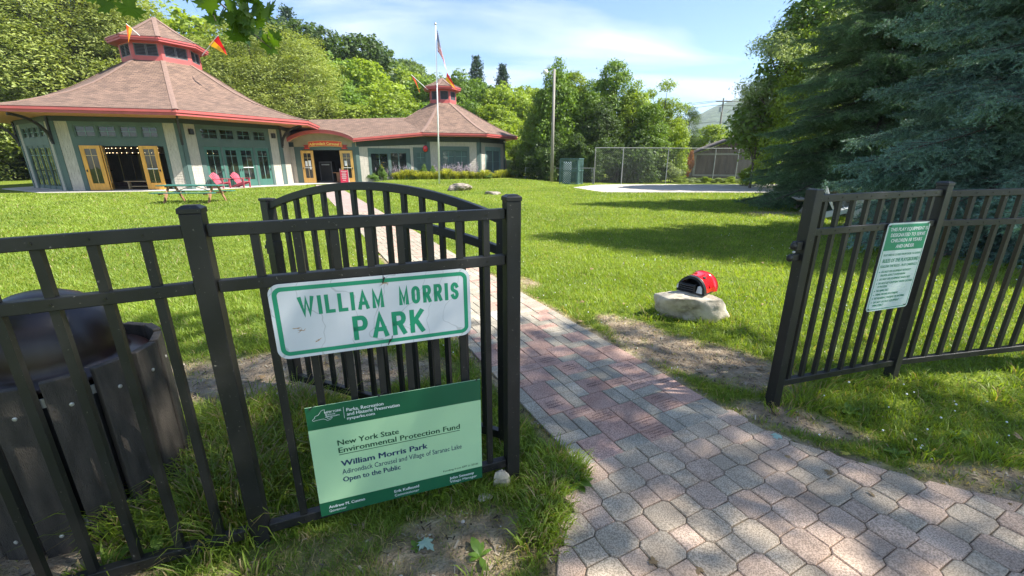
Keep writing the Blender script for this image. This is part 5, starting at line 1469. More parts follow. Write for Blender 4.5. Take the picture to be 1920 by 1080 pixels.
# closed green doors on the right facet; dark glazing on the far left facet
f = facets[0]
m = MB(); f.box(m, 1.02, 1.06, .03, 2.46, -.08, .02); f.box(m, 2.01, 2.11, .03, 2.46, -.08, .02); f.box(m, 3.99, 4.12, .03, 2.46, -.08, .02); f.box(m, 5.04, 5.08, .03, 2.46, -.08, .02); wpart(m, 'door_frame', GREEN_TRIM, big)
for (a, w, hs, bar) in ((1.06, .95, 1, False), (2.11, .94, 1, False), (3.05, .94, -1, True), (4.12, .92, 1, False)):
    door_leaf(big, f.p(a, .035, -.05), f.d, w, 2.42, GREEN_DOOR, (.15, .19, .42), MUNT_G, hs, bar)
f = facets[-2]
m = MB(); 
for a in (1.02, 1.95, 2.98, 4.01, 5.02): f.box(m, a, a + .06, .03, 2.46, -.08, .02)
wpart(m, 'door_frame', GREEN_TRIM, big)
for a in (1.08, 2.01, 3.04, 4.07): door_leaf(big, f.p(a, .035, -.05), f.d, .90, 2.42, GREEN_TRIM, (.06, .12, .20), MUNT_G, 1)
# open orange doors on the front facet
f = facets[-1]
m = MB(); f.box(m, 1.02, 1.06, .03, 2.46, -.1, .02); f.box(m, 5.04, 5.08, .03, 2.46, -.1, .02); f.box(m, 1.06, 5.04, 2.42, 2.46, -.1, .02); wpart(m, 'door_frame', GREEN_TRIM, big)
dl = f.d; out = f.n
door_leaf(big, f.p(1.09, .04, .05), f.d * math.cos(R(4)) + f.n * math.sin(R(4)), .97, 2.40, ORANGE_DOOR, (.20, .17, .36), MUNT_O, -1)
door_leaf(big, f.p(2.10, .04, .14), f.d * -.36 - f.n * .93, .95, 2.40, ORANGE_DOOR, (.20, .17, .36), MUNT_O, 1)
door_leaf(big, f.p(3.86, .04, .06), f.d * math.cos(R(3)) + f.n * math.sin(R(3)), .93, 2.40, ORANGE_DOOR, (.20, .17, .36), MUNT_O, 1, True)
# wall lamps on the siding
for (fk, s) in ((0, .56), (0, 5.50)):
    ff = facets[fk]; m = MB(); ff.box(m, s - .13, s + .13, 3.10, 3.42, .02, .06); ff.box(m, s - .10, s + .10, 3.13, 3.37, .06, .17); m.prism([(-.11, 0), (.11, 0), (.07, .05), (-.07, .05)], 0, .15, o=ff.p(s, 3.37, .03), ax=ff.d, ay=Z3, az=ff.n); wpart(m, 'wall_lamp', IRON, big, bevel=.004)
# curved brackets carrying the eaves
def bracket(C, phi, k, r0, r1, z0, z1, parent, w=.10, h=.13):
    a = phi + k * math.pi / 4; e = np.array([math.cos(a), math.sin(a), 0]); o = np.array([C[0], C[1], 0]); m = MB(); sd = np.array([-e[1], e[0], 0])
    N = 14; b = len(m.v)
    for i in range(N + 1):
        t = math.pi / 2 * i / N; c = o + e * (r1 - (r1 - r0) * math.cos(t)) + Z3 * (z0 + (z1 - z0) * math.sin(t)); 
        nrm = e * (-math.cos(t)) * 1.0 + Z3 * math.sin(t)
        for (p, q) in ((-1, -1), (1, -1), (1, 1), (-1, 1)): m.v.append(tuple(c + sd * p * w / 2 + nrm * q * h / 2))
    for i in range(N):
        for j in range(4): a0 = b + 4 * i + j; a1 = b + 4 * i + (j + 1) % 4; m.f.append((a0, a1, a1 + 4, a0 + 4))
    m.f += [(b + 3, b + 2, b + 1, b), (b + 4 * N, b + 4 * N + 1, b + 4 * N + 2, b + 4 * N + 3)]
    m.bar(o + e * (r0 - .02) + Z3 * (z0 - .12), o + e * (r0 - .02) + Z3 * (z1 + .02), w, .09)
    wpart(m, 'eave_bracket', IRON, parent)
for k in range(-3, 3): bracket(BC, BP, k, BRW + .10, 9.55, 2.62, 3.88, big)
PROF = [(2.10, 7.84), (3.1, 7.22), (3.95, 6.66), (5.0, 6.03), (6.4, 5.36), (7.9, 4.85), (9.0, 4.50), (10.10, 4.235)]
roof_shell(BC, BP, PROF, 'roof', big)
oct_ring(BC, BP, 10.086, 10.02, 4.085, 4.225, 'fascia', CORAL, big); oct_ring(BC, BP, 10.03, 9.95, 3.945, 4.083, 'fascia', CORAL, big)
oct_ring(BC, BP, 10.0, BRW - .1, 3.950, 3.972, 'soffit', SOFFIT, big)
cupola(BC, BP, 2.165, 7.78, 8.90, 2.738, 9.10, 10.76, big, 2)
# interior: the carousel and its strings of bulbs, a bench just inside the door
ci = empty('carousel', (BC[0], BC[1], 0.03)); tag(ci, 'dark carousel ride with rings of small lit bulbs seen through the open doors', 'carousel')
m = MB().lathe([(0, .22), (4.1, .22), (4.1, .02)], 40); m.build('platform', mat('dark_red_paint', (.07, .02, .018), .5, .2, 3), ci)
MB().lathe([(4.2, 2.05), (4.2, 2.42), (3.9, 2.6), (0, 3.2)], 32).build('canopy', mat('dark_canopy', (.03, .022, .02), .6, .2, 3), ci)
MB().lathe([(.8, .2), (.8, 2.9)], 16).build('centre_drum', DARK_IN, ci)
POLE = mat('brass_pole', (.45, .33, .12), .3, .1, 3, metal=.8)
for k in range(18):
    a = 2 * math.pi * k / 18 + .1; r_ = 3.5 if k % 2 else 2.6
    MB().tube([(r_ * math.cos(a), r_ * math.sin(a), .2), (r_ * math.cos(a), r_ * math.sin(a), 2.5)], .022, 6).build('pole', POLE, ci)
BULB = glow_mat('warm_bulb', (1.0, .72, .38), 3.5)
bm_ = MB().ico((0, 0, 0), .017, 1).build('bulb', BULB, None); bme = bm_.data; bpy.data.objects.remove(bm_)
for rr_r, z in ((4.24, 2.36), (4.24, 2.08)):
    for k in range(26):
        a = R(-150) + R(125) * k / 25
        o = link('bulb', bme, ci); o.location = (rr_r * math.cos(a), rr_r * math.sin(a), z)
def bench(loc, rz, L, hgt, wood, label, depth=.30):
    b = empty('bench', loc, rz); tag(b, label, 'bench')
    MB().box(-L / 2, L / 2, -depth / 2, depth / 2, hgt - .045, hgt).build('seat', wood, b, bevel=.004)
    for x in (-L / 2 + .2, L / 2 - .2): MB().box(x - .035, x + .035, -depth / 2 + .03, depth / 2 - .03, 0, hgt - .046).build('leg', wood, b)
    MB().box(-L / 2 + .236, L / 2 - .236, -.02, .02, .12, .17).build('stretcher', wood, b); return b
PINEW = mat('pale_bench_wood', (0.42, 0.30, 0.17), .6, .2, 3, .1, 30, stretch=(.4, 4, 4))
pbn = f.p(3.25, .03, -.75); bench(tuple(pbn), math.atan2(f.d[1], f.d[0]), 1.75, .46, PINEW, 'low pale wooden bench just inside the open orange doors')

# ---- entrance wing with the small pavilion
KS = 0.85
SC, SP, SRW = (-7.377 * KS, 48.751 * KS), -0.89, 6.626 * KS
wing = empty('entrance_wing', (-11.75, 35.5, 0)); tag(wing, 'low shingled entrance wing with arched red doorway and small octagonal cupola at its end', 'building')
V1S = vert(SC, SRW, SP, -1)
fe = Fr((-17.0, 33.2), (-11.75, 33.2)); flk = Fr((-11.75, 33.2), V1S)
w_ = wall_core(fe, -.05, 3.2, [(1.16, 5.06, 0.02, 2.40)], 'wall', wing)
shakes(fe, .05, .70, .02, 2.60, w_, 201)
m = MB(); fe.box(m, .70, 1.16, 0, 2.62, .001, .04); fe.box(m, 5.06, 5.28, 0, 2.9, .001, .04); fe.box(m, 1.16, 5.06, 2.40, 2.62, .001, .038); wpart(m, 'door_surround', GREEN_TRIM, wing)
m = MB(); fe.box(m, -.4, .70, 2.62, 2.95, .001, .05); wpart(m, 'frieze', GREEN_EAVE_SHADE, wing)
# arched gable: tympanum, curved fascia and barrel roof running back into the slope
def archz(s):
    t = (s - 2.92) / 2.45
    return 3.20 + 0.60 * max(0.0, 1 - t * t) ** 0.8 * (1 if abs(t) < 1 else 0)
ss = np.linspace(.47, 5.37, 33)
m = MB(); top = [fe.p(s, archz(s) - .10, .012) for s in ss]; bot = [fe.p(s, 2.62, .012) for s in ss]; m.add(top + bot, [(i + 33, i + 34, i + 1, i) for i in range(32)]); wpart(m, 'tympanum', OLIVE, wing)
m = MB(); b = 0
for s in ss:
    for (dz, oo) in ((-.24, .42), (-.24, .50), (0.0, .50), (0.0, .42)): m.v.append(tuple(fe.p(s, archz(s) + dz, oo)))
for i in range(32):
    for j in range(4): a0 = 4 * i + j; a1 = 4 * i + (j + 1) % 4; m.f.append((a0, a0 + 4, a1 + 4, a1))
fe.box(m, -.55, .47, 2.96, 3.20, .42, .50); wpart(m, 'arched_fascia', CORAL, wing)
m = MB(); 
for s in ss: m.v += [tuple(fe.p(s, archz(s) - .20, .46)), tuple(fe.p(s, archz(s) - .20, .0))]
m.f = [(2 * i, 2 * i + 1, 2 * i + 3, 2 * i + 2) for i in range(32)]; wpart(m, 'soffit', SOFFIT, wing)
def uv_roof(name, pts_rows, parent):
    """grid of points (rows of equal length) -> shingled roof sheet with metric UVs"""
    R_, C_ = len(pts_rows), len(pts_rows[0]); V = [tuple(p) for r_ in pts_rows for p in r_]; F_, UV = [], []
    u = [[0.0] * C_ for _ in range(R_)]; v = [[0.0] * C_ for _ in range(R_)]
    for i in range(R_):
        for j in range(1, C_): u[i][j] = u[i][j - 1] + float(np.linalg.norm(np.array(pts_rows[0][j]) - np.array(pts_rows[0][j - 1])))
    for j in range(C_):
        for i in range(1, R_): v[i][j] = v[i - 1][j] + float(np.linalg.norm(np.array(pts_rows[i][j]) - np.array(pts_rows[i - 1][j])))
    for i in range(R_ - 1):
        for j in range(C_ - 1):
            q = [(i, j), (i, j + 1), (i + 1, j + 1), (i + 1, j)]; F_.append(tuple(a * C_ + b_ for a, b_ in q)); UV += [(u[a][b_], v[a][b_]) for a, b_ in q]
    me = bpy.data.meshes.new(name); me.from_pydata(V, [], F_); ul = me.uv_layers.new(name='UVMap')
    for i, t in enumerate(UV): ul.data[i].uv = t
    o = link(name, me, parent, ROOF); o.matrix_parent_inverse = Matrix.Translation(-parent.location); return o
uv_roof('roof', [[fe.p(s, archz(s) + .012, .52) for s in ss], [fe.p(s, archz(s) + .012, -1.0) for s in ss], [fe.p(s, archz(s) + .05, -2.6) for s in ss]], wing)
EW = np.array([fe.A[0] + 5.30, 32.74, 3.215])
EA = np.array([*vert(SC, 8.01 * KS, SP, -1), 3.735])
ridge_l, ridge_r = np.array([-17.4, 37.0, 4.83]), np.array([-9.0, 40.2, 5.32])
uv_roof('roof', [[ridge_l, ridge_l * .5 + ridge_r * .5, ridge_r], [np.array([-17.6, 33.4, 3.24]), EW + (-.3, .35, .12), EA + (-.1, .2, .05)]], wing)
uv_roof('roof', [[EW + (-.3, .35, .12), EA + (-.1, .2, .05)], [EW, EA]], wing)
uv_roof('roof', [[ridge_r, ridge_l], [ridge_r + (3.5, 5, -1.6), ridge_l + (-1, 5, -1.7)]], wing)
m = MB(); dd = EA - EW; Ld = np.linalg.norm(dd); m.bar(EW + (0, 0, -.07), EA + (0, 0, -.07), .07, .13); wpart(m, 'fascia', CORAL, wing); m = MB().bar(EW + (0, .04, -.19), EA + (0, .04, -.19), .07, .12); wpart(m, 'fascia', CORAL, wing)
m = MB(); m.add([EW + (0, 0, -.235), EA + (0, 0, -.235), flk.p(flk.L, 3.50, -.05), flk.p(0, 2.985, -.05)], [(0, 1, 2, 3)]); wpart(m, 'soffit', SOFFIT, wing)
# link wall with sloping head
def zl(s): return 2.985 + (3.49 - 2.985) * s / flk.L
w_ = wall_core(flk, -.05, 3.0, [(1.05, 2.40, .45, 2.20), (2.55, 3.85, .45, 2.25), (4.62, 5.36, .50, 2.30)], 'wall', wing)
shakes(flk, .27, 5.30, .02, 2.62, w_, 202, skip=((.9, 4.15, .2, 2.62), (4.38, 5.5, .2, 2.66)))
m = MB(); 
P = [flk.p(0, 2.62, .03), flk.p(flk.L, 2.88, .03), flk.p(flk.L, 3.5, .03), flk.p(0, 2.99, .03)]; Q = [p - flk.n * .10 for p in P]; m.add(P + Q, [(0, 1, 2, 3), (4, 7, 6, 5), (0, 4, 5, 1), (3, 2, 6, 7)]); wpart(m, 'frieze', GREEN_EAVE_SHADE, wing)
for a_, b_, c_ in ((0, .27, 2.7), (5.36, flk.L, 2.9)): m = MB(); flk.box(m, a_, b_, -.04, c_, .001, .04); wpart(m, 'corner_trim', GREEN_TRIM, wing)
m = MB(); flk.box(m, .90, 4.15, 2.25, 2.56, .001, .036); flk.box(m, .90, 1.05, .3, 2.25, .001, .036); flk.box(m, 2.40, 2.55, .3, 2.25, .001, .036); flk.box(m, 3.85, 4.15, .3, 2.25, .001, .036); flk.box(m, 1.05, 2.40, 2.20, 2.25, .001, .034); flk.box(m, .90, 4.15, .28, .30, .001, .06); wpart(m, 'window_surround', GREEN_TRIM, wing)
frame_part(flk, 1.055, 2.395, .455, 2.195, .05, 'window', GREEN_TRIM, wing, nv=1, nh=0, muntin_mat=MUNT_G); frame_part(flk, 2.555, 3.20, .455, 2.245, .05, 'window', GREEN_TRIM, wing, nv=0, nh=2); frame_part(flk, 3.20, 3.845, .455, 2.245, .05, 'window', GREEN_TRIM, wing, nv=0, nh=2)
m = MB(); flk.box(m, 4.38, 5.36, 2.30, 2.66, .001, .037); flk.box(m, 4.38, 4.62, .3, 2.30, .001, .037); wpart(m, 'window_surround', GREEN_TRIM, wing)
SHADE = glass_mat('screened_glass', (0.10, 0.15, 0.14), 0.12)
frame_part(flk, 4.625, 5.355, 1.45, 2.295, .05, 'window', GREEN_TRIM, wing, nv=1, nh=1, gmat=SHADE, muntin_mat=MUNT_G); frame_part(flk, 4.625, 5.355, .505, 1.45, .05, 'window', GREEN_TRIM, wing, nv=0, nh=0, gmat=SHADE)
# small octagon
sf = {k: Fr(vert(SC, SRW, SP, k), vert(SC, SRW, SP, k + 1)) for k in range(-2, 5)}
for k, f2 in sf.items():
    ops = [(1.20, 3.28, .55, 2.44)] if k == -1 else [(.98, 3.34, .60, 2.50)] if k == 0 else []
    if k == -2: continue
    w_ = wall_core(f2, 0.0, 3.42, ops, 'wall', wing)
    for a_, b_ in ((0.0, .24), (f2.L - .24, f2.L)): m = MB(); f2.box(m, a_, b_, 0.0, 3.10, .001, .04); wpart(m, 'corner_trim', GREEN_TRIM if k < 1 else SHAKE, wing)
    m = MB(); f2.box(m, 0, f2.L, 3.10, 3.47, .001, .05); wpart(m, 'frieze', GREEN_EAVE_SHADE, wing)
    if k in (-1, 0, 1): shakes(f2, .24, f2.L - .24, .2, 3.10, w_, 210 + k, skip=((1.0, 3.46, .3, 2.77),) if k == -1 else ((.84, 3.48, .4, 2.79),) if k == 0 else ())
f2 = sf[-1]
m = MB(); f2.box(m, 1.02, 3.45, 2.44, 2.76, .001, .04); f2.box(m, 1.02, 1.20, .4, 2.44, .001, .04); f2.box(m, 3.28, 3.45, .4, 2.44, .001, .04); f2.box(m, 2.18, 2.28, .55, 2.44, .001, .04); f2.box(m, .98, 3.5, .36, .40, .001, .07); wpart(m, 'window_surround', GREEN_TRIM, wing)
for a, b in ((1.205, 2.175), (2.285, 3.275)):
    frame_part(f2, a, b, 1.50, 2.435, .055, 'window', GREEN_TRIM, wing, nv=1, nh=1, gmat=SHADE, muntin_mat=MUNT_G); frame_part(f2, a, b, .555, 1.50, .055, 'window', GREEN_TRIM, wing, nv=0, nh=0, gmat=SHADE)
f2 = sf[0]
m = MB(); f2.box(m, .86, 3.46, 2.50, 2.78, .001, .04); f2.box(m, .86, .98, .5, 2.50, .001, .04); f2.box(m, 3.34, 3.46, .5, 2.50, .001, .04); f2.box(m, .82, 3.5, .46, .50, .001, .07); wpart(m, 'window_surround', mat('pale_teal_trim', (0.17, 0.27, 0.26), .6, .1, 3), wing)
SCR = glass_mat('insect_screen', (0.16, 0.22, 0.22), 0.25)
for a, b in ((.985, 2.155), (2.165, 3.335)): frame_part(f2, a, b, .605, 2.495, .05, 'window', mat('pale_teal_trim', (0.17, 0.27, 0.26), .6, .1, 3), wing, nv=0, nh=1, gmat=SCR)
SPROF = [(1.22, 6.52), (1.9, 6.15), (2.6, 5.78), (3.9, 5.05), (5.35, 4.32), (6.3, 3.93), (6.83, 3.74)]
roof_shell(SC, SP, SPROF, 'roof', wing)
oct_ring(SC, SP, 6.81, 6.75, 3.605, 3.732, 'fascia', CORAL, wing); oct_ring(SC, SP, 6.76, 6.69, 3.49, 3.603, 'fascia', CORAL, wing); oct_ring(SC, SP, 6.73, SRW - .1, 3.495, 3.515, 'soffit', SOFFIT, wing)
cupola(SC, SP, 1.24, 6.51, 7.63, 1.72, 7.86, 8.69, wing, 1, .24)
m = MB(); 
for dx in (-.09, .09): m.tube([f2.p(4.05, 3.3, .02), f2.p(4.05 + dx, 3.32, .14), f2.p(4.05 + dx * 1.6, 3.22, .22)], [.03, .05, .07], 10)
m.ico(f2.p(4.05, 3.32, .08), .06, 1); wpart(m, 'flood_lamp', WHITE, wing)
# entrance doors, interior, banner
DL = (.19, .19, .35)
door_leaf(wing, fe.p(1.18, .03, .06), (math.cos(R(-3)), math.sin(R(-3))), .95, 2.33, mat('golden_pine_door', (0.66, 0.38, 0.10), .4, .15, 3, .08, 40, stretch=(4, 4, .5)), DL, MUNT_O, -1, True, ((.28, .46, 1.20, 1.58), (.54, .74, 1.22, 1.62), (.60, .74, .98, 1.18)))
door_leaf(wing, fe.p(4.10, .03, .06), (math.cos(R(3)), math.sin(R(3))), .93, 2.33, MATS['golden_pine_door'], DL, MUNT_O, 1, True, ((.30, .50, 1.24, 1.60),))
m = MB(); fe.box(m, -.5, 5.3, -.05, .02, -4.2, .0); wpart(m, 'floor', MATS['dark_plank_floor'], wing)
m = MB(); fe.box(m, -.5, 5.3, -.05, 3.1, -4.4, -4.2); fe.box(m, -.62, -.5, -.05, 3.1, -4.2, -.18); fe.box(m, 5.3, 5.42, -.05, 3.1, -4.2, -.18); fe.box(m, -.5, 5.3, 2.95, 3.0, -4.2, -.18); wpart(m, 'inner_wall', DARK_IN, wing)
RIB = mat('banner_red', (0.62, 0.06, 0.025), .45, .06, 3); RIBD = mat('banner_dark_red', (0.32, 0.02, 0.015), .45, .06, 3); YEL = mat('banner_yellow', (0.85, 0.66, 0.16), .45, .05, 3)
bn = empty('banner_sign', tuple(fe.p(3.08, 2.66, .06))); tag(bn, 'red ribbon shaped banner sign with curved yellow lettering over the arched doorway', 'sign')
def bz(x): return 0.16 - 0.075 * (x / 1.2) ** 2
def band(x0, x1, h0, h1, y, name, m_):
    mm = MB(); xs = np.linspace(x0, x1, 21)
    for x in xs: mm.v += [(x, y, bz(x) + h0), (x, y, bz(x) + h1), (x, y + .02, bz(x) + h0), (x, y + .02, bz(x) + h1)]
    for i in range(20):
        a = 4 * i; mm.f += [(a, a + 4, a + 5, a + 1), (a + 1, a + 5, a + 7, a + 3), (a, a + 2, a + 6, a + 4)]
    mm.f += [(0, 1, 3, 2), (80, 82, 83, 81)]
    return mm.build(name, m_, bn)
band(-1.26, 1.26, -.135, .25, -.03, 'ribbon_edge', YEL); band(-1.235, 1.235, -.115, .23, -.045, 'ribbon', RIB)
for sgn in (-1, 1):
    MB().prism([(sgn * 1.22, -.10), (sgn * 1.68, -.10), (sgn * 1.52, .05), (sgn * 1.66, .18), (sgn * 1.22, .20)][::sgn], -.006, .006, o=(0, .0, -.08), ax=(1, 0, 0), ay=(0, 0, 1), az=(0, 1, 0)).build('ribbon_tail', RIBD, bn)
    MB().prism([(sgn * 1.20, -.165), (sgn * 1.56, -.165), (sgn * 1.50, -.10), (sgn * 1.20, -.07)][::sgn], -.006, .006, o=(0, -.02, -.03), ax=(1, 0, 0), ay=(0, 0, 1), az=(0, 1, 0)).build('ribbon_tail', RIB, bn)
me, W = text_mesh('Adirondack Carousel !', .20, 2.34, 'CENTER', .025)
co = np.empty(len(me.vertices) * 3, np.float32); me.vertices.foreach_get('co', co); co = co.reshape(-1, 3); co[:, 1] += 0.16 - 0.075 * (co[:, 0] / 1.2) ** 2 - .05; me.vertices.foreach_set('co', co.ravel()); me.update()
o = link('lettering', me, bn, YEL); o.rotation_euler = (R(90), 0, 0); o.location = (0, -.0485, 0)
# sandwich board, table inside, ornament
sb = empty('sandwich_board', (-12.55, 32.55, 0.02), R(4)); tag(sb, 'small red sandwich board with white lines standing at the right entrance door', 'sign')
REDS = mat('crimson_board', (0.50, 0.02, 0.06), .5, .06, 3)
MB().bar((0, -.02, 0), (0, .10, .95), .56, .03, up=(0, 1, 0)).build('panel', REDS, sb); MB().bar((0, .32, 0), (0, .12, .95), .56, .03, up=(0, 1, 0)).build('panel', WHITE, sb)
lm = MB()
for i, (z, w) in enumerate(((.84, .40), (.72, .30), (.62, .34), (.52, .28), (.44, .36), (.34, .30), (.20, .22))): lm.box(-w / 2, w / 2, -.022 + .12 * z / .95 - .026, -.020 + .12 * z / .95 - .022, z, z + .03)
lm.build('printed_lines', WPR, sb)
tb = empty('pedestal_table', tuple(fe.p(3.55, .02, -.9))); tag(tb, 'small wooden pedestal table standing inside the entrance', 'table')
TW = mat('brown_table_wood', (0.24, 0.11, 0.05), .5, .2, 3); MB().box(-.45, .45, -.3, .3, .70, .75).build('top', TW, tb); MB().box(-.22, .22, -.15, .15, .0, .70).build('pedestal', TW, tb)
bt = MB().lathe([(0, 0), (.06, 0), (.06, .20), (.03, .25), (.03, .30), (0, .30)], 12).build('dispenser', WHITE, None, smooth=True); bt.location = tuple(fe.p(3.6, .77, -.9)); tag(bt, 'white pump bottle standing on the small table inside the entrance', 'bottle')
cb = empty('display_cabinet', tuple(fe.p(2.35, .02, -1.6))); tag(cb, 'dark glass fronted cabinet in the entrance hall', 'cabinet')
MB().box(-.5, .5, -.3, .3, 0, 1.55).build('body', DARK_IN, cb)
m = MB(); m.box(-.5, -.44, -.34, -.30, 0, 1.55).box(.44, .5, -.34, -.30, 0, 1.55).box(-.44, .44, -.34, -.30, 1.48, 1.55).box(-.44, .44, -.34, -.3, 0, .08); m.build('frame', LOUV, cb); MB().box(-.3, .3, -.345, -.305, 1.28, 1.36).build('label_strip', STEEL, cb)
orn = empty('wall_ornament', tuple(flk.p(5.36, 2.30, .10)), math.atan2(flk.d[1], flk.d[0])); tag(orn, 'bright red round alarm-like ornament with black trim high on the wing wall', 'ornament')
MB().ico((0, -.06, .27), .20, 2, (.95, .5, 1.25)).build('body', REDP, orn, smooth=True); MB().ico((.10, -.03, .22), .17, 1, (.9, .45, 1.2)).build('back', BLKP, orn); MB().ico((-.02, -.10, .52), .05, 1).ico((.09, -.08, .52), .04, 1).build('lug', BLKP, orn); MB().box(-.10, .06, -.165, -.14, .22, .30).build('plate', REDS, orn)

# concrete apron round the pavilion and up to the entrance
m = MB(); APR = octa(BC, 9.25, BP)
apron = flat_sheet('pavement', [(-16.9, 27.0), (-15.35, 29.6), (-14.3, 31.6), (-12.3, 32.0), (-11.6, 33.2), (-17, 33.2), (-17.5, 30)], 0.012, CONCRETE); tag(apron, kind='structure')
ap2 = MB().prism(APR, -0.05, 0.008).build('pavement', CONCRETE, None); tag(ap2, kind='structure')

# ---- pennants and flags
def cloth(A, B, C_, name, colors, parent, n=9, wave=.05):
    """pennant: hoist from A to B, point at C"""
    A, B, C_ = map(lambda p: np.array(p, float), (A, B, C_)); nn = np.cross(B - A, C_ - A); nn /= np.linalg.norm(nn)
    for ci_, (v0, v1, m_) in enumerate(colors):
        mb = MB()
        for i in range(n + 1):
            t = i / n
            for v in (v0, v1):
                P = (A + (B - A) * v) * (1 - t) + C_ * t; P = P + nn * wave * math.sin(t * 7 + v * 3) * t ** .5
                mb.v.append(tuple(P))
        mb.f = [(2 * i, 2 * i + 1, 2 * i + 3, 2 * i + 2) for i in range(n)]
        mb.build(name, m_, parent)
FR = leaf_mat('flag_red', (.55, .02, .02), (.55, .02, .02), .4, .7, (1, .3, .2)); FY = leaf_mat('flag_yellow', (.80, .42, .03), (.80, .42, .03), .4, .7, (1, .9, .3)); FO = leaf_mat('flag_orange', (.75, .12, .02), (.75, .12, .02), .4, .7, (1, .5, .2))
def pennant(base, tip, hoist_end, point, cols, label):
    base, tip = np.array(base), np.array(tip); t = empty('pennant', tuple(base)); tag(t, label, 'flag')
    MB().tube([(0, 0, 0), tip - base], .022, 6).build('flagpole', WHITE, t)
    cloth(tip - base, np.array(hoist_end) - base, np.array(point) - base, 'flag', cols, t)
Yc = 32.0
pennant(at(379, 104, Yc - 1.6), at(409, 66, Yc - 2.2), at(391, 84, Yc - 1.9), at(426, 103, Yc - 2.3), ((0, .5, FR), (.5, 1, FY)), 'red and yellow pennant sticking out from the right of the large cupola')
pennant(at(262, 67, Yc - 2.7), at(236, 44, Yc - 3.2), at(248, 54, Yc - 3.0), at(241, 80, Yc - 3.15), ((0, .45, FO), (.45, 1, FY)), 'orange pennant drooping in front of the large cupola eave')
pennant(at(803, 169, 40.3), at(771, 140, 40.0), at(778, 147, 40.1), at(787, 173, 40.0), ((0, .4, FR), (.4, 1, FO)), 'orange pennant sticking out left of the small cupola')
pennant(at(850, 164, 39.7), at(838, 135, 39.4), at(836, 151, 39.4), at(857, 170, 39.4), ((0, .45, FR), (.45, 1, FY)), 'red and yellow pennant on the right front of the small cupola')
fp = gp(824, 348.5)
flp = empty('flagpole', (fp[0], fp[1], 0)); tag(flp, 'tall white flagpole with ball finial standing on the lawn before the wing', 'flagpole')
ptop = at(816.5, 47, fp[1])
MB().tube([(0, 0, -.05), (ptop[0] - fp[0], 0, ptop[2])], [.055, .030], 12).build('pole', WHITE, flp, smooth=True); MB().ico((ptop[0] - fp[0], 0, ptop[2] + .07), .075, 2).build('finial', mat('silver_ball', (.6, .6, .6), .25, .05, 3, metal=.8), flp, smooth=True)
MB().tube([(.065, -.02, 1.5), (.075, -.02, 4), (ptop[0] - fp[0] + .05, -.02, ptop[2] - .1)], .006, 5).build('halyard', WHITE, flp); MB().box(.03, .09, -.03, .03, 1.45, 1.6).build('cleat', STEEL, flp)
usf = empty('national_flag', (ptop[0], ptop[1], ptop[2] - .2)); tag(usf, 'limp stars and stripes flag hanging from the top of the tall flagpole', 'flag')
USW = leaf_mat('flag_white', (.72, .70, .70), (.72, .70, .70), .3, .8, (1, .95, .9)); USR = leaf_mat('flag_stripe_red', (.45, .03, .05), (.45, .03, .05), .3, .8, (1, .4, .4)); USB = leaf_mat('flag_blue', (.02, .03, .12), (.02, .03, .12), .3, .8, (.4, .5, 1))
NUu, NV = 30, 26
def fpt(u, v):
    x = .06 + .62 * (u ** .8) * (.55 + .45 * v) + .03 * math.sin(9 * u + 4 * v) * u
    z = -1.25 * v * (1 - .35 * u) - 1.85 * u ** 1.05 + .2 * u * v
    y = .10 * math.sin(16 * u + 2.5 * v) * min(1, u * 3) - .05 * u
    return (x, y, z)
bands = {'r': MB(), 'w': MB(), 'b': MB()}
for i in range(NUu):
    for j in range(NV):
        u, v = (i + .5) / NUu, (j + .5) / NV
        c = 'b' if (u < .4 and v < 7 / 13) else ('r' if (j // 2) % 2 == 0 else 'w')
        q = [fpt(i / NUu, j / NV), fpt((i + 1) / NUu, j / NV), fpt((i + 1) / NUu, (j + 1) / NV), fpt(i / NUu, (j + 1) / NV)]
        bands[c].add(q, [(0, 1, 2, 3)])
for c, m_, nm in (('b', USB, 'canton'), ('r', USR, 'red_stripe'), ('w', USW, 'white_stripe')): bands[c].build(nm, m_, usf)
sm = MB()
for i in range(6):
    for j in range(5):
        for off in (0, 1):
            u, v = (.03 + .065 * i + .032 * off), (.04 + .1 * j + .05 * off)
            if u < .39 and v < .52:
                c = np.array(fpt(u, v)) + (0, -.012, 0); pts = [c + np.array([math.cos(a) * r_, 0, math.sin(a) * r_ ]) for a, r_ in zip(np.linspace(R(90), R(90 + 324), 10), [.030, .012] * 5)]; sm.add(pts, [tuple(range(10))])
sm.build('star', USW, usf)

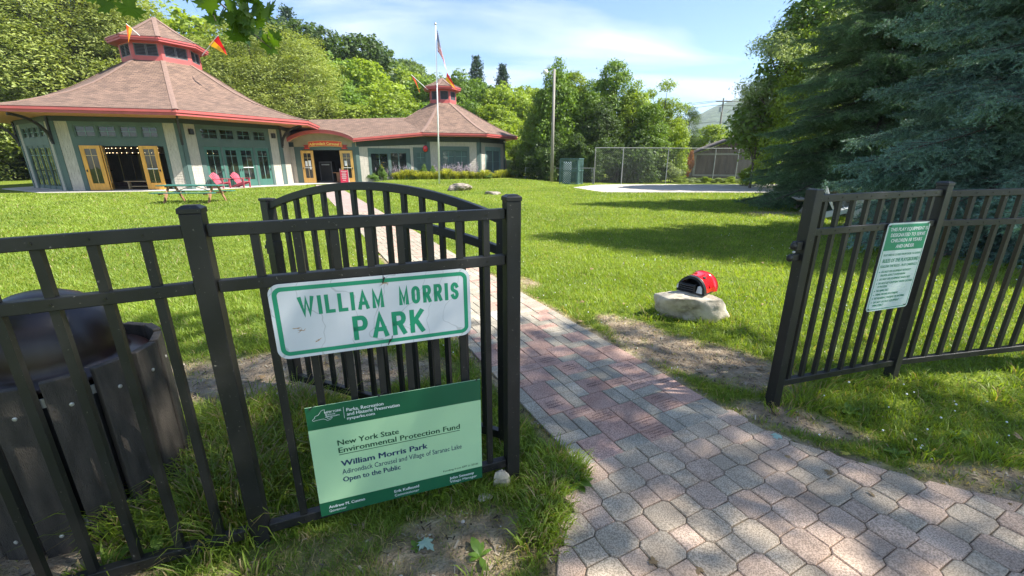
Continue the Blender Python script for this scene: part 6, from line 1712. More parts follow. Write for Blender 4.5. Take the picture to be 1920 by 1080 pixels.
# ---- adirondack chairs
def adirondack(loc, rz, m_, label, group):
    t = empty('adirondack_chair', loc, rz); t.scale = (.9, .9, .92); tag(t, label, 'chair', group)
    for i in range(7):   # fan back
        a = (i - 3) * 0.075; x0 = (i - 3) * .066; x1 = (i - 3) * .112; top = 1.02 - .035 * abs(i - 3) ** 1.5
        MB().add([(x0 - .028, .28, .26), (x0 + .028, .28, .26), (x1 + .043, .60, top), (x1 - .043, .60, top), (x0 - .028, .30, .255), (x0 + .028, .30, .255), (x1 + .043, .62, top - .005), (x1 - .043, .62, top - .005)], [(0, 1, 2, 3), (7, 6, 5, 4), (0, 3, 7, 4), (1, 5, 6, 2), (3, 2, 6, 7), (0, 4, 5, 1)]).build('back_slat', m_, t)
    for i in range(5):
        y = -.30 + .13 * i; z = .40 - .035 * i
        MB().box(-.26, .26, y - .055, y + .055, z - .012, z + .012).build('seat_slat', m_, t)
    for s in (-1, 1):
        MB().box(s * .34 - .07, s * .34 + .07, -.36, .42, .60, .625).build('arm', m_, t, bevel=.006)
        MB().box(s * .285 - .015, s * .285 + .015, -.33, -.21, 0, .60).build('leg', m_, t)
        MB().bar((s * .262, -.33, .37), (s * .262, .75, .02), .03, .12).build('leg', m_, t)
    MB().box(-.30, .30, .40, .43, .56, .60).build('back_rail', m_, t)
    return t
PINK = mat('raspberry_plastic', (0.46, 0.085, 0.125), .45, .08, 3); WHC = mat('white_chair_paint', (0.70, 0.72, 0.72), .5, .08, 3)
f = facets[0]; az = math.atan2(f.n[1], f.n[0])
for s, lab in ((1.35, 'left one of the two raspberry red slatted garden chairs by the green doors'), (2.55, 'right one of the two raspberry red slatted garden chairs by the green doors')):
    p = f.p(s, 0.01, .85); adirondack(tuple(p), az + R(90) + R(20), PINK, lab, 'red garden chairs at the pavilion')
for (px, Y, rz, lab) in ((1583, 12.4, 60, 'white slatted garden chair under the spruces, nearest the right fence post'), (1604, 13.3, 20, 'second white slatted garden chair in the spruce shade'), (1636, 13.0, -30, 'white slatted garden chair half hidden above the rules sign')):
    p = at(px, 400, Y); adirondack((p[0], Y, 0), R(rz), WHC, lab, 'white garden chairs under the spruces')
# ---- picnic table
def picnic(loc, rz, L, top_m, leg_m, label, scale=1.0):
    t = empty('picnic_table', loc, rz); t.scale = (scale,) * 3; tag(t, label, 'picnic table', 'picnic tables')
    for i in range(5): y = -.30 + .15 * i; MB().box(-L / 2, L / 2, y - .07, y + .07, .70, .74).build('plank', top_m, t, bevel=.004)
    for s in (-1, 1):
        for k in range(2): y = s * (.62 + .15 * k); MB().box(-L / 2, L / 2, y - .07, y + .07, .42, .455).build('seat_plank', top_m, t, bevel=.004)
    for x in (-L / 2 + .38, L / 2 - .38):
        for s in (-1, 1): MB().bar((x + .02, s * .62, 0), (x + .02, s * .18, .70), .045, .10).build('leg', leg_m, t)
        MB().box(x - .045, x - .003, -.78, .78, .36, .42).build('crossbar', leg_m, t); MB().box(x - .045, x - .003, -.34, .34, .64, .70).build('crossbar', leg_m, t)
        MB().bar((x, 0, .40), (0 + (.06 if x > 0 else -.06), 0, .69), .025, .035).build('brace', STEEL, t)
    return t
TGREEN = mat('green_table_plank', (0.035, 0.16, 0.12), .5, .12, 3, .1, 40)
LEGW = mat('brown_table_leg', (0.30, 0.16, 0.09), .7, .2, 5, .2, 30)
p = at(367, 376, 17.7); picnic((p[0], 17.7, 0), R(2), 2.62, TGREEN, LEGW, 'green topped picnic table with brown legs on the sunny lawn', .93)
picnic((10.35, 14.35, 0), R(65), 1.9, GREYWOOD, GREYWOOD, 'weathered grey picnic table tucked under the dark spruce')
# ---- boulders on the far lawn
for (px0, px1, py, hgt, lab, sd) in ((835, 884, 358, .55, 'large flat-topped grey boulder on the lawn right of the flagpole', 51), (906, 938, 365, .30, 'small rounded pale boulder on the lawn near the gate end post', 52), (753, 784, 362, .20, 'flat white stone on the lawn seen over the arched gate', 53), (784, 812, 370, .22, 'low dark boulder beside the flat white stone', 54)):
    a, b = gp(px0, py), gp(px1, py); w = b[0] - a[0]
    o = rock_mesh('boulder', sd, (w * 1.05, w * .8, hgt * 1.15), 3, .4).build('boulder', STONE2, None, smooth=sd != 51); o.location = ((a[0] + b[0]) / 2, a[1] + w * .3, -.05); tag(o, lab, 'boulder', 'boulders on the far lawn')

# ================================================================== POLES, FENCES, SHED BEYOND THE LAWN
POLEW = mat('silvered_pole_wood', (0.27, 0.25, 0.22), .85, .2, 3, .5, 30, stretch=(5, 5, .3))
b_ = gp(1034, 342); tp = at(1033, 130, b_[1])
lp = empty('light_pole', (b_[0], b_[1], 0)); tag(lp, 'weathered wooden pole with a floodlight at its top standing before the tall maples', 'light pole')
MB().tube([(0, 0, -.1), (0, 0, tp[2])], [.135, .085], 10).build('pole', POLEW, lp, smooth=True)
MB().tube([(0, 0, tp[2] - .45), (-.35, -.05, tp[2] - .2), (-.60, -.05, tp[2] - .15)], .025, 6).build('arm', STEEL, lp)
MB().lathe([(.02, .12), (.14, .08), (.20, -.08), (.10, -.22), (0, -.24)], 12, (-.66, -.05, tp[2] - .12)).build('lamp_head', WHITE, lp, smooth=True)
def utility_pole(px, py0, Y, label, arms=1, lean=0.0, h=None, lamps=()):
    top = at(px, py0, Y); t = empty('utility_pole', (top[0], Y, 0)); tag(t, label, 'utility pole')
    MB().tube([(0, 0, 0), (lean, 0, top[2])], [.19, .12], 8).build('pole', POLEW, t)
    for k in range(arms):
        z = top[2] - .5 - 1.1 * k; MB().box(-1.2, 1.2, -.22, -.12, z - .06, z + .06).build('crossarm', POLEW, t)
        for x in (-1.1, -.6, .6, 1.1): MB().lathe([(.05, 0), (.07, .07), (.03, .16), (0, .17)], 8, (x, -.17, z + .06)).build('insulator', WHITE, t)
    for (dx, dz, L_) in lamps:
        MB().tube([(lean, 0, dz - .5), (lean + dx * .4, -.1, dz + .05), (lean + dx, -.2, dz + .1)], .035, 6).build('lamp_arm', IRON, t)
        MB().box(min(dx, dx + L_), max(dx, dx + L_), -.38, -.05, dz + .02, dz + .18).build('lamp_head', IRON, t, bevel=.03)
    return t, top
t1, top1 = utility_pole(980, 202, 62, 'distant wooden utility pole with crossarm between the hillside trees', 1, lamps=((-2.0, 4.6, -.8),))
t3, top3 = utility_pole(1357, 184, 70, 'distant utility pole with two cobra street lamps above the brown shed', 1, lamps=((-3.2, 5.1, -1.0), (2.2, 5.0, 1.4)))
MB().lathe([(.0, .0), (.22, .0), (.22, .75), (.0, .8)], 12, (-.35, -.1, top3[2] - 2.0)).build('transformer', STEEL, t3)
WIRE = mat('wire_grey', (0.10, 0.10, 0.11), .6, .1)
for k, (dz, zl_) in enumerate(((-.38, -1.3), (-.38, -2.1), (-1.0, -2.6), (-3.4, -4.6), (-5.6, -6.0))):
    A = np.array([top3[0] + (-1.1 if k != 1 else .3), 69.8, top3[2] + dz]); B_ = np.array([-8.0, 84 + k, top3[2] + zl_ + 1.2])
    pts = [A * (1 - t) + B_ * t - Z3 * 1.6 * 4 * t * (1 - t) * .5 for t in np.linspace(0, 1, 14)]
    tag(MB().tube(pts, .028, 4).build('overhead_wire', WIRE, None), 'dark overhead wire running left from the distant street lamp pole', 'wire', 'overhead wires beyond the shed')
    C_ = np.array([60, 66.0, top3[2] + dz + .5]); pts = [A * (1 - t) + C_ * t - Z3 * 1.2 * 4 * t * (1 - t) * .5 for t in np.linspace(0, 1, 10)]
    tag(MB().tube(pts, .028, 4).build('overhead_wire', WIRE, None), 'dark overhead wire running left from the distant street lamp pole', 'wire', 'overhead wires beyond the shed')

def chain_link(parent, A, B_, z0, z1, step=.085, w=.003):
    """diagonal wires of a chain-link bay"""
    A = np.array([*A, 0.0]); B_ = np.array([*B_, 0.0]); d = B_ - A; L = np.linalg.norm(d); d /= L; n_ = np.array([d[1], -d[0], 0]); H = z1 - z0; m = MB()
    for sg in (1, -1):
        s = -H
        while s < L:
            a0, a1 = s, s + H; za, zb = (z0, z1) if sg > 0 else (z1, z0)
            if a0 < 0: za = za + (zb - za) * (0 - a0) / H; a0 = 0
            if a1 > L: zb = za + (zb - za) * (L - a0) / (a1 - a0); a1 = L
            if a1 - a0 > .02:
                P, Q = A + d * a0 + Z3 * za, A + d * a1 + Z3 * zb; t = (Q - P) / np.linalg.norm(Q - P); q = np.cross(t, n_) * w
                m.add([P - q, Q - q, Q + q, P + q], [(0, 1, 2, 3)])
            s += step * 1.414
    o = m.build('mesh', STEELD, parent); tag(o, kind='stuff'); return o
STEELP = mat('dull_galvanised_post', (0.27, 0.28, 0.27), .6, .15, 4)
STEELD = mat('dull_galvanised_wire', (0.17, 0.19, 0.18), .6, .1, 4)
def chain_fence(pts, h, label, rail=True, pr=.035, step=.10, mid=False, w=.003):
    t = empty('chain_link_fence', (pts[0][0], pts[0][1], 0)); tag(t, label, 'fence'); o = np.array([pts[0][0], pts[0][1]])
    for i, p in enumerate(pts):
        q = np.array(p[:2]) - o; hh = h if len(p) < 3 else p[2]; MB().tube([(q[0], q[1], -.05), (q[0], q[1], hh)], pr, 7).build('post', STEELP, t)
    for a, b in zip(pts[:-1], pts[1:]):
        a_, b2 = np.array(a[:2]) - o, np.array(b[:2]) - o; ha = h if len(a) < 3 else a[2]; hb = h if len(b) < 3 else b[2]
        if rail: MB().tube([(*a_, ha - .03), (*b2, hb - .03)], .022, 6).build('rail', STEELP, t)
        if mid: MB().tube([(*a_, ha * .52), (*b2, hb * .52)], .022, 6).build('rail', STEELP, t)
        chain_link(t, a_, b2, .04, min(ha, hb) - .04, step, w)
    return t
chain_fence([(5.97, 31.7), (8.0, 31.8), (11.45, 32.4), (15.2, 33.0), (19.0, 33.5), (24, 34)], 2.55, 'tall galvanised chain-link fence behind the gravel court')
chain_fence([(5.97, 31.7), (6.3, 33.4), (6.9, 35.2)], 2.3, 'chain-link return fence running back under the dark trees', step=.12)
chain_fence([(18.2, 35.5), (21.2, 36.0), (27, 36.8)], 3.3, 'higher chain-link screen in front of the brown shed', step=.12)
chain_fence([(1.1, 36.3), (3.2, 34.9), (6.2, 34.0)], 1.1, 'low chain-link fence in the shade left of the lattice enclosure', step=.12, pr=.025)
chain_fence([(4.85, 31.9), (5.9, 31.75)], 1.15, 'short low chain-link bay beside the lattice enclosure', step=.12, pr=.03)

LAT = mat('teal_lattice', (0.06, 0.125, 0.115), .6, .1, 4)
la = empty('lattice_enclosure', (3.42, 31.5, 0)); tag(la, 'teal diagonal lattice enclosure beside the wooden light pole', 'enclosure')
def lattice(parent, o, d, L, H):
    d = np.array([d[0], d[1], 0.0]); n_ = np.array([d[1], -d[0], 0]); o = np.array(o, float)
    for z in (0.0, H - .07, H * .5): m = MB(); m.frame_box(o, d, n_, Z3, 0, L, .012, .045, z, z + .07); m.build('rail', LAT, parent)
    for x in (0, L - .08): m = MB(); m.frame_box(o, d, n_, Z3, x, x + .08, -.04, .011, 0, H); m.build('post', LAT, parent)
    step = .155
    for sg in (1, -1):
        s = -H + .05
        while s < L:
            a0, a1, za, zb = s, s + H, (0.0 if sg > 0 else H), (H if sg > 0 else 0.0)
            if a0 < 0: za += (zb - za) * (-a0) / H; a0 = 0
            if a1 > L: zb = za + (zb - za) * (L - a0) / (a1 - a0); a1 = L
            if a1 - a0 > .05:
                off = 0.0 if sg > 0 else .008
                m = MB().bar(o + d * a0 + Z3 * za + n_ * off, o + d * a1 + Z3 * zb + n_ * off, .007, .036, up=tuple(np.cross(n_, (d * (a1 - a0) + Z3 * (zb - za)) / 1.0) / H * .7)); m.build('slat', LAT, parent)
            s += step
lattice(la, (0, 0, 0), (1, -.12), 1.30, 1.80); lattice(la, (1.31, -.16, 0), (.5, .86), 1.0, 1.80)
ub = empty('utility_box', (4.05, 32.15, 0)); tag(ub, 'pale blue-grey utility cabinet standing inside the lattice enclosure', 'cabinet')
MB().box(-.28, .28, -.25, .25, 0, 1.55).build('body', mat('pale_blue_grey', (.42, .50, .52), .5, .1, 3), ub, bevel=.02); MB().box(-.24, .24, -.265, -.252, .1, 1.45).build('door', mat('pale_blue_grey2', (.48, .55, .57), .5, .1, 3), ub); MB().box(.17, .20, -.29, -.266, .7, .85).build('handle', STEEL, ub)

# brown shed
SH = empty('brown_shed', (18.6, 45, 0), R(-17)); tag(SH, 'brown boarded shed with pale trim strips and low gable behind the fence', 'shed')
BRN = mat('brown_board', (0.20, 0.14, 0.11), .85, .25, 1.6, .3, 20, obj_rand=.12, stretch=(2, 1, .5)); PTR = mat('pale_trim_board', (0.42, 0.38, 0.30), .8, .15, 3, .2, 30)
L0, R0, RZ, EZ, RXc = 18.6, 37.4, 5.95, 2.25, 28.0
def rz(x): return EZ + (RZ - EZ) * (1 - abs(x - RXc) / (RXc - L0))
x = L0; k = 0
while x < R0 - .01:
    x2 = min(x + .62, R0); m = MB(); a, b = x - L0 + .008, x2 - L0 - .008; dy = .012 * (k % 2)
    m.add([(a, dy, -.05), (b, dy, -.05), (b, dy, rz(x2) - .02), (a, dy, rz(x) - .02), (a, .06, -.05), (b, .06, -.05), (b, .06, rz(x2) - .02), (a, .06, rz(x) - .02)], [(0, 1, 2, 3), (7, 6, 5, 4), (0, 3, 7, 4), (1, 5, 6, 2)]); m.build('plank', BRN, SH); x = x2; k += 1
MB().box(0, .1, .07, 14, -.05, 2.2).box(18.7, 18.8, .07, 14, -.05, 2.2).box(0, 18.8, 13.9, 14, -.05, 2.2).build('wall', BRN, SH)
MB().box(.0, 18.8, -.045, -.012, 2.18, 2.36).build('trim', PTR, SH); MB().box(0, 18.8, -.045, -.012, .12, .30).build('trim', PTR, SH)
for xx, z1 in ((0.0, 2.18), (.10, 2.18)): pass
MB().box(-.02, .20, -.045, -.012, .30, 2.18).build('trim', PTR, SH)
for xx in (4.55, 7.0): MB().box(xx, xx + .16, -.045, -.012, 2.36, rz(L0 + xx) - .05).build('trim', PTR, SH)
for xx in (7.1,): MB().box(xx, xx + .16, -.045, -.012, .3, 2.18).build('trim', PTR, SH)
MB().bar((.1, -.03, EZ - .08), (RXc - L0, -.03, RZ - .10), .03, .13, up=(0, 1, 0)).build('trim', PTR, SH)
for i in range(6): MB().box(5.0, 7.0, -.04, -.013, 2.50 + .24 * i, 2.58 + .24 * i).build('gable_slat', PTR if i % 3 == 0 else BRN, SH)
RB = mat('dark_roof_felt', (0.10, 0.075, 0.06), .9, .2, 3, .2, 20)
for s in (-1, 1):
    xe = RXc - L0 + s * (RXc - L0 + .9); m = MB(); zt, ze2 = RZ + .10, EZ - .25
    m.add([(RXc - L0, -.9, zt), (xe, -.9, ze2), (xe, 14.5, ze2), (RXc - L0, 14.5, zt), (RXc - L0, -.9, zt + .16), (xe, -.9, ze2 + .16), (xe, 14.5, ze2 + .16), (RXc - L0, 14.5, zt + .16)], [(0, 1, 2, 3), (7, 6, 5, 4), (0, 4, 5, 1), (1, 5, 6, 2)]); m.build('roof', RB, SH)
MB().box(4.6, 5.0, 2.0, 2.4, 3.9, 5.3).build('chimney', PTR, SH)
h2 = empty('distant_house', (34, 80, 0)); h2.scale = (.62, .8, .70); tag(h2, 'grey roofed house far behind the brown shed', 'house')
MB().box(-5, 9, 0, 8, 0, 5.0).build('wall', mat('tan_wall', (.35, .28, .22), .8, .1, 2), h2); MB().add([(-5.6, -.6, 4.8), (9.6, -.6, 4.8), (9.6, 4, 7.4), (-5.6, 4, 7.4), (9.6, 8.6, 4.8), (-5.6, 8.6, 4.8)], [(0, 1, 2, 3), (3, 2, 4, 5)]).build('roof', mat('grey_roof', (.22, .22, .23), .9, .1, 2), h2); MB().box(0, 1.2, -.05, -.01, 2.6, 3.9).build('window', GLASS, h2)
h3 = empty('distant_house', (21.5, 82, 0)); tag(h3, 'small red-brown gabled house glimpsed left of the shed roof', 'house')
MB().box(-2.5, 3, 0, 6, 0, 4.2).build('wall', mat('brick_wall_far', (.35, .14, .09), .85, .1, 2), h3); MB().add([(-3, -.5, 4.0), (.25, -.5, 6.6), (.25, 6.5, 6.6), (-3, 6.5, 4.0), (3.5, -.5, 4.0), (3.5, 6.5, 4.0)], [(0, 1, 2, 3), (1, 4, 5, 2)]).build('roof', RB, h3); MB().add([(-2.5, -.02, 4.1), (3, -.02, 4.1), (.25, -.02, 6.3)], [(0, 1, 2)]).build('gable', RB, h3)

# ---- wooded mountain on the horizon
mg = np.random.default_rng(2)
mx_, my_ = np.meshgrid(np.linspace(150, 1500, 90), np.linspace(700, 1500, 50))
mz_ = 112 * np.exp(-((mx_ - 520) / 150) ** 2 - ((my_ - 980) / 170) ** 2) + 70 * np.exp(-((mx_ - 800) / 260) ** 2 - ((my_ - 1100) / 220) ** 2) + 34 * np.exp(-((mx_ - 380) / 110) ** 2 - ((my_ - 930) / 150) ** 2) + (fbm(mx_, my_, 60, 4) - .5) * 14 + (fbm(mx_, my_, 16, 8) - .5) * 9 - 3
mv = np.stack([mx_.ravel(), my_.ravel(), mz_.ravel()], 1); im = np.arange(mv.shape[0]).reshape(mx_.shape)
mq = np.stack([im[:-1, :-1].ravel(), im[:-1, 1:].ravel(), im[1:, 1:].ravel(), im[1:, :-1].ravel()], 1)
def forest_mat():
    m, n, l, b = nodes_of('distant_forest'); tc = n.new('ShaderNodeTexCoord'); nz = n.new('ShaderNodeTexNoise'); nz.inputs['Scale'].default_value = .09; nz.inputs['Detail'].default_value = 6
    l.new(tc.outputs['Object'], nz.inputs['Vector']); r = ramp(n, [(.35, (.03, .06, .025)), (.65, (.08, .12, .035))]); l.new(nz.outputs['Fac'], r.inputs[0]); l.new(r.outputs[0], b.inputs['Base Color']); b.inputs['Roughness'].default_value = 1
    bp = n.new('ShaderNodeBump'); bp.inputs['Distance'].default_value = 4; bp.inputs['Strength'].default_value = .8; l.new(nz.outputs['Fac'], bp.inputs['Height']); l.new(bp.outputs[0], b.inputs['Normal']); return m
tag(link('mountain', np_mesh('mountain', mv, mq), material=forest_mat()), kind='structure')

# ================================================================== TREES
def leaf_cloud(blobs, n_leaf, size, seed, shell=.30, aspect=.75, cluster=9, cl_r=.35, up=.35, droop=0.0, holes=.25):
    """crown: leaf clusters spread through the outer part of many overlapping lobes"""
    g = np.random.default_rng(seed); B = np.array(blobs, float)          # x y z rx ry rz
    area = (B[:, 3] * B[:, 4] * B[:, 5]) ** (2 / 3); pr = area / area.sum()
    nc = int(n_leaf / cluster)
    k = g.choice(len(B), nc * 2, p=pr)
    d = unit(g.normal(0, 1, (nc * 2, 3))); rad = 1 - shell * g.random(nc * 2) ** 1.3 * (1 + (g.random(nc * 2) < .15) * 1.5)
    c = B[k, :3] + d * B[k, 3:] * rad[:, None]
    # drop clusters buried in other lobes, and random gaps
    deep = np.zeros(len(c))
    for b in B:
        q = (((c - b[:3]) / b[3:]) ** 2).sum(1); deep = np.maximum(deep, np.clip(1 - q, 0, 1))
    gap = fbm(c[:, 0] + c[:, 2] * .7, c[:, 1] + c[:, 2] * .6, 1.1, seed)
    ok = (g.random(len(c)) > deep * 1.1) & (gap > holes * .9)
    c, d, k = c[ok][:nc], d[ok][:nc], k[ok][:nc]; nc = len(c)
    ct = g.normal(0, .13, nc) + .45 + .25 * (gap[ok][:nc] - .5)
    P = np.repeat(c, cluster, 0) + g.normal(0, cl_r / 2, (nc * cluster, 3)) * np.array([1, 1, .6])
    D = np.repeat(d, cluster, 0); n = len(P)
    N = unit(D * .8 + np.array([0, 0, up]) + g.normal(0, .55, (n, 3)))
    t1 = unit(np.cross(N, g.normal(0, 1, (n, 3)))); t2 = np.cross(N, t1)
    if droop: t1 = unit(t1 * (1 - droop) + np.array([0, 0, -1.0]) * droop + D * .2); t2 = unit(np.cross(N, t1))
    s = size * g.uniform(.6, 1.25, n)[:, None]
    V = np.stack([P - t1 * s * .55, P + t2 * s * aspect * .45 - t1 * s * .05, P + t1 * s * .6, P - t2 * s * aspect * .45 - t1 * s * .05], 1).reshape(-1, 3)
    V[1::4] += N * s * .10; V[3::4] += N * s * .10
    T = (np.arange(n) * 4)[:, None] + np.array([0, 1, 2, 3])
    tone = np.clip(np.repeat(ct, cluster) + g.normal(0, .12, n), 0, 1)
    return V, T, np.repeat(tone, 4)
def trunk_mesh(h, r_, limbs, seed, lean=.0):
    g = np.random.default_rng(seed); m = MB(); pts = [np.array([0, 0, -.2])]; x = y = 0
    for i in range(1, 8): x += g.normal(0, .02 * h / 7) + lean; y += g.normal(0, .02 * h / 7); pts.append(np.array([x, y, h * .82 * i / 7]))
    m.tube(pts, [r_ * (1.25 if i == 0 else 1 - .11 * i) for i in range(8)], 9)
    for (bx, by, bz) in limbs:
        i = min(6, max(2, int(bz / h * 6))) - 1; a = pts[i]; b = np.array([bx, by, bz]); mid = (a + b) / 2 + (0, 0, .12 * h * .3)
        m.tube([a, mid, b], [r_ * .45, r_ * .28, r_ * .08], 6, cap=False)
    return m
def crown_blobs(kind, seed):
    """unit-height trees: z 0..1, half width about .33"""
    g = np.random.default_rng(seed); B = []
    if kind == 'maple':
        B.append((0, 0, .60, .24, .24, .30))
        for i in range(26):
            a = g.uniform(0, 6.28); z = g.uniform(.30, .90); rr = .27 * math.sin(math.pi * min(1, max(.12, (z - .12) / .86))) ** .7
            B.append((rr * math.cos(a), rr * math.sin(a), z, *(g.uniform(.075, .135) * np.array([1, 1, .85]))))
        B.append((0, 0, .90, .10, .10, .09))
    if kind == 'tall':
        B.append((0, 0, .5, .17, .17, .40))
        for i in range(34):
            a = g.uniform(0, 6.28); z = g.uniform(.10, .93); rr = .21 * (1 - max(0, z - .25) / .78) ** .75
            B.append((rr * math.cos(a), rr * math.sin(a), z, *(g.uniform(.05, .10) * np.array([1, 1, 1.15]))))
        for i in range(3): B.append((g.normal(0, .05), g.normal(0, .05), g.uniform(.88, .95), .035, .035, .07))
    if kind == 'cedar':
        B.append((0, 0, .45, .20, .20, .45))
        for i in range(46):
            a = g.uniform(0, 6.28); z = g.uniform(.05, .95); rr = .25 * (1 - z ** 2.2) ** .62
            B.append((rr * math.cos(a), rr * math.sin(a), z, *(g.uniform(.045, .085) * np.array([1, 1, 1.5]))))
    if kind == 'bush':
        for i in range(18):
            a = g.uniform(0, 6.28); rr = g.uniform(0, .42); z = g.uniform(.18, .82) * (1 - rr * .5)
            B.append((rr * math.cos(a), rr * math.sin(a), z, *(g.uniform(.12, .20) * np.array([1, 1, .9]))))
    if kind == 'airy':
        for i in range(26):
            a = g.uniform(0, 6.28); z = g.uniform(.35, .97); rr = .26 * math.sin(math.pi * min(1, (z - .2) / .85)) ** .8
            B.append((rr * math.cos(a), rr * math.sin(a), z, *(g.uniform(.04, .085) * np.array([1.2, 1.2, .7]))))
    return B
TREE = {}
def tree_master(key, kind, H, n_leaf, size, seed, trunk_r, **kw):
    B = [tuple(np.array(b) * H) for b in crown_blobs(kind, seed)]
    V, T, tn = leaf_cloud(B, n_leaf, size, seed, **kw)
    cr = np_mesh('crown', V, T, tn)
    g = np.random.default_rng(seed); idx = g.choice(len(B), min(12, len(B)), replace=False)
    tm = trunk_mesh(H, trunk_r, [B[i][:3] for i in idx], seed)
    me = bpy.data.meshes.new('trunk'); me.from_pydata(tm.v, [], tm.f); me.materials.append(BARK); me.update()
    TREE[key] = (cr, me, H, (V[:, 0].max() - V[:, 0].min()))
tree_master('maple1', 'maple', 12, 15000, .30, 1, .26); tree_master('maple2', 'maple', 12, 15000, .30, 2, .26)
tree_master('tall1', 'tall', 11, 20000, .21, 3, .20, cl_r=.42); tree_master('tall2', 'tall', 11, 20000, .21, 4, .20, cl_r=.42)
tree_master('cedar1', 'cedar', 14, 62000, .150, 5, .25, aspect=.42, droop=.12, up=.7, cl_r=.38, cluster=11, shell=.5); tree_master('cedar2', 'cedar', 14, 62000, .150, 6, .25, aspect=.42, droop=.12, up=.7, cl_r=.38, cluster=11, shell=.5)
tree_master('bush1', 'bush', 3.2, 9000, .13, 7, .04, cl_r=.22); tree_master('airy1', 'airy', 9, 6500, .19, 8, .12, holes=.42, aspect=.5); tree_master('airy2', 'airy', 10, 15000, .17, 9, .16, holes=.36, aspect=.36, droop=.25, cl_r=.5)
LEAFM = {
    'mid': leaf_mat('leaves_mid_green', (0.065, 0.123, 0.017), (0.189, 0.290, 0.041)), 'yellow': leaf_mat('leaves_yellow_green', (0.123, 0.189, 0.017), (0.304, 0.377, 0.043)),
    'dark': leaf_mat('leaves_dark_green', (0.032, 0.065, 0.017), (0.102, 0.160, 0.036)), 'cedar': leaf_mat('cedar_sprays', (0.127, 0.177, 0.042), (0.362, 0.399, 0.104), trans=.25),
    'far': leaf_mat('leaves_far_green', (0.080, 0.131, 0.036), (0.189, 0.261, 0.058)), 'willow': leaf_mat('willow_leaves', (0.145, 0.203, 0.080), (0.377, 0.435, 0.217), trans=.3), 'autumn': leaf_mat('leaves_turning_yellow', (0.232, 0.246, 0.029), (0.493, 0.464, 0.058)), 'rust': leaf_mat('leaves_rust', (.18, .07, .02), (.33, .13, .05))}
CR = {}
def tree(key, px, py, Y, width=None, leaf='mid', label='', group=None, rz=None, name='tree', base=None, yscale=1.0, cat='tree'):
    cr, tr, H, W = TREE[key]
    top = at(px, py, Y); gz = float(hz(top[0], Y)) if base is None else base
    h = top[2] - gz; s = h / H
    ck = (key, leaf)
    if ck not in CR:
        c2 = cr.copy(); c2.materials.clear(); c2.materials.append(LEAFM[leaf]); CR[ck] = c2
    d = math.hypot(top[0], Y)
    t = empty(name, (top[0], Y, gz), random.uniform(0, 6.28) if rz is None else rz)
    sw = s if width is None else (width * d / FPX) / W
    t.scale = (sw, sw * yscale, s); tag(t, label, cat, group)
    link('trunk', tr, t); link('crown', CR[ck], t)
    return t
# cedars close behind the big pavilion
tg_, tl_ = 'cedars behind the large pavilion', 'feathery light green cedar rising behind the large pavilion'
for (px, py, Y, w, k) in ((-120, -230, 45, 330, 'cedar1'), (-10, -180, 46.5, 300, 'cedar2'), (90, -120, 45.5, 290, 'cedar1'), (185, -20, 47, 230, 'cedar2'), (395, 78, 48, 210, 'cedar2'), (470, 52, 46, 240, 'cedar1'), (545, 78, 46.5, 220, 'cedar2')):
    tree(k, px, py, Y, w, 'cedar', 'feathery light green cedar ' + {-120: 'past the left picture edge, its side showing', -10: 'at the left picture edge, above the eave', 90: 'above the left slope of the large roof', 185: 'just left of the large cupola', 395: 'right of the pennant on the large cupola', 470: 'with the highest top between cupola and flagpole', 545: 'nearest the maples, over the low wing'}[px], tg_, name='cedar_tree')
tree('maple1', 300, -6, 56, 240, 'yellow', 'yellow-green maple crown behind the top of the large cupola', name='maple_tree'); tree('maple2', 388, 68, 60, 170, 'mid', 'rounded green maple between the large cupola and its right pennant', name='maple_tree')
# hillside wood
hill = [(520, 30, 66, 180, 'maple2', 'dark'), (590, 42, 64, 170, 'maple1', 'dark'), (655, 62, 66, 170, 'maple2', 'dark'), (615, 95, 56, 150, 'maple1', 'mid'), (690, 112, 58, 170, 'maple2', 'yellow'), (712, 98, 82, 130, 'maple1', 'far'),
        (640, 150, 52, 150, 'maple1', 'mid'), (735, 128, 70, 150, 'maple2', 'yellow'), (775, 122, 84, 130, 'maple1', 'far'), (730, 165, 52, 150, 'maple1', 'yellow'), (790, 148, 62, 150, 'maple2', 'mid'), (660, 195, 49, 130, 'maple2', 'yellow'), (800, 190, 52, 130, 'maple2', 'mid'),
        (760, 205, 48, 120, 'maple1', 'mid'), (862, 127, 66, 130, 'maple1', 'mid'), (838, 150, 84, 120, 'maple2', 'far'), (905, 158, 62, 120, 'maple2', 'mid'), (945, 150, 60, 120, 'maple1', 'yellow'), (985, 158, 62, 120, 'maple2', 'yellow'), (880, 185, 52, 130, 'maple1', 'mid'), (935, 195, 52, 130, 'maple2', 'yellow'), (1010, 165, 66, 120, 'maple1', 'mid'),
        (925, 228, 46, 100, 'maple2', 'yellow'), (890, 225, 47, 90, 'maple1', 'mid'), (820, 135, 100, 110, 'maple1', 'far'), (750, 110, 104, 110, 'maple2', 'far'), (970, 175, 80, 130, 'maple1', 'far'), (700, 215, 47, 120, 'maple1', 'mid'), (845, 205, 49, 120, 'maple2', 'mid')]
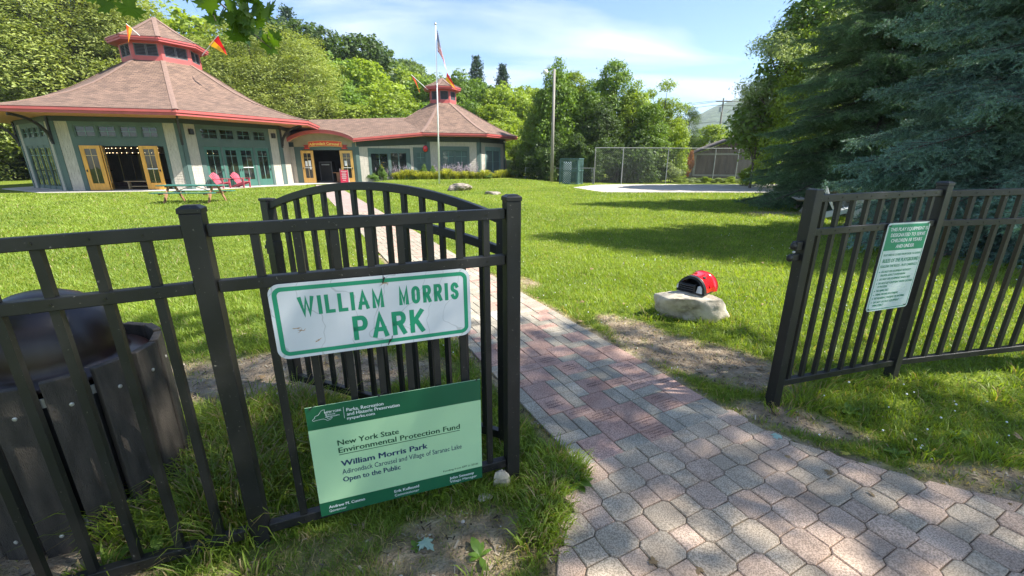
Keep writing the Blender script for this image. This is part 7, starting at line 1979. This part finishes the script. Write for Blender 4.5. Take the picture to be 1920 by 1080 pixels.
for i, (px, py, Y, w, k, lf) in enumerate(hill):
    tone = {'mid': 'mid green', 'yellow': 'bright yellow-green', 'dark': 'dark green', 'far': 'pale far-off'}[lf]
    wh = [w_ for lim_, w_ in ((560, 'just right of the tallest cedar'), (630, 'over the ridge of the low wing'), (672, 'above the middle of the low wing'), (705, 'above the right half of the low wing'), (745, 'above the right end of the low wing'), (785, 'behind the small cupola pennant'), (815, 'just left of the flagpole'), (850, 'between flagpole and small cupola top'), (885, 'just right of the small cupola'), (915, 'below the taller pine'), (955, 'below the smaller pine'), (2000, 'left of the light pole')) if px < lim_][0]
    ht = 'on the skyline' if Y > 78 or py < 75 else 'high up' if Y > 60 else 'halfway down' if Y > 51 else 'low at the edge'
    tree(k, px, py, Y, w, lf, (tone.replace('bright ', '') + ' maple ' + wh + ', ' + ht), tone + ' maples of the hillside wood', name='maple_tree')
for i, (px, py, Y, w) in enumerate(((-260, -60, 52, 300), (-380, 20, 55, 300), (150, 30, 62, 200), (240, 10, 66, 200), (450, 60, 74, 190))):
    tree('maple1' if i % 2 else 'maple2', px, py, Y, w, 'mid', 'mid green round-crowned maple in the wood on the slope behind the pavilions', 'mid green maples of the hillside wood', name='maple_tree')
# leafy trees at the far left edge
tree('maple1', -30, 175, 44, 190, 'yellow', 'low leafy tree at the far left behind the pavilion corner', name='maple_tree'); tree('bush1', 10, 300, 42, 120, 'dark', 'dark bush in the shade at the far left', name='shrub', cat='shrub'); tree('bush1', -60, 290, 41, 130, 'dark', 'dark bush at the left picture edge beside the pavilion', name='shrub', cat='shrub')
# tall maples behind the chain-link fence
for (px, py, Y, w, k, lf, lab) in ((1050, 106, 38.5, 125, 'tall1', 'mid', 'tallest pointed maple directly behind the wooden light pole'), (1072, 138, 39.5, 110, 'tall2', 'yellow', 'bright maple just right of the wooden light pole'), (1102, 150, 38, 100, 'tall1', 'mid', 'shorter pointed maple between the two tallest ones'), (1162, 116, 39, 120, 'tall2', 'mid', 'tall maple with twin spires right of the lattice enclosure'),
                              (1192, 150, 38, 100, 'tall1', 'yellow', 'yellow-green maple on the right flank of the twin-spired one'), (1015, 170, 39, 100, 'tall2', 'mid', 'narrow maple left of the wooden light pole'), (1135, 185, 36.5, 110, 'tall1', 'dark', 'dark lower maple filling the gap behind the chain-link posts'), (1222, 195, 36, 100, 'tall2', 'mid', 'low maple at the right end of the tall row'), (1132, 152, 41, 110, 'tall2', 'mid', 'maple rising between the shorter pointed one and the twin spires'), (1238, 186, 42, 110, 'tall1', 'yellow', 'yellow-green maple filling the row behind the thin airy tree')):
    tree(k, px, py, Y, w, lf, lab, name='maple_tree')
tree('airy1', 1250, 152, 40, 100, 'yellow', 'thin airy tree with sky showing through, right of the tall maples', name='ash_tree'); tree('airy2', 1288, 205, 48, 60, 'dark', 'small bluish conifer-like tree right of the thin airy tree', name='young_tree')
tree('bush1', 1205, 232, 35, 120, 'dark', 'big dull green bush behind the right part of the chain-link fence', name='shrub', cat='shrub'); tree('bush1', 1270, 222, 36, 80, 'yellow', 'yellow-green bush at the left corner of the brown shed', name='shrub', cat='shrub'); tree('bush1', 1240, 262, 35.5, 70, 'yellow', 'lower light green bush just left of the shed corner bush', name='shrub', cat='shrub')
tree('bush1', 1294, 275, 42, 26, 'rust', 'rust coloured creeper bush at the shed corner', name='shrub', cat='shrub'); tree('bush1', 1258, 300, 34.5, 60, 'willow', 'pale weedy bush at the foot of the chain-link fence', name='shrub', cat='shrub')
for (px, py, Y, w) in ((1012, 232, 38.5, 90), (1000, 225, 42, 90), (1040, 235, 36, 90), (1085, 240, 35.5, 90), (1125, 248, 35, 80), (1012, 262, 36.8, 70), (1160, 262, 35, 90), (1020, 270, 36, 80), (1065, 280, 36, 70), (1190, 270, 35.5, 80)):
    tree('bush1', px, py, Y, w, 'dark', 'dark bush ' + ('left of the wooden light pole' if px < 1030 else 'right behind the wooden light pole' if px < 1060 else 'behind the lattice enclosure' if px < 1100 else 'behind the first chain-link posts' if px < 1140 else 'behind the middle of the chain-link fence') + (', taller' if py < 245 else ', lower'), 'dark understorey bushes', name='shrub', cat='shrub')
tree('bush1', 1415, 300, 30, 52, 'yellow', 'bright green shrub before the shed beside the dark spruce', name='shrub', cat='shrub')
for i, px in enumerate((1275, 1300, 1322, 1345, 1368, 1392)): tree('bush1', px, 329 + 3 * (i % 2), 33.2, 30, 'willow' if i % 2 else 'yellow', ('pale' if i % 2 else 'bright green') + ' low weeds before the shed, ' + ('left end', 'left of the middle', 'just left of the middle', 'just right of the middle', 'right of the middle', 'right end')[i], 'weeds before the shed', name='weed_clump', cat='weeds')

tree('maple2', 1340, 232, 66, 60, 'yellow', 'small bright round tree beyond the shed roof, left of the utility pole', name='maple_tree'); tree('maple1', 1305, 248, 72, 50, 'mid', 'far tree between the shed roof and the mountain', name='maple_tree'); tree('maple1', 1385, 238, 76, 60, 'yellow', 'far tree right of the street lamp pole', name='maple_tree'); tree('maple2', 1430, 225, 74, 90, 'far', 'far tree behind the willow, over the shed ridge', name='maple_tree')
# willow-like tree behind the spruces
tree('airy2', 1440, 135, 27, 80, 'willow', 'lower pale willow top left of the dark spruce', name='willow_tree', rz=1.0); tree('airy2', 1525, 15, 26, 170, 'willow', 'pale feathery willow behind the dark spruce', name='willow_tree'); tree('tall2', 1530, 55, 25, 120, 'yellow', 'yellow-green tree showing between willow and dark spruce', name='maple_tree'); tree('tall1', 1560, -80, 27, 230, 'mid', 'green maple top behind the dark spruce', name='maple_tree')
for (px, py, Y, w) in ((1700, -60, 42, 240), (1860, -40, 43, 260), (2050, -20, 44, 260), (1620, 100, 40, 180), (1780, 120, 38, 200), (1940, 120, 38, 240)):
    tree('maple1' if px % 3 else 'tall1', px, py, Y, w, 'dark', 'dark leafy tree closing the view behind the blue spruces', 'leafy trees behind the spruces', name='maple_tree')

# ---- white pines on the skyline
def pine_master(H, seed):
    g = np.random.default_rng(seed); V, T, tn = [], [], []; off = 0; tm = MB().tube([(0, 0, -.2), (0, 0, H * .97)], [.22, .03], 7)
    for lv in np.arange(.25, .99, .036):
        n_ = 8; r_ = 3.1 * (1 - lv) ** .75 + .25
        for k in range(n_):
            a = k * 6.283 / n_ + g.uniform(0, 1); L = r_ * g.uniform(.65, 1.15); d = np.array([math.cos(a), math.sin(a), .12]); b0 = np.array([0, 0, lv * H]); tm.tube([b0, b0 + d * L], [.05, .015], 4, cap=False)
            m = int(70 * L / 2) + 12; t = g.uniform(.3, 1.05, m); c = b0 + d * L * t[:, None] + g.normal(0, .16, (m, 3)) * np.array([1, 1, .9])
            dr = unit(d + g.normal(0, .55, (m, 3)) + (0, 0, .25)); s = g.uniform(.16, .30, m)[:, None]; sd = unit(np.cross(dr, g.normal(0, 1, (m, 3)))) * .035
            V.append(np.stack([c - sd, c + sd, c + dr * s + sd * 2, c + dr * s - sd * 2], 1).reshape(-1, 3)); T.append((np.arange(m) * 4 + off)[:, None] + np.array([0, 1, 2, 3])); tn.append(np.repeat(g.uniform(.2, 1, m), 4)); off += 4 * m
    V = np.concatenate(V); me = bpy.data.meshes.new('trunk'); me.from_pydata(tm.v, [], tm.f); me.materials.append(BARK)
    return np_mesh('crown', V, np.concatenate(T), np.concatenate(tn)), me, H, V[:, 0].max() - V[:, 0].min()
LEAFM['pine'] = leaf_mat('pine_needles', (.025, .055, .035), (.07, .12, .075), trans=.1)
TREE['pine'] = pine_master(14, 3)
tree('pine', 893, 104, 72, 62, 'pine', 'left and taller of the two dark pines on the skyline', name='pine_tree'); tree('pine', 942, 120, 78, 60, 'pine', 'right and smaller of the two dark pines on the skyline', name='pine_tree'); tree('pine', 535, 12, 74, 90, 'pine', 'ragged dark conifer top on the skyline above the cedars', name='pine_tree')

# ---- blue spruces: boughs are single objects sharing a few meshes
def bough_mesh(L, seed, dens=1.0):
    g = np.random.default_rng(seed); V, T, tn, off = [], [], [], 0; wood = MB()
    def axis(t): return np.array([L * t, 0, -.16 * L * t * t + .13 * L * max(0, t - .55) ** 1.5 * 2.2])
    wood.tube([axis(t) for t in np.linspace(0, 1, 7)], [.030, .025, .02, .015, .011, .008, .004], 5, cap=False)
    twigs = []
    for s in np.arange(.12, 1.0, .030):
        for sg in (-1, 1):
            if g.random() < .08: continue
            l = (.50 * math.sin(math.pi * min(1, .22 + s * .80)) + .10) * L * .38 * g.uniform(.7, 1.2); a = R(g.uniform(42, 62)) * sg; b0 = axis(s + g.uniform(-.012, .012))
            d = np.array([math.cos(a), math.sin(a), g.uniform(-.34, .22)]); pts = [b0 + d * l * t + np.array([.10 * l * t * t, 0, -.22 * l * t * t + .10 * l * t ** 3]) for t in np.linspace(0, 1, 5)]; twigs.append((pts, 1.0)); wood.tube(pts, [.008, .006, .005, .004, .003], 3, cap=False)
            k = int(l / .085)
            for i in range(1, k + 1):
                t = i / (k + 1); p0 = pts[0] * (1 - t) + pts[-1] * t + np.array([0, 0, -.22 * l * t * (t - 1) * .5])
                for s2 in (-1, 1):
                    if g.random() < .10: continue
                    l2 = g.uniform(.11, .24) * (1.15 - .6 * t) * (L / 3) ** .5; a2 = a + R(g.uniform(35, 60)) * s2; d2 = np.array([math.cos(a2), math.sin(a2), g.uniform(-1.25, .25)]); twigs.append(([p0, p0 + d2 * l2 * .5, p0 + d2 * l2 + (0, 0, .02)], .9))
    twigs.append(([axis(t) for t in np.linspace(.5, 1.03, 5)], 1.2))
    for pts, q in twigs:
        pts = np.array(pts); seg = np.linalg.norm(np.diff(pts, axis=0), axis=1); Lt = seg.sum(); m = max(8, int(Lt * 230 * dens)); t = g.random(m) * Lt; cs = np.concatenate([[0], np.cumsum(seg)]); i = np.clip(np.searchsorted(cs, t) - 1, 0, len(seg) - 1); f_ = ((t - cs[i]) / seg[i])[:, None]
        c = pts[i] * (1 - f_) + pts[i + 1] * f_; ax = unit(pts[i + 1] - pts[i]); pr = unit(np.cross(ax, g.normal(0, 1, (m, 3)))); dr = unit(ax * .75 + pr * .95 + (0, 0, .22)); ln = (g.uniform(.026, .044, m) * q)[:, None]; sd = unit(np.cross(dr, g.normal(0, 1, (m, 3)))) * .0046
        V.append(np.stack([c - sd, c + sd, c + dr * ln], 1).reshape(-1, 3)); T.append((np.arange(m) * 3 + off)[:, None] + np.array([0, 1, 2])); off += 3 * m
        tip = np.clip(t / Lt, 0, 1); tn.append(np.repeat(np.clip(.25 + .45 * tip + g.normal(0, .14, m), 0, 1), 3))
    nm = np_mesh('bough', np.concatenate(V), np.concatenate(T), np.concatenate(tn)); wm = bpy.data.meshes.new('bough_wood'); wm.from_pydata(wood.v, [], wood.f); wm.materials.append(BARK); return nm, wm
LEAFM['spruce'] = leaf_mat('blue_spruce_needles', (.065, .13, .105), (.25, .40, .34), trans=.12, rough=.5, obj_rand=.18); LEAFM['spruce2'] = leaf_mat('green_spruce_needles', (.05, .10, .05), (.18, .30, .14), trans=.12, rough=.5, obj_rand=.2)
BG = [bough_mesh(3.0, s) for s in (1, 2, 3, 4)]
BG2 = []
for nm_, wm_ in BG:
    c2 = nm_.copy(); c2.materials.append(LEAFM['spruce2']); BG2.append((c2, wm_)); nm_.materials.append(LEAFM['spruce'])
def spruce(x, y, H, R0_, z0, levels, per, seed, label, boughs, side=None, droop=.0):
    g = np.random.default_rng(seed); t = empty('spruce_tree', (x, y, 0)); tag(t, label, 'tree')
    MB().tube([(0, 0, -.1), (0, 0, H * .5), (0, 0, H * .98)], [.26, .16, .02], 10).build('trunk', BARK, t)
    cnt = 0
    for i in range(levels):
        f_ = i / (levels - 1); z = z0 + (H - z0 - .4) * f_ ** 1.0; r_ = R0_ * (1 - f_) ** .82 + .25; n_ = max(5, int(per * (1 - .45 * f_)))
        ph = g.uniform(0, 6.28)
        for k in range(n_):
            a = ph + 6.283 * k / n_ + g.uniform(-.2, .2); s = r_ / 3.0 * g.uniform(.78, 1.14)
            if side is not None:
                dd = (a - side + math.pi) % (2 * math.pi) - math.pi
                if abs(dd) > 2.2 and g.random() < .45: continue
            nm_, wm_ = boughs[int(g.integers(0, len(boughs)))]
            o = link('bough', nm_, t); o.location = (0, 0, z + g.uniform(-.12, .12)); pitch = R(-8 + 26 * f_ + g.uniform(-7, 7)) * -1 + R(droop) * (1 - f_); o.rotation_euler = (R(g.uniform(-14, 14)), pitch, a); o.scale = (s, s * g.uniform(1.05, 1.3), s * 1.15)
            w_ = link('stem', wm_, o); cnt += 1
    return cnt
camang = math.atan2(-8, -9.8)
c1 = spruce(10.7, 8.2, 12.6, 3.95, .95, 25, 16, 5, 'large blue spruce with layered boughs close behind the right fence', BG, side=R(215), droop=6)
c2 = spruce(12.8, 15.6, 12.8, 4.2, .40, 26, 15, 9, 'dark green spruce sweeping to the ground left of the blue spruce', BG2, side=R(230), droop=8)
c3 = spruce(17.2, 8.0, 11.0, 3.8, .6, 15, 11, 12, 'third spruce filling the right edge behind the blue spruce', BG, side=R(200), droop=8)
print('boughs', c1, c2, c3)

# ---- flower bed before the wing
FOL = leaf_mat('daylily_leaves', (.12, .16, .02), (.34, .33, .05), trans=.35); SAGE = leaf_mat('sage_spikes', (.16, .13, .20), (.34, .30, .40), trans=.2); BUSHL = leaf_mat('flowerbed_leaves', (.08, .15, .03), (.22, .32, .09))
def blade_clump(n, h, w, spread, seed, arch=.8):
    g = np.random.default_rng(seed); a = g.random(n) * 6.283; q = spread * .35 * np.sqrt(g.random(n)); base = np.stack([q * np.cos(a), q * np.sin(a), 0 * a], 1); hh = h * g.uniform(.55, 1.1, n); ld = np.stack([np.cos(a + g.normal(0, .5, n)), np.sin(a + g.normal(0, .5, n)), 0 * a], 1); la = spread * g.uniform(.3, 1.0, n) * arch
    th = a + 1.57; sd = np.stack([np.cos(th), np.sin(th), 0 * th], 1) * w; P = []
    for t, zz, ww in ((0, 0, 1), (.3, .62, 1), (.65, .97, .8)):
        c = base + ld * (la * t)[:, None]; c[:, 2] += hh * zz; P += [c - sd * ww, c + sd * ww]
    tip = base + ld * la[:, None]; tip[:, 2] += hh * .80; P.append(tip); V = np.stack(P, 1).reshape(-1, 3); b = (np.arange(n) * 7)[:, None]
    T = np.concatenate([b + np.array(t) for t in ([0, 1, 3], [0, 3, 2], [2, 3, 5], [2, 5, 4], [4, 5, 6])], 0); return V, T, np.repeat(g.uniform(.1, 1, n), 7)
lily = np_mesh('daylily_clump', *blade_clump(230, .56, .012, .50, 3)); lily.materials.append(FOL)
def spikes(n, h, seed):
    g = np.random.default_rng(seed); V, T, tn, off = [], [], [], 0
    for i in range(n):
        a = g.random() * 6.283; b = np.array([.12 * math.cos(a), .12 * math.sin(a), 0]); d = np.array([.28 * math.cos(a), .28 * math.sin(a), h * g.uniform(.7, 1.1)]); m = 46; t = g.uniform(.25, 1, m); c = b + d * t[:, None] + g.normal(0, .014, (m, 3)); s = .018; u = unit(g.normal(0, 1, (m, 3))) * s; v = unit(g.normal(0, 1, (m, 3))) * s
        V.append(np.stack([c - u, c + v, c + u, c - v], 1).reshape(-1, 3)); T.append((np.arange(m) * 4 + off)[:, None] + np.array([0, 1, 2, 3])); off += 4 * m; tn.append(np.repeat(np.clip(t + g.normal(0, .2, m), 0, 1), 4))
    return np.concatenate(V), np.concatenate(T), np.concatenate(tn)
sage = np_mesh('sage_clump', *spikes(26, .95, 5)); sage.materials.append(SAGE)
g = np.random.default_rng(44)
def bed_pt(px, Y): p = at(px, 335, Y); return p[0], Y
for i, px in enumerate(np.linspace(742, 962, 26)):
    Y = np.interp(px, [680, 800, 900, 965], [33.6, 34.2, 35.2, 38.2]) + g.uniform(-.15, .15)
    x, y = bed_pt(px, Y); o = link('daylily_clump', lily, None); s = g.uniform(.8, 1.25); o.location = (x, y, float(hz(x, y)) - .02); o.scale = (s, s, s * g.uniform(.8, 1.2)); o.rotation_euler = (0, 0, g.uniform(0, 6)); tag(o, 'low yellow-green strappy clump along the front of the flower bed', 'plant', 'strappy clumps of the flower bed')
for i, px in enumerate((700, 722, 742, 760, 826, 842, 858, 872, 886, 735, 752, 850, 865, 690)):
    Y = np.interp(px, [680, 800, 900, 965], [33.9, 34.9, 35.9, 38.6]) + g.uniform(0, .35); x, y = bed_pt(px, Y); o = link('sage_clump', sage, None); s = g.uniform(.95, 1.3); o.location = (x, y, float(hz(x, y))); o.scale = (s, s, s); o.rotation_euler = (0, 0, g.uniform(0, 6)); tag(o, 'mauve flower spikes in the bed against the shingled wing', 'plant', 'mauve spiky plants of the flower bed')
cr0 = TREE['bush1'][0].copy(); cr0.materials.clear(); cr0.materials.append(BUSHL)
for px, py, w, lab in ((793, 306, 13, 'tall light green leafy plant left of the flagpole in the flower bed'), (812, 309, 11, 'leafy yellow-green plant just left of the flagpole foot'), (716, 309, 15, 'leafy stems beside the sunflower in the flower bed'), (770, 324, 22, 'low leafy plant in the middle of the flower bed'), (700, 321, 22, 'leafy plant at the left end of the flower bed'), (955, 316, 34, 'bushy yellow-green plant at the right end of the flower bed'), (905, 322, 30, 'low plant below the wing corner')):
    Y = np.interp(px, [680, 800, 900, 965], [33.7, 34.5, 35.6, 38.4]); top = at(px, py, Y); gz = float(hz(top[0], Y)); t = empty('leafy_plant', (top[0], Y, gz), g.uniform(0, 6)); t.scale = (w * Y / FPX / 2.9, w * Y / FPX / 2.9, (top[2] - gz) / 3.0); tag(t, lab, 'plant'); link('leaves', cr0, t); MB().tube([(0, 0, 0), (0, 0, 2)], .04, 5).build('stem', BUSHL, t)
sfp = at(716, 305, 33.8); s_ = empty('sunflower', (sfp[0], 33.8, .1)); tag(s_, 'yellow sunflower head rising above the left of the flower bed', 'flower')
MB().tube([(0, 0, 0), (.03, 0, sfp[2] - .1)], .014, 5).build('stem', BUSHL, s_)
for k in range(4): MB().lathe([(0, 0), (.05, .01), (.11, .02)], 10, (.03 + .09 * math.cos(k * 2.2), -.03, sfp[2] - .1 - .13 * k)).build('flower_head', mat('sunflower_yellow', (.75, .52, .03), .6, .1, 4), s_)

# ---- maple standing behind the viewer on the left: one limb reaches into view at the upper left
MLEAF = leaf_mat('overhead_maple_leaves', (.045, .090, .014), (.11, .19, .028), trans=.5, rough=.45, tint=(1.0, 1.05, .25))
M0 = np.array([-5.2, -2.4, 0.0])
mt_ = empty('maple_tree', tuple(M0)); tag(mt_, 'maple whose leafy branches hang into view at the upper left of the picture', 'tree')
MB().tube([(0, 0, -.1), (.1, .1, 2.0), (.3, .2, 4.2), (.2, .1, 6.5), (.1, 0, 8.5)], [.34, .27, .22, .14, .05], 14).build('trunk', BARK, mt_, smooth=True)
def lim(pts, r0, nm_='limb'): return MB().tube([np.array(p) - M0 for p in pts], np.linspace(r0, r0 * .18, len(pts)).tolist(), 8).build(nm_, BARK, mt_, smooth=True)
lim([(-4.9, -2.2, 4.0), (-4.0, -.6, 4.8), (-3.0, 1.0, 4.6), (-2.2, 2.1, 3.8), (-1.72, 2.72, 2.95)], .10); lim([(-3.0, 1.0, 4.6), (-2.9, 1.9, 3.9), (-2.6, 2.5, 3.2)], .05)
g = np.random.default_rng(77); BL = [(g.uniform(-2.6, 2.4), g.uniform(-2.6, 1.6), g.uniform(4.6, 8.6), g.uniform(.6, 1.1), g.uniform(.6, 1.1), g.uniform(.5, .8)) for _ in range(40)]
V_, T_, t_ = leaf_cloud(BL, 16000, .17, 78, shell=.9, cluster=8, cl_r=.4, holes=.1)
link('crown', np_mesh('crown', V_, T_, t_), mt_, MLEAF)
# ---- tall maple off to the right whose crown throws the shade over gate and pavers
M1 = np.array([16.5, -3.6, 0.0])
m1_ = empty('maple_tree', tuple(M1)); tag(m1_, 'tall maple right of the picture that shades the gate and the pavers', 'tree')
MB().tube([(0, 0, -.1), (-.2, .3, 3), (-.5, .9, 7), (-.9, 1.8, 11), (-1.0, 2.4, 15)], [.48, .38, .30, .20, .06], 14).build('trunk', BARK, m1_, smooth=True)
g = np.random.default_rng(78); BL = []
for i in range(120):
    h = g.uniform(8.0, 14.5); gx_, gy_ = g.uniform(-4.6, 4.4), g.uniform(-1.2, 3.9)      # spot of ground it has to shade
    if gx_ > 2.6 and gy_ > 2.2 and g.random() < .7: continue
    BL.append((gx_ + h * SUN_DIR.x / SUN_DIR.z - M1[0], gy_ + h * SUN_DIR.y / SUN_DIR.z - M1[1], h, g.uniform(.6, 1.1), g.uniform(.5, .85), g.uniform(.45, .8)))
for i in range(10):
    b = BL[i * 11 % len(BL)]; MB().tube([np.array([-.5, .9, 7.0 + .4 * i]), np.array([b[0] * .5, b[1] * .5 + .5, (7 + .4 * i + b[2]) / 2 + .5]), np.array(b[:3])], [.13, .08, .02], 7).build('limb', BARK, m1_)
V_, T_, t_ = leaf_cloud(BL, 22000, .165, 79, shell=.95, cluster=8, cl_r=.4, holes=.0)
link('crown', np_mesh('crown', V_, T_, t_), m1_, MLEAF)
LV = [maple_leaf_mesh('leaf', .128, c) for c in (.10, .25)]
for q in LV: q.materials.append(MLEAF)
tw = MB(); off0 = M0
def hang(px, py, Y, tilt, roll, s=1.0, spin=0.0, k=0):
    p = at(px, py, Y); o = link('leaf', LV[k % 2], mt_); o.location = tuple(p - off0); o.rotation_euler = (R(tilt), R(roll), R(spin)); o.scale = (s,) * 3
g = np.random.default_rng(9)
# (x, y in the photo, distance) of the leaves one can make out
LP = [(100, -8, 2.7), (80, -25, 2.8), (128, 2, 2.75), (158, -10, 2.8), (215, 2, 2.7), (195, -12, 2.8), (180, 12, 2.75), (205, 28, 2.7), (238, 18, 2.75), (243, 40, 2.6), (262, -8, 2.8), (60, -18, 2.8), (228, 8, 2.7), (172, -2, 2.9), (300, -20, 2.7), (330, -16, 2.7), (18, -30, 2.8), (140, -25, 2.7),
      (340, -6, 2.9), (356, 8, 2.9), (372, -10, 3.0), (388, 4, 2.9), (400, 30, 2.8), (385, 26, 2.85), (412, 12, 2.9), (428, 2, 3.0), (428, 30, 2.85), (416, 46, 2.9), (440, 50, 2.9), (446, 14, 3.0), (455, 34, 2.9), (462, 58, 2.95), (434, 62, 2.9), (478, 20, 3.0), (476, 42, 2.95), (488, 62, 3.0), (470, 76, 3.0), (448, 70, 3.0), (460, -4, 3.0), (400, -12, 2.9),
      (496, 44, 3.05), (505, 36, 3.05), (482, 84, 3.05), (500, 90, 3.1), (515, 98, 3.1), (494, 104, 3.1), (470, 92, 3.05), (526, 90, 3.15), (440, -10, 2.9), (420, -18, 3.0), (408, 56, 2.9), (452, 88, 3.0), (360, -24, 2.9), (480, 0, 3.0), (466, 12, 3.0), (438, 24, 2.95)]
for i, (px, py, Y) in enumerate(LP):
    hang(px + g.uniform(-4, 4), py - 12, Y, g.uniform(55, 125) + 180 * 0, g.uniform(-45, 45), g.uniform(.75, 1.1) * (1 if px < 300 or px > 300 else 1), g.uniform(-60, 60), i)
    o = mt_.children[-1]; o.rotation_euler = (R(g.uniform(-150, -75)), R(g.uniform(-35, 35)), R(g.uniform(-70, 70)))
for pts in ([(-1.72, 2.72, 2.95), at(400, -5, 2.95), at(440, 30, 2.98), at(478, 66, 3.02), at(510, 92, 3.1)], [at(400, -5, 2.95), at(395, 15, 2.9), at(405, 40, 2.86)], [at(440, 30, 2.98), at(455, 20, 3.0), at(475, 15, 3.02)], [(-2.6, 2.5, 3.2), at(262, -20, 2.8), at(205, -6, 2.75), at(160, -14, 2.8), at(105, -14, 2.72)], [at(262, -20, 2.8), at(245, 10, 2.7), at(243, 28, 2.62)]):
    tw.tube([np.array(p) - off0 for p in pts], np.linspace(.007, .0025, len(pts)).tolist(), 6)
tw.build('twig', BARK, mt_)

# ---- air: even haze over the whole scene
hb_ = MB().box(-420, 1500, -60, 1510, -1.5, 130).build('haze', None, None)
hm_ = bpy.data.materials.new('pale_air'); hm_.use_nodes = True; hn_ = hm_.node_tree.nodes; hn_.remove(hn_['Principled BSDF'])
hv_ = hn_.new('ShaderNodeVolumePrincipled'); hv_.inputs['Color'].default_value = (.80, .88, 1.0, 1); hv_.inputs['Density'].default_value = 0.00028; hv_.inputs['Anisotropy'].default_value = 0.2
hm_.node_tree.links.new(hv_.outputs[0], hn_['Material Output'].inputs['Volume']); hb_.data.materials.append(hm_); tag(hb_, 'thin pale haze in the air', 'haze', kind='stuff')
